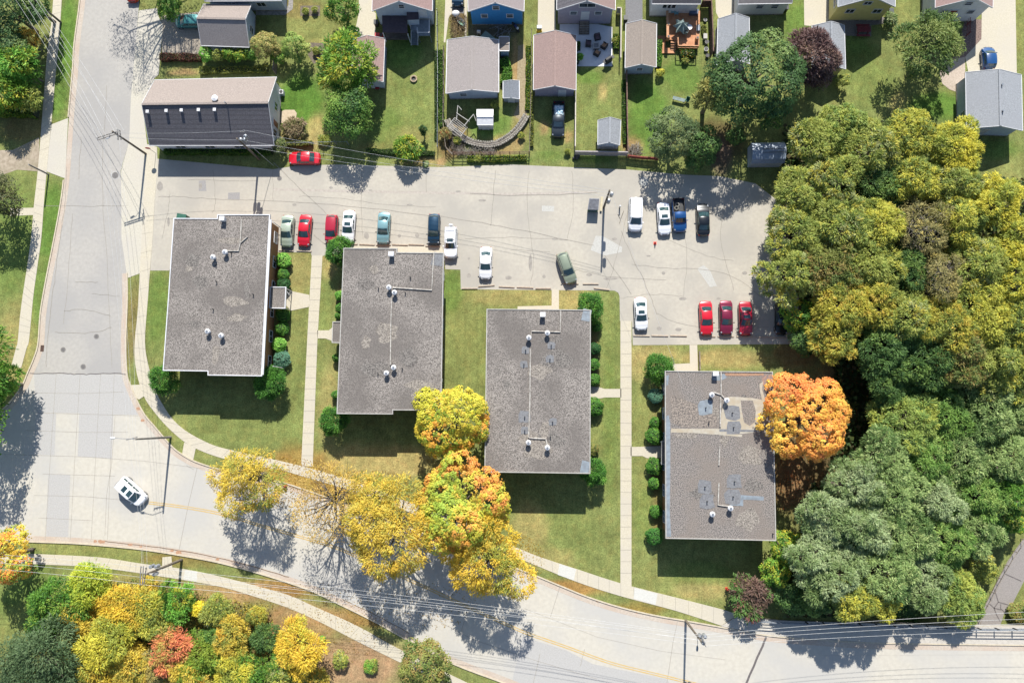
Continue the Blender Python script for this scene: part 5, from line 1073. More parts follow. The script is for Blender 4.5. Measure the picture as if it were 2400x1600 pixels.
# brush pile
def brush(lab, px, py, rx, ry, n, m, seed, h=.5, L=1.4):
    r = random.Random(seed); mb = MB()
    for i in range(n):
        x = px+rx*r.uniform(-1, 1); y = py+ry*r.uniform(-1, 1); a = r.uniform(0, 6.28); p = P3(x, y, r.uniform(.03, h)); d = Vector((math.cos(a), math.sin(a), r.uniform(-.1, .25)))*L*r.uniform(.3, .6)
        mb.tube([p-d, p+Vector((r.uniform(-.1, .1), r.uniform(-.1, .1), .05)), p+d], [.03, .025, .01], 4)
    tag(mb.build('brush_pile', m, label=lab, cat='brush pile'), kind=None)
brush('heap of cut sticks in the corner below the collapsed pergola', 1068, 338, 16, 18, 130, M_bark, 3)
brush('long heap of pale driftwood along the dark rail fence', 1115, 355, 42, 6, 110, M_twig, 4)
brush('heap of pruned twigs at the bottom right of the shed lawn', 1487, 352, 14, 10, 90, M_twig, 5)
brush('dry ornamental stalks left of the bright blue house', 1075, 62, 18, 28, 190, mat('straw', S(176, 150, 112), S(120, 104, 70), 3, 1), 6, .7, 1.0)
# fire ring
p = P3(970, 186); t = thing('fire_pit', 'round stone fire ring in the middle of the long lawn', 'fire pit', p); mb = MB()
for i in range(14): a = i*math.pi/7; mb.box((p.x+.42*math.cos(a), p.y+.42*math.sin(a), .13), (.24, .20, .26), a+1.57)
mb.build('ring', mat('pale_stone', S(226, 204, 170), S(206, 182, 150), 4, .9), t); MB().lathe(p, [(.34, .02), (.34, .05)], 16).build('ashes', M_dark, t)
# patio
struct('patio', [[(1312, 52), (1360, 50), (1435, 64), (1435, 156), (1353, 156), (1350, 90), (1312, 80)]], .03, mat('painted_patio', S(246, 246, 248, .6), S(236, 236, 240, .6), 2, .7))
def armchair(px, py, rz, lab, cush):
    p = P3(px, py, .3); p.z = .03; t = thing('patio_chair', lab, 'patio chair', p, rz, 'dark wicker patio chairs'); m = mat('dark_wicker', (.02, .018, .018), (.035, .03, .03), 8, .7)
    def B(nm, mm, *bx): mb = MB(); [mb.box(*b) for b in bx]; mb.build(nm, mm, t, local=True)
    B('seat', m, ((0, 0, .18), (.74, .74, .30))); B('backrest', m, ((0, .36, .42), (.8, .12, .72))); B('armrest', m, ((-.38, 0, .3), (.12, .8, .56))); B('armrest', m, ((.38, 0, .3), (.12, .8, .56)))
    B('cushion', cush, ((0, -.04, .39), (.60, .62, .12))); B('back_cushion', cush, ((0, .25, .60), (.58, .12, .42)))
cu = mat('tan_cushion', S(216, 170, 130), S(190, 140, 104), 3, .9); cd = mat('plum_cushion', S(140, 112, 118), S(120, 96, 104), 3, .9)
armchair(1400, 88, .25, 'wicker chair nearest the mauve house steps', cd); armchair(1379, 103, 1.5, 'wicker chair left of the square fire table', cd)
armchair(1416, 108, -2.2, 'wicker chair with tan cushion right of the fire table', cu); armchair(1399, 125, 2.6, 'wicker chair with tan cushion below the fire table', cu)
p = P3(1397.5, 107, .5); p.z = .03; t = thing('fire_table', 'square grey fire table between the four wicker chairs', 'table', p, .05)
mb = MB(); mb.box((0, 0, .22), (.8, .8, .42)); mb.build('base', M_dark, t, local=True); mb = MB()
for x, y, a, b in ((0, .4, .95, .16), (0, -.4, .95, .16), (.4, 0, .16, .64), (-.4, 0, .16, .64)): mb.box((x, y, .47), (a, b, .06))
mb.build('table_top', M_trim, t, local=True); mb = MB(); mb.box((0, 0, .46), (.6, .6, .05)); mb.build('burner', M_rpatch, t, local=True)
def grill(px, py, rz, lab, m):
    p = P3(px, py, .5); p.z = .03; t = thing('grill', lab, 'grill', p, rz)
    mb = MB(); mb.box((0, 0, .4), (1.05, .5, .75)); mb.build('cabinet', m, t, local=True); mb = MB(); mb.tube([(-.45, 0, .9), (.45, 0, .9)], .30, 14); mb.build('lid', m, t, local=True, smooth=False)
    for s in (-1, 1): mb = MB(); mb.box((s*.72, 0, .80), (.36, .45, .05)); mb.build('side_shelf', m, t, local=True)
grill(1426, 142, .6, 'black covered grill at the lower right of the white patio', M_dark)
# house steps
t = thing('steps', 'grey wooden steps from the mauve house door down to the patio', 'steps', G(1369, 62))
for i in range(6): a = G(1358, 79-i*5.2, .2+i*.19); b = G(1380, 79-i*5.2, .2+i*.19); MB().beam(a, b, .26, .05).build('tread', M_wood, t)
for x in (1357.5, 1380.5): MB().beam(G(x, 81, .12), G(x, 50, 1.2), .06, .2).build('stringer', M_dark, t)
t = thing('garbage_bin', 'blue lidded bin on the dark step right of the mauve house door', 'bin', P3(1416, 50)); p = P3(1416, 50); MB().lathe(p, [(.28, 0), (.34, .95)], 12).build('bin', mat('bin_grey', S(120, 140, 170), S(100, 120, 150), 3, .5), t); MB().lathe(p+Vector((0, 0, .95)), [(.37, 0), (.37, .05), (.1, .12)], 12).build('lid', mat('bin_blue', S(40, 70, 130), S(30, 60, 110), 3, .5), t)
# ---- cedar deck
t = thing('wooden_deck', 'orange cedar deck with railings and steps behind the white house', 'deck', P3(1600, 60))
D1 = gl([(1562, 24), (1641, 26), (1638.5, 108), (1590, 108), (1588, 96), (1562, 92)], .9); MB().prism([(v.x, v.y) for v in D1], .78, .9).build('floor', M_deck, t)
D2 = gl([(1541, 84), (1560, 84), (1560, 113), (1582, 113), (1582, 125), (1550, 125), (1550, 92), (1541, 92)], .2); MB().prism([(v.x, v.y) for v in D2], .05, .2).build('lower_walk', M_deck, t)
for i in range(4): a, b = G(1572, 99+i*5.5, .75-i*.17), G(1584, 99+i*5.5, .75-i*.17); MB().beam(a, b, .26, .05).build('tread', M_deckrail, t)
for a, b in (((1564, 26), (1565, 56)), ((1565, 57), (1565, 88)), ((1638, 27), (1638, 56)), ((1638, 88), (1638, 106)), ((1590, 107), (1638, 108)), ((1589, 88), (1590, 107))):
    A, B = G(*a, 1.8), G(*b, 1.8); w = .35 if a[0] < 1566 else .14
    MB().beam(A, B, w, .06).build('top_rail', M_deckrail, t); A.z = B.z = 1.2; MB().beam(A, B, .05, .06).build('lower_rail', M_deckrail, t)
    n = max(2, int((B-A).length/.5)); mb = MB()
    for i in range(n+1): q = A.lerp(B, i/n); mb.box((q.x, q.y, 1.35), (.06, .06, .9))
    mb.build('balusters', M_deckrail, t)
for q in ((1567, 57), (1567, 86), (1635, 89)): p = G(*q, 1.8); MB().box((p.x, p.y, 1.4), (.42, .42, .95)).build('planter_box', M_deckrail, t); MB().box((p.x, p.y, 1.885), (.28, .28, .03)).build('planter_soil', M_dark, t)
for q in D1: MB().box((q.x*.995, q.y, .39), (.12, .12, .78)).build('post', M_deckrail, t)
p = P3(1597, 62, 1.9); t = thing('parasol', 'folded grey green parasol standing on the cedar deck', 'parasol', (p.x, p.y, .9)); MB().tube([(p.x, p.y, .9), (p.x, p.y, 3.0)], .03, 8).build('pole', M_galv, t)
mb = MB(); n = 14; vs = [(p.x, p.y, 3.0)]; r_ = random.Random(9)
for k, (r, z) in enumerate(((.35, 2.6), (.75, 2.2), (.95, 1.9))): vs += [(p.x+r*(1+(.35 if j % 2 else -.2))*math.cos(6.283*j/n), p.y+r*(1+(.35 if j % 2 else -.2))*math.sin(6.283*j/n), z+r_.uniform(-.1, .1)) for j in range(n)]
mb.add(vs, [(0, 1+j, 1+(j+1) % n) for j in range(n)]+[(1+k*n+j, 1+(k+1)*n+j, 1+(k+1)*n+(j+1) % n, 1+k*n+(j+1) % n) for k in range(2) for j in range(n)]); mb.build('canopy', mat('parasol_cloth', S(176, 196, 190), S(140, 160, 156), 3, .8), t)
def chair2(px, py, z0, rz, lab, m, grp=None):
    p = P3(px, py, z0+.4); p.z = z0; t = thing('deck_chair', lab, 'chair', p, rz, grp)
    def B(nm, *bx): mb = MB(); [mb.box(*b) for b in bx]; mb.build(nm, m, t, local=True)
    B('seat', ((0, 0, .42), (.55, .55, .05))); B('backrest', ((0, .27, .72), (.55, .05, .6)))
    for x in (-.25, .25):
        B('armrest', ((x*1.1, 0, .64), (.05, .5, .04)))
        for y in (-.25, .25): B('leg', ((x, y, .21), (.05, .05, .42)))
ct = mat('teal_chair', S(150, 200, 204), S(120, 176, 184), 3, .6); cg = mat('grey_mesh', S(150, 170, 168), S(120, 140, 138), 3, .7)
chair2(1577, 26, .9, 0, 'pale teal chair at the left end of the house wall on the deck', ct); chair2(1585, 30, .9, .1, 'taller teal chair beside the pale teal one on the deck', ct)
chair2(1591, 54, .9, 1.2, 'grey chair left of the folded parasol', cg); chair2(1607, 77, .9, 2.9, 'grey chair below the folded parasol', cg)
p = P3(1615, 66, 1.4); t = thing('round_table', 'small white round table right of the folded parasol', 'table', (p.x, p.y, .9)); MB().lathe((p.x, p.y, 1.6), [(.42, 0), (.42, .04)], 18).build('table_top', M_white, t); MB().tube([(p.x, p.y, .9), (p.x, p.y, 1.6)], .04, 8).build('leg', M_white, t)
grill(1635, 71, 1.57, 'silver grill at the right rail of the cedar deck', M_galv)
p = P3(1626, 30, 1.2); t = thing('storage_box', 'dark blue grey bench box against the white house on the deck', 'storage box', (p.x, p.y, .9)); MB().box((p.x, p.y, 1.2), (1.25, .65, .55)).build('box', mat('box_blue', S(92, 108, 138), S(80, 96, 124), 3, .6), t); MB().box((p.x, p.y, 1.50), (1.32, .72, .06)).build('lid', mat('box_lid', S(104, 118, 146), S(90, 104, 132), 3, .6), t)
def pot(px, py, r, h, m, lab, nm='flower_pot', cat='pot'):
    p = P3(px, py); t = thing(nm, lab, cat, p); MB().lathe(p, [(r*.7, 0), (r, h), (r*.9, h), (r*.85, h-.04)], 14).build('pot', m, t); MB().lathe(p+Vector((0, 0, h-.06)), [(r*.84, 0), (r*.84, .03)], 12).build('soil', M_dark, t)
pot(1654, 118, .32, .35, M_white, 'white round pot by the brown fence, the larger lower one'); pot(1652, 49, .26, .3, M_white, 'white pot by the brown fence near the house'); pot(1655, 102, .28, .5, M_trim, 'pale pot by the brown fence midway'); pot(1657, 133, .3, .4, M_dark, 'dark pot at the bottom end of the brown fence')
p = P3(1651, 90); MB().box((p.x, p.y, .3), (.5, .7, .6)).box((p.x, p.y, .63), (.56, .76, .05)).build('garden_box', M_trim, label='pale upright box between the deck and the brown fence', cat='box')
pot(1355, 144, .24, .3, mat('terracotta', S(200, 120, 90), S(180, 104, 78), 3, .9), 'reddish pot at the left edge of the white patio')
# ---- yard clutter
def picnic(px, py, lab, m):
    p = P3(px, py, .6); p.z = 0; t = thing('picnic_table', lab, 'picnic table', p)
    def B(nm, *bx): mb = MB(); [mb.box(*b) for b in bx]; mb.build(nm, m, t, local=True)
    B('table_top', *[((0, y, .74), (1.9, .14, .04)) for y in (-.34, -.17, 0, .17, .34)])
    for s in (-1, 1): B('bench', *[((0, s*(.72+k*.15), .44), (1.9, .13, .04)) for k in (0, 1)])
    for s in (-1, 1): B('leg_frame', ((s*.7, 0, .38), (.08, 1.7, .08)), ((s*.7, -.35, .36), (.08, .08, .72)), ((s*.7, .35, .36), (.08, .08, .72)))
picnic(2024, 70, 'dark red picnic table on the paved yard of the yellow house', mat('picnic_red', S(150, 44, 58), S(130, 34, 48), 3, .7))
struct('yard_paving', [[(1953, 40), (2074, 41), (2072, 56), (2042, 60), (2042, 86), (1980, 84), (1953, 70)]], .02, mat('grey_pavers', S(150, 142, 136), S(130, 124, 120), 5, .9))
struct('paver_circle', [[(2213, 144), (2262, 134), (2262, 217), (2248, 218), (2225, 210), (2208, 196), (2202, 170)]], .022, mat('pink_pavers', S(226, 208, 190), S(200, 182, 164), 5, .9))
struct('stone_patio', [[(2262, 46), (2303, 46), (2300, 92), (2262, 134), (2213, 144), (2225, 110), (2250, 90)]], .018, mat('mulch', S(176, 150, 138), S(120, 100, 92), 6, 1))
struct('driveway', [[(2303, -120), (2378, -120), (2383, 176), (2270, 172), (2262, 134), (2300, 92)], [(1883, -100), (1950, -100), (1953, 52), (1940, 56), (1905, 62), (1885, 60)], [(1673, -100), (1728, -100), (1722, 40), (1686, 46), (1678, 30)], [(842, -100), (872, -100), (872, 24), (881, 32), (880, 92), (828, 96), (841, 30)], [(1262, -60), (1303, -60), (1302, 76), (1260, 76)], [(1046, -60), (1062, -60), (1061, 30), (1052, 40), (1044, 100), (1040, 100)], [(1088, -60), (1096, -60), (1093, 90), (1089, 90)]], .020, M_walk)
struct('asphalt_driveway', [[(1466, -100), (1505, -100), (1506, 54), (1466, 58)], [(1061, -60), (1089, -60), (1087, 32), (1062, 32)]], .024, mat('grey_driveway', S(150, 150, 154), S(132, 132, 136), 6, .9))
struct('shared_drive', [[(378, 38), (410, 34), (470, 28), (478, 128), (380, 132)]], .012, mat('dusty_drive', S(196, 184, 168), S(176, 164, 148), 4, .95))
struct('garden_path', [[(600, 26), (660, 26), (676, 14), (680, -40), (690, -40), (686, 22), (668, 36), (600, 36)]], .02, mat('flagstones', S(190, 184, 178), S(150, 146, 140), 3, .9))
struct('garden_bed', [[(704, 14), (750, 14), (750, 38), (704, 38)], [(722, 100), (764, 102), (770, 140), (735, 150), (722, 130)], [(790, 70), (815, 72), (818, 98), (797, 98)]], .012, mat('bed_soil', S(150, 136, 118), S(104, 96, 84), 5, 1))
struct('bare_ground', [[(659, 262), (668, 258), (690, 258), (696, 266), (693, 282), (676, 292), (658, 288)]], .05, mat('sand_slab', S(232, 212, 182), S(216, 196, 166), 3, .9))
struct('gravel_path', [[(1214, 108), (1228, 104), (1236, 150), (1232, 230), (1236, 275), (1222, 285), (1204, 270), (1216, 240), (1212, 180)]], .012, mat('straw_path', S(196, 180, 146), S(170, 152, 118), 4, 1))
t = thing('air_conditioner', 'white air conditioning unit beside the gable of the long building', 'air conditioner', P3(661, 218)); p = P3(661, 218, .4); MB().box((p.x, p.y, .42), (.62, .62, .8)).build('case', M_white, t); MB().lathe((p.x, p.y, .83), [(.24, 0), (.24, .02)], 14).build('fan_grille', M_dark, t)
# deck and stairs of the pale house
t = thing('grey_deck', 'blue grey raised deck with stairs behind the pale house', 'deck', P3(985, 64)); mg2 = mat('grey_deck_boards', S(150, 160, 168), S(132, 142, 150), 3, .7, lines=(1, .2, .3, .15))
q = gl([(963, 46), (1008, 46), (1008, 84), (980, 84), (980, 72), (963, 72)], 1.9); MB().prism([(v.x, v.y) for v in q], 1.78, 1.9).build('floor', mg2, t)
for v in q: MB().box((v.x, v.y, .9), (.1, .1, 1.78)).build('post', M_galv, t)
for a, b in ((3, 4), (1, 2), (2, 3)): MB().beam(q[a]+Vector((0, 0, .9)), q[b]+Vector((0, 0, .9)), .07, .07).build('rail', M_white, t)
for i in range(8): a = G(964, 73+i*4.4, 1.75-i*.21); b = G(979, 73+i*4.4, 1.75-i*.21); MB().beam(a, b, .26, .05).build('tread', mg2, t)
for x in (963.5, 979.5): MB().beam(G(x, 72, 2.5), G(x, 107, 1.0), .05, .06).build('handrail', M_white, t)
t = thing('porch_roof', 'flat dark brown porch roof attached behind the pale house', 'porch', P3(925, 60)); q = gl([(895, 33), (953, 33), (955, 78), (897, 76)], 2.6); MB().prism([(v.x, v.y) for v in q], 2.45, 2.6).build('roof', mat('dark_brown_roof', S(104, 88, 96), S(92, 78, 86), 3, .9), t)
for v in q[2:]: MB().box((v.x, v.y, 1.22), (.12, .12, 2.45)).build('post', M_white, t)
q = gl([(955, 29), (979, 29), (980, 45), (955, 46)], 3.4); MB().prism([(v.x, v.y) for v in q], 0, 3.4).build('side_entry', SD_lb, t); MB().prism(offset([Vector((v.x, v.y)) for v in q], -.1), 3.4, 3.5).build('entry_roof', mat('dark_brown_roof', None), t)
q = gl([(903, 76), (957, 78), (957, 91), (903, 91)], .4); MB().prism([(v.x, v.y) for v in q], 0, .4).build('step_platform', mat('brown_boards2', S(130, 120, 112), S(110, 100, 94), 3, .9), t)
p = P3(888, 82, .6); t = thing('ride_on_mower', 'red ride on mower beside the pinkish narrow garage', 'mower', (p.x, p.y, 0)); MB().box((p.x-.25, p.y, .5), (.7, .6, .35)).build('bonnet', mat('mower_red', S(214, 30, 40, .6), S(190, 24, 34, .6), 3, .4), t); MB().box((p.x+.35, p.y, .4), (.6, .7, .2)).build('deck', mat('mower_red', None), t); MB().box((p.x+.3, p.y, .62), (.35, .4, .2)).build('seat', M_dark, t)
for sx in (-.45, .5):
    for sy in (-.38, .38): MB().tube([(p.x+sx, p.y+sy-.06, .22), (p.x+sx, p.y+sy+.06, .22)], .22, 12).build('wheel', M_tire, t)
# things around the blue house
p = P3(1068, 31, .5); MB().ell((p.x, p.y, .35), (.62, .5, .35), 16, 8).build('covered_kettle', M_white, smooth=True, label='round white cover beside the navy car driveway', cat='cover')
def boat():
    a, b = P3(1072, 44, .3), P3(1088, 61, .3); t = thing('rowing_boat', 'small white dinghy with green inside lying in the dry bed', 'boat', (a+b)/2); d = (b-a); L = d.length; d.normalize(); n = Vector((-d.y, d.x, 0)); vs = []
    for i in range(9): u = i/8; w = .42*math.sin(math.pi*min(1, .08+u*.75))**.8; c = a+d*L*u; vs += [c-n*w+Vector((0, 0, .35)), c-n*w*.6+Vector((0, 0, -.1)), c+n*w*.6+Vector((0, 0, -.1)), c+n*w+Vector((0, 0, .35))]
    MB().add(vs, [(i*4+j, i*4+j+1, i*4+j+5, i*4+j+4) for i in range(8) for j in range(3)]+[(0, 1, 2, 3), (32, 33, 34, 35)]).build('hull', M_white, t)
    vs2 = [v+Vector((0, 0, .03)) for i, v in enumerate(vs) if i % 4 in (1, 2) and 8 <= i < 32]; MB().add(vs2, [(i*2, i*2+1, i*2+3, i*2+2) for i in range(len(vs2)//2-1)]).build('floor', mat('boat_green', S(130, 200, 170), S(110, 180, 150), 3, .5), t)
boat()
a4 = gl([(1124, 88), (1138, 72), (1160, 90), (1150, 100)], .8); MB().prism([(v.x, v.y) for v in a4], .72, .8).build('tilted_panel', mat('green_grey_panel', S(150, 176, 170), S(130, 158, 152), 2, .5), label='grey green panel leaning above the wide garage roof', cat='panel')
p = P3(1122, 74, .5); t = thing('outdoor_chair', 'white plastic chair left of the grey green panel', 'chair', (p.x, p.y, 0)); MB().box((p.x, p.y, .42), (.5, .5, .05)).build('seat', M_white, t); MB().box((p.x, p.y-.25, .75), (.5, .06, .65)).build('backrest', M_white, t)
for sx in (-.22, .22):
    for sy in (-.22, .22): MB().box((p.x+sx, p.y+sy, .2), (.05, .05, .4)).build('leg', M_white, t)
p = P3(1136, 50, .5); t = thing('cooler', 'blue box under the left window of the bright blue house', 'box', (p.x, p.y, 0)); MB().box((p.x, p.y, .4), (.8, .6, .7)).build('box', mat('cooler_blue', S(60, 100, 190), S(50, 90, 170), 3, .5), t); MB().box((p.x, p.y, .78), (.86, .66, .06)).build('lid', mat('cooler_blue', None), t)
brush('stacked metal tubes lying behind the bright blue house', 1178, 68, 14, 10, 14, M_galv, 11, .5, 2.6)
p = P3(1207, 62, .5); t = thing('motorcycle', 'dark motorcycle with white parts right of the metal tubes', 'motorcycle', (p.x, p.y, 0), -.9)
def B2(nm, m, f): mb = MB(); f(mb); mb.build(nm, m, t, local=True)
for x in (-.7, .7): B2('wheel', M_tire, lambda q, x=x: q.tube([(x, -.07, .3), (x, .07, .3)], .31, 14))
B2('frame', M_dark, lambda q: q.box((0, 0, .5), (1.0, .22, .35))); B2('tank', mat('tank_navy', (.03, .04, .12), (.03, .04, .1), 2, .3), lambda q: q.ell((.2, 0, .82), (.32, .2, .16), 10, 6)); B2('seat', M_dark, lambda q: q.box((-.35, 0, .78), (.6, .26, .1))); B2('handlebar', M_galv, lambda q: q.tube([(.5, -.38, 1.0), (.55, 0, .95), (.5, .38, 1.0)], .02, 6)); B2('fairing', M_white, lambda q: q.ell((.62, 0, .8), (.18, .2, .22), 10, 6))
a, b = P3(1577, 229, .5), P3(1605, 236, .5); t = thing('lawn_bench', 'grey mesh bench on the lawn above the olive tree', 'bench', ((a+b)/2)); MB().beam(a.lerp(b, 0), b, .5, .05).build('seat', cg, t)
for u in (.08, .92): q = a.lerp(b, u); MB().box((q.x, q.y, .23), (.06, .45, .46)).build('leg', M_dark, t)
chair2(1611, 235, 0, -.5, 'green lawn chair right of the mesh bench', mat('lawn_green', S(60, 130, 100), S(50, 116, 90), 3, .6))
p = P3(884, 204, .5); t = thing('red_chair', 'red cushioned chair at the lower end of the pinkish narrow garage', 'chair', (p.x, p.y, 0)); MB().box((p.x, p.y, .42), (.6, .6, .1)).build('seat', mat('cushion_red', S(190, 50, 50), S(170, 44, 44), 3, .8), t); MB().box((p.x, p.y+.3, .75), (.6, .08, .6)).build('backrest', M_wood, t)
for sx in (-.26, .26):
    for sy in (-.26, .26): MB().box((p.x+sx, p.y+sy, .2), (.06, .06, .38)).build('leg', M_wood, t)
p = P3(1350, 372); mb = MB(); 
for k in range(4): mb.ell((p.x+(k-1.5)*.22, p.y+(k % 2)*.3, .2), (.25, .25, .2), 8, 5)
mb.build('rubbish_bags', M_dark, smooth=True, label='dark bags at the left end of the pinkish grey board fence', cat='bags')
p = P3(1264, 68, .3); t = thing('yellow_case', 'yellow topped silver box at the top left corner of the reddish brown garage', 'box', (p.x, p.y, 0)); MB().box((p.x, p.y, .5), (.7, .5, .8)).build('box', M_galv, t); MB().box((p.x, p.y-.35, .3), (.8, .25, .5)).build('tray', mat('case_yellow', S(246, 206, 60, .6), S(226, 186, 50, .6), 2, .5), t)

def wheelie(px, py, lab, c):
    p = G(px, py); t = thing('wheeled_bin', lab, 'bin', p); m = mat('bin_'+str(c[0]), S(*c), S(*[int(v*.85) for v in c]), 3, .5)
    MB().prism([(p.x+x, p.y+y) for x, y in ((-.27, -.3), (.27, -.3), (.27, .3), (-.27, .3))], .08, .95).build('bin', m, t); MB().box((p.x, p.y, .99), (.62, .70, .07)).build('lid', m, t)
    for s in (-1, 1): MB().tube([(p.x+s*.24-.03, p.y+.3, .1), (p.x+s*.24+.03, p.y+.3, .1)], .1, 10).build('wheel', M_tire, t)
wheelie(1352, 148, 'green wheeled bin at the lower right corner of the reddish brown garage', (60, 90, 70)); wheelie(1465, 50, 'black wheeled bin at the top left corner of the taupe roofed garage', (50, 52, 56)); wheelie(1822, 20, 'blue wheeled bin under the white house above the purple tree', (40, 70, 140)); wheelie(1838, 26, 'black wheeled bin at the right end of the white house wall', (44, 46, 50))
wheelie(884, 60, 'dark wheeled bin left of the brown porch roof', (50, 50, 60)); wheelie(2082, 34, 'grey wheeled bin at the foot of the yellow house wall', (90, 94, 98))
# ================================================================== TREES AND PLANTS
def rgbl(c, k):
    v = np.array([lin(c[0])*.99, lin(c[1])*1.05, lin(c[2])*1.0])*k; return v*.92+v.mean()*.08
def make_leaves(rng, c, R, Rz, n, size, pal, lobes=10, clump=.16, irr=0, style='clump', k=.5, zmin=-.35, aspect=1.0, gap=0.0, solid=0):
    c = np.array(c)
    # lobes on an ellipsoid
    nl = lobes
    i = np.arange(nl)+.5; ph = np.arccos(1-(1-zmin)*i/nl); th = np.pi*(1+5**.5)*i+rng.uniform(0, 6.28)
    dirs = np.stack([np.cos(th)*np.sin(ph), np.sin(th)*np.sin(ph), np.cos(ph)], 1)+rng.normal(0, .12, (nl, 3))
    if solid:
        lc = np.zeros((1, 3)); lr = np.ones(1)
    else:
        lc = dirs*rng.uniform(.50, .73, (nl, 1)); lr = rng.uniform(.30, .42, nl)*(12/nl)**.12
        lc = np.vstack([lc, [[0, 0, .08]]]); lr = np.append(lr, .72)
    if irr and not solid:
        lc = dirs*rng.uniform(.35, .84, (nl, 1)); lr = rng.uniform(.18, .40, nl); lc = np.vstack([lc, [[0, 0, -.1]]]); lr = np.append(lr, .62)
    # clump seeds over lobe surfaces, dropped when buried in another lobe
    K = int(38/clump**1.2)+60
    w = lr**2/np.sum(lr**2); li = rng.choice(len(lr), K*3, p=w)
    d = rng.normal(size=(K*3, 3)); d[:, 2] = np.abs(d[:, 2])*1.0-.25*rng.uniform(0, 1, K*3); d /= np.linalg.norm(d, axis=1)[:, None]
    sp = lc[li]+d*lr[li][:, None]
    dist = np.linalg.norm(sp[:, None, :]-lc[None], axis=2)/lr[None]
    ok = np.sum(dist < .92, axis=1) <= 0
    sp = sp[ok][:K]; sd = d[ok][:K]
    if gap: kp = rng.uniform(size=len(sp)) > gap; sp, sd = sp[kp], sd[kp]
    K = len(sp)
    if solid: sp = sp*(1+.09*np.sin(sp @ rng.normal(0, 3.2, 3)+rng.uniform(0, 6))+.06*np.sin(sp @ rng.normal(0, 6, 3)))[:, None]
    # colour per clump, spatially coherent
    ws = np.array([p[1] for p in pal], float); ws /= ws.sum(); cum = np.cumsum(ws)
    f = sum(np.sin(sp @ rng.normal(0, 2.6, 3)+rng.uniform(0, 6.28)) for _ in range(4))/2.2+rng.normal(0, .5, K)
    rank = np.argsort(np.argsort(f))/max(1, K-1)
    ci = np.searchsorted(cum, rank).clip(0, len(pal)-1)
    pc = np.stack([rgbl(p[0], k*1.85) for p in pal]).clip(0, .75); ccol = pc[ci]*rng.uniform(.86, 1.14, (K, 1))
    s = rng.integers(0, K, n)
    off = rng.normal(size=(n, 3)); off /= np.linalg.norm(off, axis=1)[:, None]; off[:, 2] = np.where(off[:, 2] < -.3, -off[:, 2], off[:, 2])
    rad = (rng.uniform(.55, 1.0, n) if style != 'feather' else .5+.95*rng.beta(1.6, 2.2, n))[:, None]*clump
    scale = np.array([R, R, Rz])
    pos = (sp[s]+off*rad)*scale
    nrm = off*.8+sd[s]*.6+np.array([0, .12, .45])+rng.normal(0, .25, (n, 3)); nrm /= np.linalg.norm(nrm, axis=1)[:, None]
    rnd = rng.normal(size=(n, 3))
    if style == 'feather':
        ax = off*.6+sd[s]+rng.normal(0, .45, (n, 3))+np.array([0, 0, -.15]); ax -= nrm*np.sum(ax*nrm, 1)[:, None]*.6
    else: ax = rnd-nrm*np.sum(rnd*nrm, 1)[:, None]
    ax /= np.linalg.norm(ax, axis=1)[:, None]+1e-9
    bx = np.cross(nrm, ax); bx /= np.linalg.norm(bx, axis=1)[:, None]+1e-9
    sz = size*rng.uniform(.65, 1.3, n)[:, None]; a = ax*sz*.5*aspect; b = bx*sz*.5/max(1, aspect**.5)
    P = pos+c
    V = np.stack([P-a, P-b*.9+a*.1, P+a, P+b*.9-a*.1], 1).reshape(-1, 3)
    col = ccol[s]*rng.uniform(.86, 1.15, (n, 1)); col[:, 0] *= rng.uniform(.94, 1.07, n)
    C = np.concatenate([col, np.ones((n, 1))], 1).repeat(4, 0)
    return V, C, lc*scale+c, sp*scale+c
def limb(mb, a, b, r0, r1, rr, bend=.12, n=4, seg=6):
    a, b = Vector(a), Vector(b); L = (b-a).length; P = []; R_ = []
    o = Vector((rr.uniform(-1, 1), rr.uniform(-1, 1), rr.uniform(-.3, .5)))*bend*L
    for i in range(n+1): u = i/n; P.append(a.lerp(b, u)+o*4*u*(1-u)*.5); R_.append(r0+(r1-r0)*u)
    mb.tube(P, R_, seg); return P
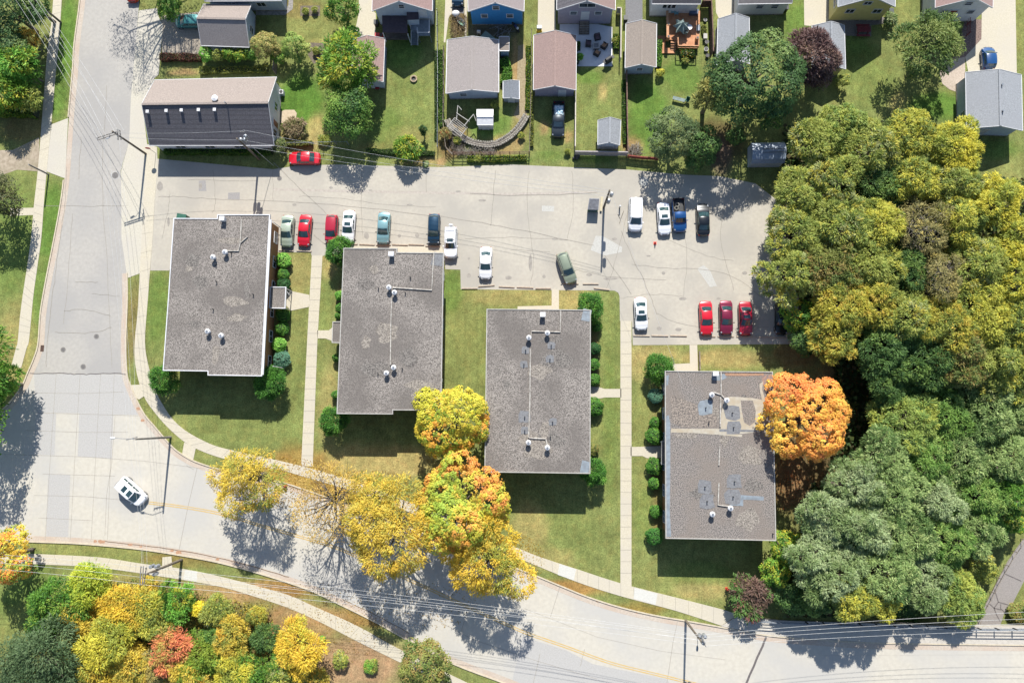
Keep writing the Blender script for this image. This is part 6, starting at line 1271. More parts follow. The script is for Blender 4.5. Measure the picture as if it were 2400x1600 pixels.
def tree(name, lab, px, py, rpx, h, pal, style='clump', size=.28, dens=1.0, cat='tree', lobes=10, clump=.16, k=.5, gap=0, aspect=1.0, flat=.62, z0=None, group=None, twigs=0, trunk=True, solid=0, bark=None, tr=None, cz=None, irr=0):
    zc = h*(.66 if name == 'honey_locust' or name == 'bare_tree' else (.5 if h < 6.6 else .57)) if cz is None else cz
    g0 = G(px, py, zc); gz = ground_z(g0.x, g0.y) if z0 is None else z0
    zc += gz; g = G(px, py, zc); R = PX(rpx, px, py, zc); Rz = min(R*flat*1.25, h*.5) if not solid else h*.5
    if h < 6.6: Rz = max(Rz, h*.46)
    if solid: zc = gz+h*.5; g = G(px, py, zc)
    rng = np.random.default_rng(int(px*13+py*7) % 99991)
    rr = random.Random(int(px*3+py))
    size *= .86; n = int(430*R*R*dens*(.28/size)**2*.52)+300
    t = thing(name, lab, cat, (g.x, g.y, gz), group=group)
    V, C, lc, sp = make_leaves(rng, (g.x, g.y, zc), R, Rz, n, size, pal, lobes, clump, irr, 'feather' if style == 'feather' else 'clump', k, aspect=aspect if style != 'feather' else max(aspect, 2.4), gap=gap, solid=solid)
    o0 = np.array([g.x, g.y, gz]); me = quadmesh('crown', V-o0, C, LEAF)
    o = bpy.data.objects.new('crown' if not solid else 'foliage', me); COL.objects.link(o); o.parent = t
    if trunk:
        mb = MB(); bk = bark or M_bark; r0 = (.035*h+.03) if tr is None else tr; top = Vector((g.x, g.y, zc+Rz*.25))
        b0 = Vector((g.x+rr.uniform(-.2, .2), g.y+rr.uniform(-.2, .2), gz-.2)); fork = b0.lerp(top, .42)
        limb(mb, b0, fork, r0, r0*.75, rr, .04, 4, 9); limb(mb, fork, top, r0*.7, r0*.15, rr, .06, 4, 7)
        mb.build('trunk', bk, t, smooth=True)
        mb = MB()
        for q in lc:
            st = fork.lerp(top, rr.uniform(0, .5)); P = limb(mb, st, q, r0*.42, r0*.12, rr, .15, 4, 6)
            if twigs:
                for _ in range(twigs):
                    e = Vector(sp[rr.randrange(len(sp))])
                    if (e-Vector(q)).length < R*.75: limb(mb, P[rr.randrange(2, 5)], e, r0*.14, .012, rr, .12, 3, 4)
        mb.build('branches', bk, t, smooth=True)
    return t
YEL = [((228, 192, 46), 4), ((218, 178, 48), 3), ((200, 174, 58), 2), ((160, 160, 62), 1.4)]
YELO = [((216, 184, 56), 3), ((202, 174, 62), 3), ((176, 166, 68), 2.4), ((136, 146, 64), 1.3), ((218, 174, 54), 1)]
ORG = [((240, 174, 60), 1.6), ((242, 160, 56), 4), ((240, 146, 58), 4), ((234, 132, 62), 2)]
MIX = [((160, 178, 60), 2), ((182, 186, 58), 2.4), ((204, 190, 56), 2.4), ((222, 182, 60), 2), ((230, 164, 66), 1.8), ((232, 150, 70), .8)]
YG = [((200, 190, 50), 3), ((214, 186, 48), 3), ((150, 165, 50), 1.5), ((226, 160, 50), 1)]
GRN = [((96, 138, 44), 3), ((74, 118, 40), 3), ((130, 158, 52), 2), ((54, 94, 36), 1)]
GRY = [((110, 150, 44), 3), ((150, 166, 46), 2), ((190, 176, 44), 1), ((76, 118, 38), 2)]
DKG = [((76, 106, 58), 3), ((56, 86, 48), 3), ((100, 124, 62), 2), ((122, 140, 74), 1)]
PUR = [((112, 82, 80), 3), ((84, 60, 62), 3), ((132, 102, 92), 1.6)]
OLI = [((158, 162, 74), 3), ((136, 148, 66), 3), ((182, 178, 70), 2), ((104, 122, 58), 1.3), ((160, 162, 104), 1), ((184, 170, 62), .6)]
OLY = [((180, 176, 64), 3), ((196, 184, 58), 2), ((146, 154, 66), 2.5), ((112, 128, 60), 1.2)]
GLD = [((184, 172, 58), 3), ((192, 164, 56), 1.6), ((156, 156, 60), 2.4), ((118, 130, 56), 1.3)]
BRY = [((204, 190, 54), 3), ((184, 178, 58), 2.4), ((150, 156, 60), 2)]
FDG = [((88, 118, 58), 3), ((68, 98, 48), 3), ((110, 136, 62), 2)]
SIL = [((146, 164, 98), 3), ((122, 144, 80), 3), ((164, 178, 112), 2), ((96, 122, 64), 2)]
SIG = [((160, 172, 124), 3), ((138, 154, 100), 3), ((114, 134, 78), 2)]
SIY = [((146, 160, 74), 3), ((122, 146, 72), 2), ((166, 170, 70), 2)]
BUSH = [((84, 136, 44), 3), ((60, 108, 38), 3), ((112, 158, 54), 1.5)]
LIME = [((120, 176, 60), 3), ((96, 154, 52), 2), ((150, 196, 84), 1.5)]
BLUG = [((100, 146, 120), 3), ((84, 128, 104), 2), ((120, 160, 130), 1)]
RED_ = [((220, 124, 84), 3), ((224, 146, 86), 2.4), ((204, 118, 76), 1.2), ((190, 160, 78), 2), ((150, 150, 70), .6)]
BRN_ = [((160, 146, 90), 3), ((134, 126, 76), 3), ((176, 156, 84), 1)]
OGB = [((134, 138, 66), 3), ((150, 130, 70), 2), ((104, 120, 58), 2)]
# ---- yards (north)
tree('broadleaf_tree', 'bright green tree with yellow tips leaning over the narrow pinkish garage', 812, 160, 68, 8.5, GRY, 'feather', .30, 1.1, lobes=13, clump=.15)
tree('broadleaf_tree', 'lower leafy green tree with pale clumps above the alley', 820, 262, 62, 7.5, [((128, 156, 64), 3), ((92, 128, 50), 3), ((60, 98, 42), 2)], 'clump', .26, 1.2, lobes=9, clump=.2)
tree('broadleaf_tree', 'green fruit tree left of the pale driveway at the top edge', 805, 28, 40, 5.5, GRN+[((200, 170, 70), .5)], 'clump', .24, 1.1)
tree('shrub', 'leafy shrub between the lawn and the pale driveway', 828, 78, 17, 2.4, LIME, 'clump', .2, 1.2, cat='shrub', trunk=False)
tree('shrub', 'yellow tipped shrub overhanging the alley below the long lawn', 957, 350, 34, 3.2, GRY, 'feather', .26, 1.0, cat='shrub', lobes=9)
tree('young_conifer', 'small dark conifer standing on the long lawn', 992, 306, 9, 2.6, DKG, 'feather', .16, 1.5, lobes=5, flat=1.4, cat='conifer')
tree('broadleaf_tree', 'huge dark green maple with pale green tips, largest tree in the yards', 1768, 185, 112, 12.5, DKG, 'clump', .30, 1.4, lobes=18, clump=.11)
tree('purple_tree', 'purple leaved tree right of the huge dark maple', 1893, 142, 72, 9, PUR, 'feather', .25, 1.7, lobes=11, clump=.15)
tree('cedar_tree', 'drooping yellow green cedar on the left side of the huge dark maple', 1667, 226, 42, 9, [((170, 160, 84), 3), ((140, 138, 72), 3), ((104, 112, 58), 2)], 'feather', .30, 1.2, lobes=8, flat=1.0)
tree('broadleaf_tree', 'olive grey tree at the bottom of the shed lawn', 1582, 320, 66, 7.5, [((122, 134, 84), 3), ((100, 116, 74), 3), ((76, 96, 58), 2)], 'clump', .24, 1.3, lobes=13, clump=.13)
tree('broadleaf_tree', 'dark tree in shade below the huge maple beside the dirt strip', 1640, 352, 46, 6.5, FDG, 'clump', .26, 1.1)
tree('broadleaf_tree', 'dark green tree in shade between the huge maple and the metal shed', 1800, 272, 34, 6, FDG, 'clump', .28, 1.1)
tree('broadleaf_tree', 'loose olive green tree on the lawn of the white house at the top right', 2172, 108, 80, 8.5, [((136, 146, 78), 3), ((110, 128, 62), 3), ((80, 104, 52), 2)], 'feather', .26, .85, lobes=16, clump=.12, gap=.15)
tree('shrub', 'round olive shrub beside the pale grey roofed garage', 1974, 192, 15, 2.2, OLI, 'clump', .16, 1.3, cat='shrub', trunk=False)
tree('shrub', 'grassy shrub at the right corner of the yellow house', 2086, 48, 17, 1.8, [((150, 160, 110), 2), ((110, 134, 70), 2)], 'feather', .25, 1.0, cat='shrub', trunk=False)
tree('broadleaf_tree', 'brownish green small tree above the long building', 624, 108, 32, 5, [((166, 148, 84), 3), ((140, 140, 70), 2), ((176, 160, 90), 2)], 'clump', .22, 1.2)
tree('broadleaf_tree', 'pale green small tree right of the brownish one above the green lawn', 692, 115, 33, 4.5, [((140, 160, 74), 3), ((110, 140, 60), 2), ((170, 176, 90), 1.5)], 'clump', .22, 1.2)
for i, (x, y, r, pal, l) in enumerate(((485, 128, 17, LIME, 'light green shrub at the left end of the hedge row'), (512, 132, 15, OLI, 'olive shrub second in the hedge row'), (540, 128, 18, GRY, 'yellow green shrub in the middle of the hedge row'), (566, 130, 17, GRY, 'bright shrub left of the two small trees in the hedge row'), (592, 128, 18, GRN, 'green shrub under the brownish small tree'), (655, 132, 20, GRN, 'green shrub between the two small trees'))):
    tree('shrub', l, x, y, r, 2.4, pal, 'clump', .2, 1.2, cat='shrub', trunk=False, group='hedge row shrubs')
def hedge(lab, pts, w, h, pal, size=.16, k=.5):
    P = gl(pts); t = thing('hedge', lab, 'hedge', P[0]); rng = np.random.default_rng(abs(int(pts[0][0]))); V = []; C = []
    for a, b in zip(P, P[1:]):
        L = (b-a).length; d = (b-a)/L; n = int(L*(w+2*h)*150); u = rng.uniform(0, L, n); s = rng.uniform(-1, 1, n); side = rng.uniform(size=n) < (2*h/(w+2*h))
        yy = np.where(side, np.sign(s)*w/2*rng.uniform(.8, 1.05, n), s*w/2); zz = np.where(side, rng.uniform(0, h, n), h*rng.uniform(.88, 1.08, n))
        yy = yy*(1+.15*np.sin(u*2.1)); base = np.stack([a.x+d.x*u-d.y*yy, a.y+d.y*u+d.x*yy, zz], 1)
        q = rng.normal(size=(n, 3)); q /= np.linalg.norm(q, axis=1)[:, None]; r = rng.normal(size=(n, 3)); r -= q*np.sum(q*r, 1)[:, None]; r /= np.linalg.norm(r, axis=1)[:, None]; c = np.cross(q, r)
        sz = size*rng.uniform(.6, 1.2, n)[:, None]*.5; V.append(np.stack([base-r*sz, base-c*sz, base+r*sz, base+c*sz], 1).reshape(-1, 3))
        ws = np.array([p[1] for p in pal], float); ws /= ws.sum(); ci = rng.choice(len(pal), n, p=ws); col = np.stack([rgbl(p[0], k*1.4) for p in pal])[ci]*rng.uniform(.8, 1.2, (n, 1)); C.append(np.concatenate([col, np.ones((n, 1))], 1).repeat(4, 0))
    V = np.concatenate(V)-np.array(P[0]); o = bpy.data.objects.new('foliage', quadmesh('foliage', V, np.concatenate(C), LEAF)); COL.objects.link(o); o.parent = t
    mb = MB()
    for a, b in zip(P, P[1:]): mb.beam(a+Vector((0, 0, h*.42)), b+Vector((0, 0, h*.42)), w*.7, h*.8)
    mb.build('light_block_core', mat('dark_filler', (.02, .03, .012), (.03, .035, .02), 5, 1), t)  # dark solid filler added inside the leaves to block light
hedge('low reddish hedge below the teal car drive', [(379, 138), (430, 138), (476, 140)], 1.0, .8, [((150, 90, 80), 3), ((120, 80, 60), 2), ((110, 120, 60), 1)])
hedge('dark green hedge along the foot of the dark roofed long building', [(390, 357), (560, 358), (640, 358)], .9, 1.0, GRN)
hedge('clipped green hedge at the bottom of the upper left thicket', [(-40, 262), (40, 264), (92, 268)], 1.6, 1.2, GRY)
hedge('low flowering plants outside the dark rail fence', [(1095, 374), (1170, 374), (1235, 372)], .8, .4, GRY+[((220, 210, 90), 1)])
hedge('garden plants between the wide garage and the gravel path', [(1180, 140), (1192, 170), (1180, 200)], 1.2, .7, LIME)
hedge('flower bed in front of the cedar deck', [(1592, 128), (1612, 126), (1628, 130)], 1.1, .6, GRN+[((236, 150, 40), 1.5), ((230, 220, 180), 1)])
hedge('narrow plant bed between the taupe garage and the cedar deck', [(1543, 96), (1544, 130), (1541, 160)], .8, .6, LIME)
hedge('plants along the pale fence right of the white patio', [(1443, 84), (1444, 118)], .8, .6, GRY)
hedge('dark plants along the alley edge below the long lawn', [(860, 356), (930, 358), (1020, 362)], .7, .5, FDG)
tree('shrub', 'yellow flowering bush below the taupe garage', 1547, 171, 10, 1.2, BRY, 'clump', .15, 1.4, cat='shrub', trunk=False)
tree('shrub', 'potted yellow green plant left of the white patio', 1358, 135, 8, 1.6, LIME, 'feather', .2, 1.4, cat='plant', trunk=False)
tree('shrub', 'overgrown brownish shrubs beside the sandy slab', 690, 300, 26, 1.6, [((150, 130, 100), 3), ((120, 120, 70), 2), ((170, 140, 120), 1)], 'feather', .22, 1.1, cat='shrub', trunk=False)
tree('shrub', 'vine covered thicket at the corner of the long building', 655, 345, 17, 2.2, [((120, 130, 84), 2), ((100, 116, 60), 2), ((160, 150, 120), 1)], 'feather', .2, 1.2, cat='shrub', trunk=False)
tree('shrub', 'reddish brown shrub left of the curved stone wall', 1044, 315, 14, 1.6, BRN_+[((170, 90, 60), 1)], 'feather', .2, 1.1, cat='shrub', trunk=False)
tree('shrub', 'grey green shrub at the foot of the lawn by the alley', 998, 385, 9, .9, SIG, 'clump', .15, 1.4, cat='shrub', trunk=False)
tree('shrub', 'dark shrub against the teal car drive at the top edge', 400, 22, 30, 3.5, GRN, 'clump', .24, 1.1, cat='shrub', trunk=False)
for l, pts, w, h, pal in (('weedy strip along the fence left of the wide garage', [(1034, 120), (1034, 220), (1036, 300)], .7, .5, GRN), ('weedy strip along the rail fence beside the gravel path', [(1239, 110), (1238, 200), (1237, 260)], .7, .4, GRY),
    ('vines along the chain link fence above the sideways red car', [(668, 338), (700, 340), (735, 338)], .6, .7, OLI), ('low plants at the foot of the reddish brown garage', [(1356, 100), (1356, 120)], .4, .4, GRN), ('weeds along the fence of the shed lawn', [(1461, 190), (1462, 260), (1464, 340)], .5, .4, GRN),
    ('flowers beside the tall brown fence', [(1648, 62), (1650, 84)], .6, .4, OLI+[((220, 200, 150), 1)]), ('low shrubs along the right foundation of the garage by the pickup', [(1245, 220), (1246, 300), (1246, 345)], .5, .5, OLI), ('rough plants below the long building back wall', [(470, 168), (560, 166), (630, 165)], 1.0, .5, OLI),
    ('low bushes at the right edge of the long lawn', [(1021, 120), (1022, 220), (1022, 330)], .35, .3, FDG), ('leafy row at the left side of the yellow house', [(1957, 8), (1958, 34)], .6, .6, GRN)): hedge(l, pts, w, h, pal)
for x, y, r, l in ((716, 28, 8, 'small green plant in the upper garden bed, left one'), (738, 24, 7, 'small green plant in the upper garden bed, right one'), (742, 120, 9, 'grey green plant in the lower garden bed'), (1160, 246, 9, 'leafy plant in the shade below the wide garage'), (1072, 330, 9, 'green plant at the lower left of the curved stone wall'), (1222, 318, 7, 'small weed clump inside the right end of the curved stone wall'), (1440, 96, 7, 'pale plant in the bed right of the patio'), (1606, 142, 7, 'small plant below the cedar deck flower bed'), (1120, 372, 8, 'leafy plant outside the dark rail fence'), (760, 330, 14, 'scrubby bush at the end of the chain link fence'), (1330, 356, 6, 'weed clump at the left end of the pinkish grey fence')):
    tree('small_plant', l, x, y, r, .8, LIME if x % 2 else OLI, 'feather', .17, 1.3, cat='plant', trunk=False, lobes=7)
# sparse tree outside the top edge whose shadow falls on the street
tree('bare_tree', 'nearly bare street tree cut off by the top edge, its shadow on the street', 345, -150, 125, 12.5, BRN_, 'clump', .17, .16, lobes=16, gap=.4, twigs=12)
# ---- upper left thicket
for x, y, r, h, pal, st, l in ((30, 30, 60, 9, DKG, 'clump', 'dark green tree in the upper left corner'), (85, 20, 40, 7, FDG, 'clump', 'dark tree against the left sidewalk at the top edge'), (25, 110, 50, 7, DKG, 'clump', 'dark tree left of the small orange tipped tree'), (72, 98, 26, 5, [((206, 160, 60), 3), ((160, 150, 60), 2)], 'feather', 'small orange tipped tree in the upper left thicket'), (40, 150, 50, 7, LIME+GRY, 'feather', 'bright green feathery tree in the upper left thicket'), (70, 175, 36, 5, GRN, 'feather', 'green shrubby tree beside the left sidewalk'), (25, 215, 46, 6, GRY, 'feather', 'yellow green tree above the clipped hedge'), (72, 235, 30, 4, OLI, 'feather', 'olive tree right above the clipped hedge'), (-20, 180, 50, 7, GRN, 'clump', 'green tree cut off by the left edge in the upper thicket')):
    tree('broadleaf_tree', l, x, y, r, h, pal, st, .26, 1.1, group='upper left thicket')
tree('broadleaf_tree', 'dark olive tree at the left edge beside the small concrete path', 0, 456, 58, 9, cz=4.0, tr=.12, pal= [((100, 100, 62), 3), ((76, 84, 54), 3), ((120, 110, 74), 1)], style='clump', size=.26, dens=1.1, lobes=9, flat=.9)
tree('broadleaf_tree', 'lime green feathery tree at the left edge beside the road mouth', 0, 895, 50, 7.5, [((126, 166, 54), 3), ((90, 140, 44), 3), ((150, 180, 70), 1)], 'feather', .30, 1.2, lobes=9)
tree('broadleaf_tree', 'tall tree outside the left edge shading the left side of the road', -72, 850, 100, 12.5, GRN, 'feather', .34, .8, lobes=16, gap=.12, tr=.13)
tree('broadleaf_tree', 'second tree outside the left edge shading the lower left road', -72, 1010, 90, 11, GRN, 'clump', .34, .8, lobes=14, gap=.1, tr=.13)
tree('maple_tree', 'round maple turning yellow and orange at the left edge by the sidewalk', 18, 1300, 62, 8.5, [((216, 176, 48), 3), ((200, 190, 50), 2), ((226, 140, 56), 2), ((150, 160, 50), 1)], 'clump', .28, 1.3, lobes=10, clump=.14, flat=.95)
# ---- street and lawn autumn trees
tree('honey_locust', 'airy golden tree over the kerb left of the thin bare tree', 585, 1118, 86, 9, YELO, 'feather', .19, .52, lobes=24, clump=.11, gap=.2, irr=1, twigs=5, group='golden street trees')
tree('honey_locust', 'thin nearly bare yellow tree over the footpath end', 775, 1175, 92, 9.5, [((206, 170, 70), 3), ((186, 150, 80), 2)], 'feather', .16, .12, lobes=18, clump=.16, gap=.35, twigs=10, group='golden street trees')
tree('honey_locust', 'airy golden tree left of the round multicoloured maple', 925, 1235, 108, 10, YELO[:3]+[((214, 176, 48), 3)], 'feather', .20, .72, lobes=26, clump=.10, gap=.2, irr=1, twigs=4, group='golden street trees')
tree('honey_locust', 'bright golden tree at the lower right of the round multicoloured maple', 1148, 1308, 98, 9.5, YEL, 'feather', .20, .78, lobes=24, clump=.10, gap=.18, twigs=4, irr=1, group='golden street trees')
tree('honey_locust', 'pale thin golden tree behind the left golden crowns', 870, 1165, 60, 7, YELO, 'feather', .19, .4, lobes=12, clump=.14, gap=.3, twigs=6, group='golden street trees')
tree('maple_tree', 'yellow maple tree between the two middle blocks', 1062, 988, 87, 9, YG, 'clump', .25, 1.6, lobes=22, clump=.09, flat=.95)
tree('maple_tree', 'round maple turning green yellow and orange beside the golden trees', 1082, 1185, 111, 10.5, MIX, 'clump', .25, 1.7, lobes=26, clump=.08, flat=.95)
tree('maple_tree', 'blazing orange maple touching the rightmost block', 1882, 977, 102, 10.5, ORG, 'clump', .25, 1.7, lobes=30, clump=.075, flat=.95, k=.6)
tree('broadleaf_tree', 'round olive brown tree at the bottom edge by the sidewalk', 994, 1557, 62, 6.5, OGB, 'clump', .27, 1.3, lobes=11, clump=.16, flat=.95)
# ---- lower left thicket
for x, y, r, h, pal, st, sz, l in ((128, 1420, 58, 5.5, GRN, 'clump', .26, 'green tree at the upper left of the thicket'), (215, 1372, 50, 5, [((186, 190, 50), 3), ((150, 170, 50), 2)], 'feather', .26, 'yellow green tree at the top of the thicket'), (185, 1455, 48, 4.5, YELO, 'feather', .22, 'golden olive shrub tree in the left part of the thicket'),
    (110, 1555, 95, 7.5, [((92, 112, 74), 3), ((74, 96, 62), 3), ((110, 128, 86), 1)], 'feather', .26, 'large grey green tree in the lower left corner'), (300, 1415, 50, 5, YEL[:2]+[((186, 170, 52), 3)], 'feather', .24, 'golden tree in the middle of the thicket top'), (262, 1490, 58, 6, BRY, 'clump', .26, 'bright yellow tree in the heart of the thicket'),
    (235, 1560, 46, 5, YEL, 'clump', .26, 'deep yellow tree near the bottom of the thicket'), (310, 1560, 44, 4.5, YELO, 'feather', .24, 'golden olive tree at the bottom middle of the thicket'), (360, 1440, 50, 4.5, OLY, 'feather', .24, 'olive yellow tree left above the red tree'), (420, 1412, 40, 4, LIME+GRY, 'feather', .24, 'lime green tree above the red tree'),
    (412, 1515, 46, 5.2, RED_, 'feather', .26, 'red orange tree, the only red one in the thicket'), (375, 1560, 34, 4, BRN_, 'feather', .22, 'brownish shrub left of the foot of the red tree'), (478, 1545, 44, 4.5, [((110, 140, 44), 3), ((140, 156, 48), 2)], 'clump', .24, 'green tree right of the red tree'), (472, 1424, 16, 3, [((240, 214, 40), 1)], 'clump', .22, 'tiny vivid yellow tree right above the red tree'),
    (512, 1430, 34, 3.5, OLI, 'feather', .22, 'olive shrub tree at the upper right of the thicket'), (545, 1500, 44, 4, YELO, 'feather', .22, 'pale gold tree right of the green one'), (548, 1560, 44, 4.5, BRY, 'feather', .24, 'bright yellow tree at the lower right of the green one'), (585, 1585, 40, 4, GRN, 'clump', .24, 'green tree at the bottom edge right of the bright yellow one'),
    (625, 1490, 30, 3.5, FDG, 'clump', .22, 'dark green tree left of the separate yellow tree'), (605, 1440, 22, 2.6, GLD, 'feather', .2, 'small golden shrub at the upper right of the thicket'), (700, 1520, 56, 5.5, YEL[:2]+[((196, 186, 56), 2)], 'feather', .24, 'separate bright yellow tree at the right end of the thicket'), (660, 1570, 40, 4, GRN+OLI, 'clump', .24, 'mixed green shrub tree under the separate yellow tree'),
    (800, 1545, 18, 1.5, OLI, 'clump', .18, 'small green bush in the dry field'), (868, 1560, 16, 1.0, LIME+OLI, 'feather', .18, 'low lime weed clump in the dry field'), (757, 1497, 7, .9, LIME, 'clump', .14, 'tiny green bush beside the south sidewalk'), (745, 1590, 22, 1.8, YELO, 'feather', .2, 'yellowish weed clump at the bottom edge of the dry field'), (350, 1370, 20, 2, YELO, 'feather', .2, 'small golden bush beside the thicket pole'), (500, 1490, 22, 3, [((90, 130, 60), 2), ((120, 150, 60), 1)], 'clump', .2, 'small green bush between the red and pale gold trees'), (450, 1590, 40, 4.5, YELO, 'feather', .24, 'golden tree at the bottom edge below the red tree'), (180, 1520, 30, 4, GLD, 'feather', .22, 'golden shrub beside the large grey green tree')):
    tree('shrub' if h < 3.2 else 'broadleaf_tree', l, x, y, r*1.14, h, pal, 'feather' if h > 2.6 else st, sz*.85, .95, irr=1 if h > 3.5 else 0, lobes=20 if h > 3.5 else 10, cat='shrub' if h < 3.2 else 'tree', group='lower left thicket', trunk=h >= 2.6, gap=.1 if h > 3.5 else 0, twigs=2 if h > 3.5 else 0)
# ---- right wood
GRL = [((120, 152, 66), 3), ((96, 130, 56), 3), ((146, 168, 84), 2)]
ROWS = [
 ('from left in the wood row below the yard lawns', [(1902, 334, 58, OLI), (1962, 300, 48, SIY), (2032, 345, 66, OLI), (2128, 318, 56, OLY), (2232, 350, 64, BRY)]),
 ('from left in the second wood row from the top', [(1864, 455, 64, OLI), (1948, 430, 68, OLI), (2060, 440, 60, FDG), (2142, 420, 56, OLY), (2228, 432, 60, OLI)]),
 ('from left in the wood row level with the blue pickup', [(1862, 548, 74, OLI), (1962, 540, 72, OLI), (2052, 530, 68, OLY), (2150, 545, 70, BRN_), (2242, 520, 60, OLY), (2335, 475, 62, BRY), (2392, 560, 56, BRY)]),
 ('from left in the wood row level with the slanting wagon', [(1852, 640, 64, OLI), (1940, 630, 66, OGB), (2042, 622, 72, OLI), (2128, 640, 58, FDG), (2200, 650, 62, BRN_), (2292, 622, 66, OLI), (2380, 650, 60, BRY)]),
 ('from left in the wood row level with the red cars', [(1958, 718, 62, GLD), (2048, 712, 66, GLD), (2130, 740, 58, OLI), (2210, 760, 66, GLD), (2300, 740, 66, OLY), (2384, 762, 56, OLY)]),
 ('from left in the wood row just above the orange maple', [(1956, 792, 52, GLD), (2062, 822, 68, FDG), (2142, 850, 70, FDG), (2232, 850, 68, OGB), (2322, 850, 66, OLI), (2392, 872, 56, OLY)]),
 ('from left in the row where the silvery crowns begin', [(2072, 905, 46, FDG), (2110, 990, 70, SIY), (2204, 970, 62, GRL), (2302, 955, 70, SIL), (2384, 980, 58, SIL)]),
 ('from left in the silvery row right of the orange maple', [(2064, 1068, 66, SIL), (2152, 1080, 70, GRL), (2250, 1068, 70, SIL), (2348, 1080, 64, SIL)]),
 ('from left, silvery row level with the rightmost block middle', [(1995, 1142, 56, SIG), (2080, 1160, 70, SIL), (2180, 1170, 70, SIG), (2280, 1160, 66, GRL), (2368, 1165, 46, GRN)]),
 ('from left, silvery row level with the rightmost block foot', [(1925, 1212, 60, SIG), (2012, 1240, 70, SIG), (2110, 1250, 70, SIL), (2200, 1258, 66, GRL), (2282, 1245, 54, SIL)]),
 ('from left in the lowest silvery row', [(1898, 1300, 56, SIG), (1962, 1342, 64, SIG), (2060, 1345, 68, SIL), (2150, 1355, 66, SIG), (2222, 1378, 58, SIY)]),
 ('from left of the crowns touching the bridge edge', [(1992, 1395, 48, OLY), (2066, 1405, 40, OLY), (2252, 1420, 42, SIY)]),
]
PN = {id(GRL): 'fresh green', id(OLI): 'olive green', id(OLY): 'yellow olive', id(BRY): 'bright yellow', id(BRN_): 'brown half bare', id(OGB): 'brownish green', id(FDG): 'dark green', id(GLD): 'golden green', id(SIL): 'silvery green', id(SIG): 'pale grey green', id(SIY): 'light yellowish green', id(GRN): 'green'}
ORD = ['first', 'second', 'third', 'fourth', 'fifth', 'sixth', 'seventh']
for desc, row in ROWS:
    for i, (x, y, r, pal) in enumerate(row):
        bare = pal is BRN_
        feather = pal in (SIL, SIG, SIY, GRL) or bare
        low = pal is FDG
        tree('broadleaf_tree', f'{PN[id(pal)]} tree, {ORD[i]} {desc}', x, y, r+(6 if x > 1900 else 0), 9.0 if low else (11.0 if y < 900 else 10.5), pal, 'feather', (.21 if y < 900 else .20) if not bare else .18, .45 if bare else 1.1, lobes=26, clump=.10, irr=1,
             gap=.35 if bare else .10, twigs=16 if bare else 1, tr=.5 if bare else None, group='trees of the right wood', bark=M_twig if bare else None)
for x, y, r, h, pal, l in ((1838, 1282, 40, 5, GRY, 'yellow green tree at the lower right corner of the rightmost block'), (1815, 1340, 36, 4.5, GRY, 'light green tree right behind the dark red shrub'), (1852, 1400, 40, 4.5, FDG, 'dark green tree between the dark red shrub and the bridge'), (1905, 1395, 46, 5, FDG, 'dark tree in shade left of the bridge edge crowns'), (2120, 1420, 40, 3, FDG, 'dark shrub in the shade against the bridge'), (2326, 1240, 34, 3.5, GRN, 'green bush beside the park path'), (2300, 1330, 34, 3, OLI, 'olive bush left of the wire fence'), (2372, 1225, 26, 3, GRY, 'yellow tipped bush at the top of the park path'), (2280, 1390, 28, 3, SIY, 'pale bush near the bridge end of the wire fence'), (2388, 1435, 28, 1.4, OGB, 'low weeds right of the park path'), (1870, 740, 42, 6, GRY, 'yellow green tree overhanging the black car in the shade'), (1885, 800, 40, 5, FDG, 'dark tree right of the last parking block')):
    tree('shrub' if h < 3.6 else 'broadleaf_tree', l, x, y, r, h, pal, 'clump', .24, 1.1, cat='shrub' if h < 3.6 else 'tree', group='edge of the right wood', trunk=h > 3.6)
tree('dark_red_shrub', 'dark red and green sumac shrub at the lower right lawn corner', 1753, 1398, 52, 3.4, [((122, 94, 84), 3), ((98, 80, 66), 2), ((92, 122, 60), 3), ((146, 92, 86), 1)], 'feather', .28, 1.1, cat='shrub', lobes=12, trunk=False)
tree('shrub', 'dark shrub right of the huge maple strip', 1722, 322, 22, 3, FDG, 'clump', .22, 1.1, cat='shrub', trunk=False)
# understorey so that the wood floor reads dark and leafy
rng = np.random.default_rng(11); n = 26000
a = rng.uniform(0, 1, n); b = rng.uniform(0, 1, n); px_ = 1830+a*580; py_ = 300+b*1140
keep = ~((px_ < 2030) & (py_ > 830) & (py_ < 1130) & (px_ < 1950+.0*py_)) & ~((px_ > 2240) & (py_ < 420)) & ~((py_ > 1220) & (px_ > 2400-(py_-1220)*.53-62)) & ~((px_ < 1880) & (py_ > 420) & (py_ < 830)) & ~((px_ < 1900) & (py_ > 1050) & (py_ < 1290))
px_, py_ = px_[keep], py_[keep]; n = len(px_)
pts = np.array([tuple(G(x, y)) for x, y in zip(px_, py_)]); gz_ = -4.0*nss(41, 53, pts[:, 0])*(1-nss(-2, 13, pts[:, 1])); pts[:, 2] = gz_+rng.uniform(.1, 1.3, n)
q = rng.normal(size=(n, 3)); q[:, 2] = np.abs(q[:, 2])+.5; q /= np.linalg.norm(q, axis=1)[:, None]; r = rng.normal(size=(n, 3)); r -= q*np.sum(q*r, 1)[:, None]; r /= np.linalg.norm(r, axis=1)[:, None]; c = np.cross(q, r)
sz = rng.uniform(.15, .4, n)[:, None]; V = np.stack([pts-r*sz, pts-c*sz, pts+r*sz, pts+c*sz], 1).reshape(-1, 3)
pc = np.stack([rgbl(v, .5) for v in ((60, 92, 46), (80, 108, 50), (100, 112, 56), (110, 96, 60))])[rng.integers(0, 4, n)]*rng.uniform(.7, 1.2, (n, 1))
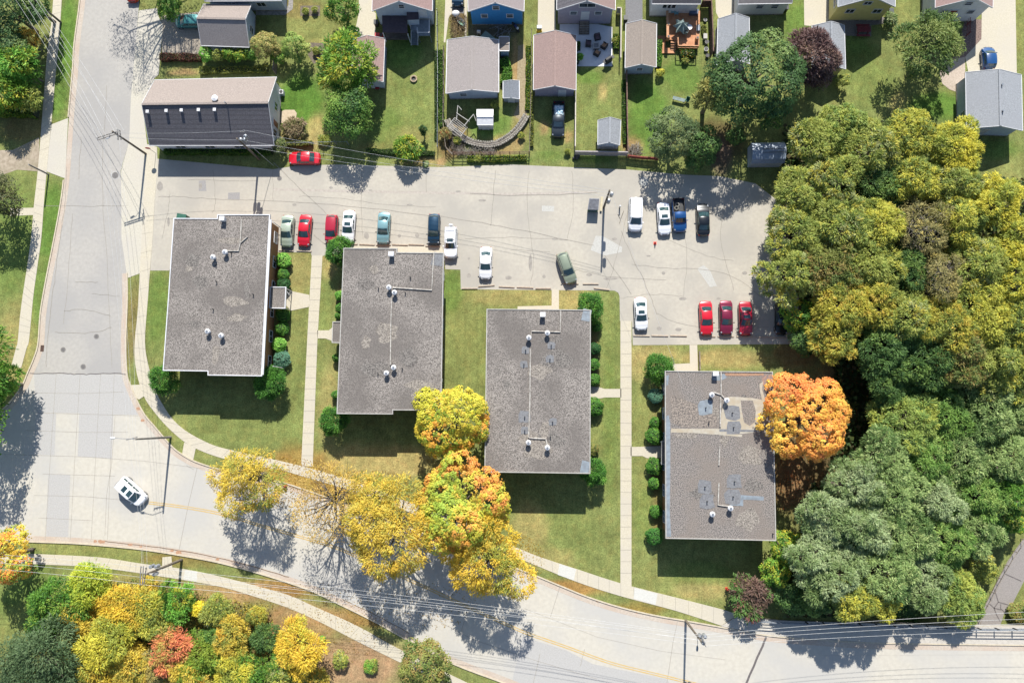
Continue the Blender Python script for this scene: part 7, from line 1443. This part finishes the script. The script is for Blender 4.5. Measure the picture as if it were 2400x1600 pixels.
o = bpy.data.objects.new('undergrowth', quadmesh('undergrowth', V, np.concatenate([pc, np.ones((n, 1))], 1).repeat(4, 0), LEAF)); COL.objects.link(o); tag(o, 'dark leafy undergrowth covering the floor of the right wood', 'undergrowth', kind='stuff')
rng = np.random.default_rng(21); n = 15000
px_ = rng.uniform(70, 660, n); py_ = rng.uniform(1345, 1625, n); keep = (py_ > 1350+np.abs(px_-330)*.22) & (px_ < 640-(py_-1500)*.0) ; px_, py_ = px_[keep], py_[keep]; n = len(px_)
pts = np.array([tuple(G(x, y)) for x, y in zip(px_, py_)]); pts[:, 2] = rng.uniform(.05, 1.0, n)
q = rng.normal(size=(n, 3)); q[:, 2] = np.abs(q[:, 2])+.5; q /= np.linalg.norm(q, axis=1)[:, None]; r = rng.normal(size=(n, 3)); r -= q*np.sum(q*r, 1)[:, None]; r /= np.linalg.norm(r, axis=1)[:, None]; c = np.cross(q, r)
sz = rng.uniform(.08, .2, n)[:, None]; V = np.stack([pts-r*sz, pts-c*sz*.5, pts+r*sz, pts+c*sz*.5], 1).reshape(-1, 3)
w_ = np.sin(pts[:, 0]*.7)+np.sin(pts[:, 1]*.9+1)+rng.normal(0, .6, n); ii = np.clip(((w_+2.2)/4.4*6).astype(int), 0, 5)
pc = np.stack([rgbl(v, .7) for v in ((96, 124, 54), (130, 140, 60), (176, 160, 60), (196, 172, 60), (150, 128, 84), (120, 104, 76))])[ii]*rng.uniform(.75, 1.2, (n, 1))
o = bpy.data.objects.new('undergrowth', quadmesh('undergrowth', V, np.concatenate([pc, np.ones((n, 1))], 1).repeat(4, 0), LEAF)); COL.objects.link(o); tag(o, 'weedy yellow and brown undergrowth filling the lower left thicket', 'undergrowth', kind='stuff')
# ---- shrubs round the apartment blocks
UP = [(388, 890, 32, 'at the lower left corner of the leftmost block'), (637, 897, 36, 'at the lower right corner of the leftmost block'), (797, 588, 32, 'at the upper left corner of the stepped roof block'), (785, 985, 33, 'at the lower left corner of the stepped roof block'), (1384, 720, 32, 'at the upper right corner of the middle right block'), (1393, 1104, 29, 'at the lower right corner of the middle right block'), (1541, 861, 33, 'at the upper left corner of the rightmost block')]
for x, y, r, l in UP:
    tree('juniper', 'tufted dark green juniper '+l, x, y, r, 3.6, [((80, 132, 44), 3), ((54, 98, 36), 3), ((106, 156, 52), 1.5)], 'feather', .15, 1.6, cat='shrub', lobes=13, clump=.21, flat=1.0, group='tufted junipers at the block corners', trunk=True, tr=.12, cz=1.9)
def ball(x, y, r, h, pal, l, size=.12, squash=1.0):
    t = tree('clipped_shrub', l, x, y, r, h, pal, 'clump', size, 1.5, cat='shrub', trunk=False, solid=1, clump=.13, group='clipped shrubs')
    g = G(x, y, h*.5); R = PX(r, x, y, h*.5); MB().ell((g.x, g.y, h*.48), (R*.88, R*.88*squash, h*.46), 14, 8).build('light_block_core', MATS['dark_filler'], t)  # unseen dark ellipsoid added so no light passes through the leaf shell
ball(665, 611, 17, 1.5, LIME, 'bright broad leaved shrub nearest the parking blocks at the leftmost block', .22)
ball(664, 644, 13, 1.3, BUSH, 'small round clipped shrub above the entrance canopy of the leftmost block')
ball(665, 667, 14, 1.4, [((56, 104, 52), 3), ((44, 88, 44), 2)], 'dark clipped shrub touching the top of the leftmost entrance canopy')
ball(664, 738, 16, 1.4, BUSH, 'dark clipped shrub right below the leftmost entrance canopy')
ball(662, 770, 15, 1.3, BUSH, 'second clipped shrub below the leftmost entrance canopy')
ball(655, 808, 16, 1.4, LIME, 'bright broad leaved shrub lower on the wall of the leftmost block', .22)
ball(661, 841, 19, 1.5, BLUG, 'flat blue green shrub low on the wall of the leftmost block', .11, .8)
ball(797, 693, 11, 1.4, LIME, 'bright shrub upper left of the stepped roof block'); ball(797, 722, 10, 1.4, BUSH, 'green shrub left of the stepped roof block above its canopy'); ball(793, 740, 8, 1.2, BUSH, 'small shrub right above the stepped roof block canopy'); ball(789, 838, 9, 1.4, BUSH, 'shrub left of the stepped roof block below its canopy'); ball(788, 925, 10, 1.4, BUSH, 'shrub low on the left wall of the stepped roof block')
ball(1397, 764, 13, 1.5, BUSH, 'green shrub just below the juniper of the middle right block'); ball(1393, 817, 14, 1.5, [((56, 104, 52), 3), ((44, 88, 44), 2)], 'dark tall shrub on the right wall of the middle right block'); ball(1392, 855, 13, 1.3, BUSH, 'clipped shrub second above the footpath of the middle right block'); ball(1392, 890, 14, 1.3, BUSH, 'clipped shrub right above the footpath of the middle right block'); ball(1393, 953, 20, 1.8, BUSH, 'largest round shrub below the footpath of the middle right block'); ball(1391, 1053, 13, 1.3, OGB, 'brownish shrub low on the right wall of the middle right block')
ball(1536, 928, 17, 1.5, BLUG, 'blue green shrub below the juniper of the rightmost block'); ball(1535, 991, 13, 1.3, BUSH, 'small clipped shrub midway up the left wall of the rightmost block'); ball(1533, 1023, 19, 1.6, BUSH, 'large clipped shrub right above the entry walk of the rightmost block'); ball(1533, 1092, 19, 1.6, BUSH, 'large clipped shrub right below the entry walk of the rightmost block'); ball(1533, 1133, 14, 1.3, BUSH, 'small clipped shrub second below the entry walk of the rightmost block'); ball(1536, 1198, 14, 1.3, BUSH, 'clipped shrub third below the entry walk of the rightmost block'); ball(1533, 1256, 19, 1.7, [((76, 132, 50), 3), ((58, 112, 44), 2)], 'fresh green oval shrub at the lower left corner of the rightmost block')
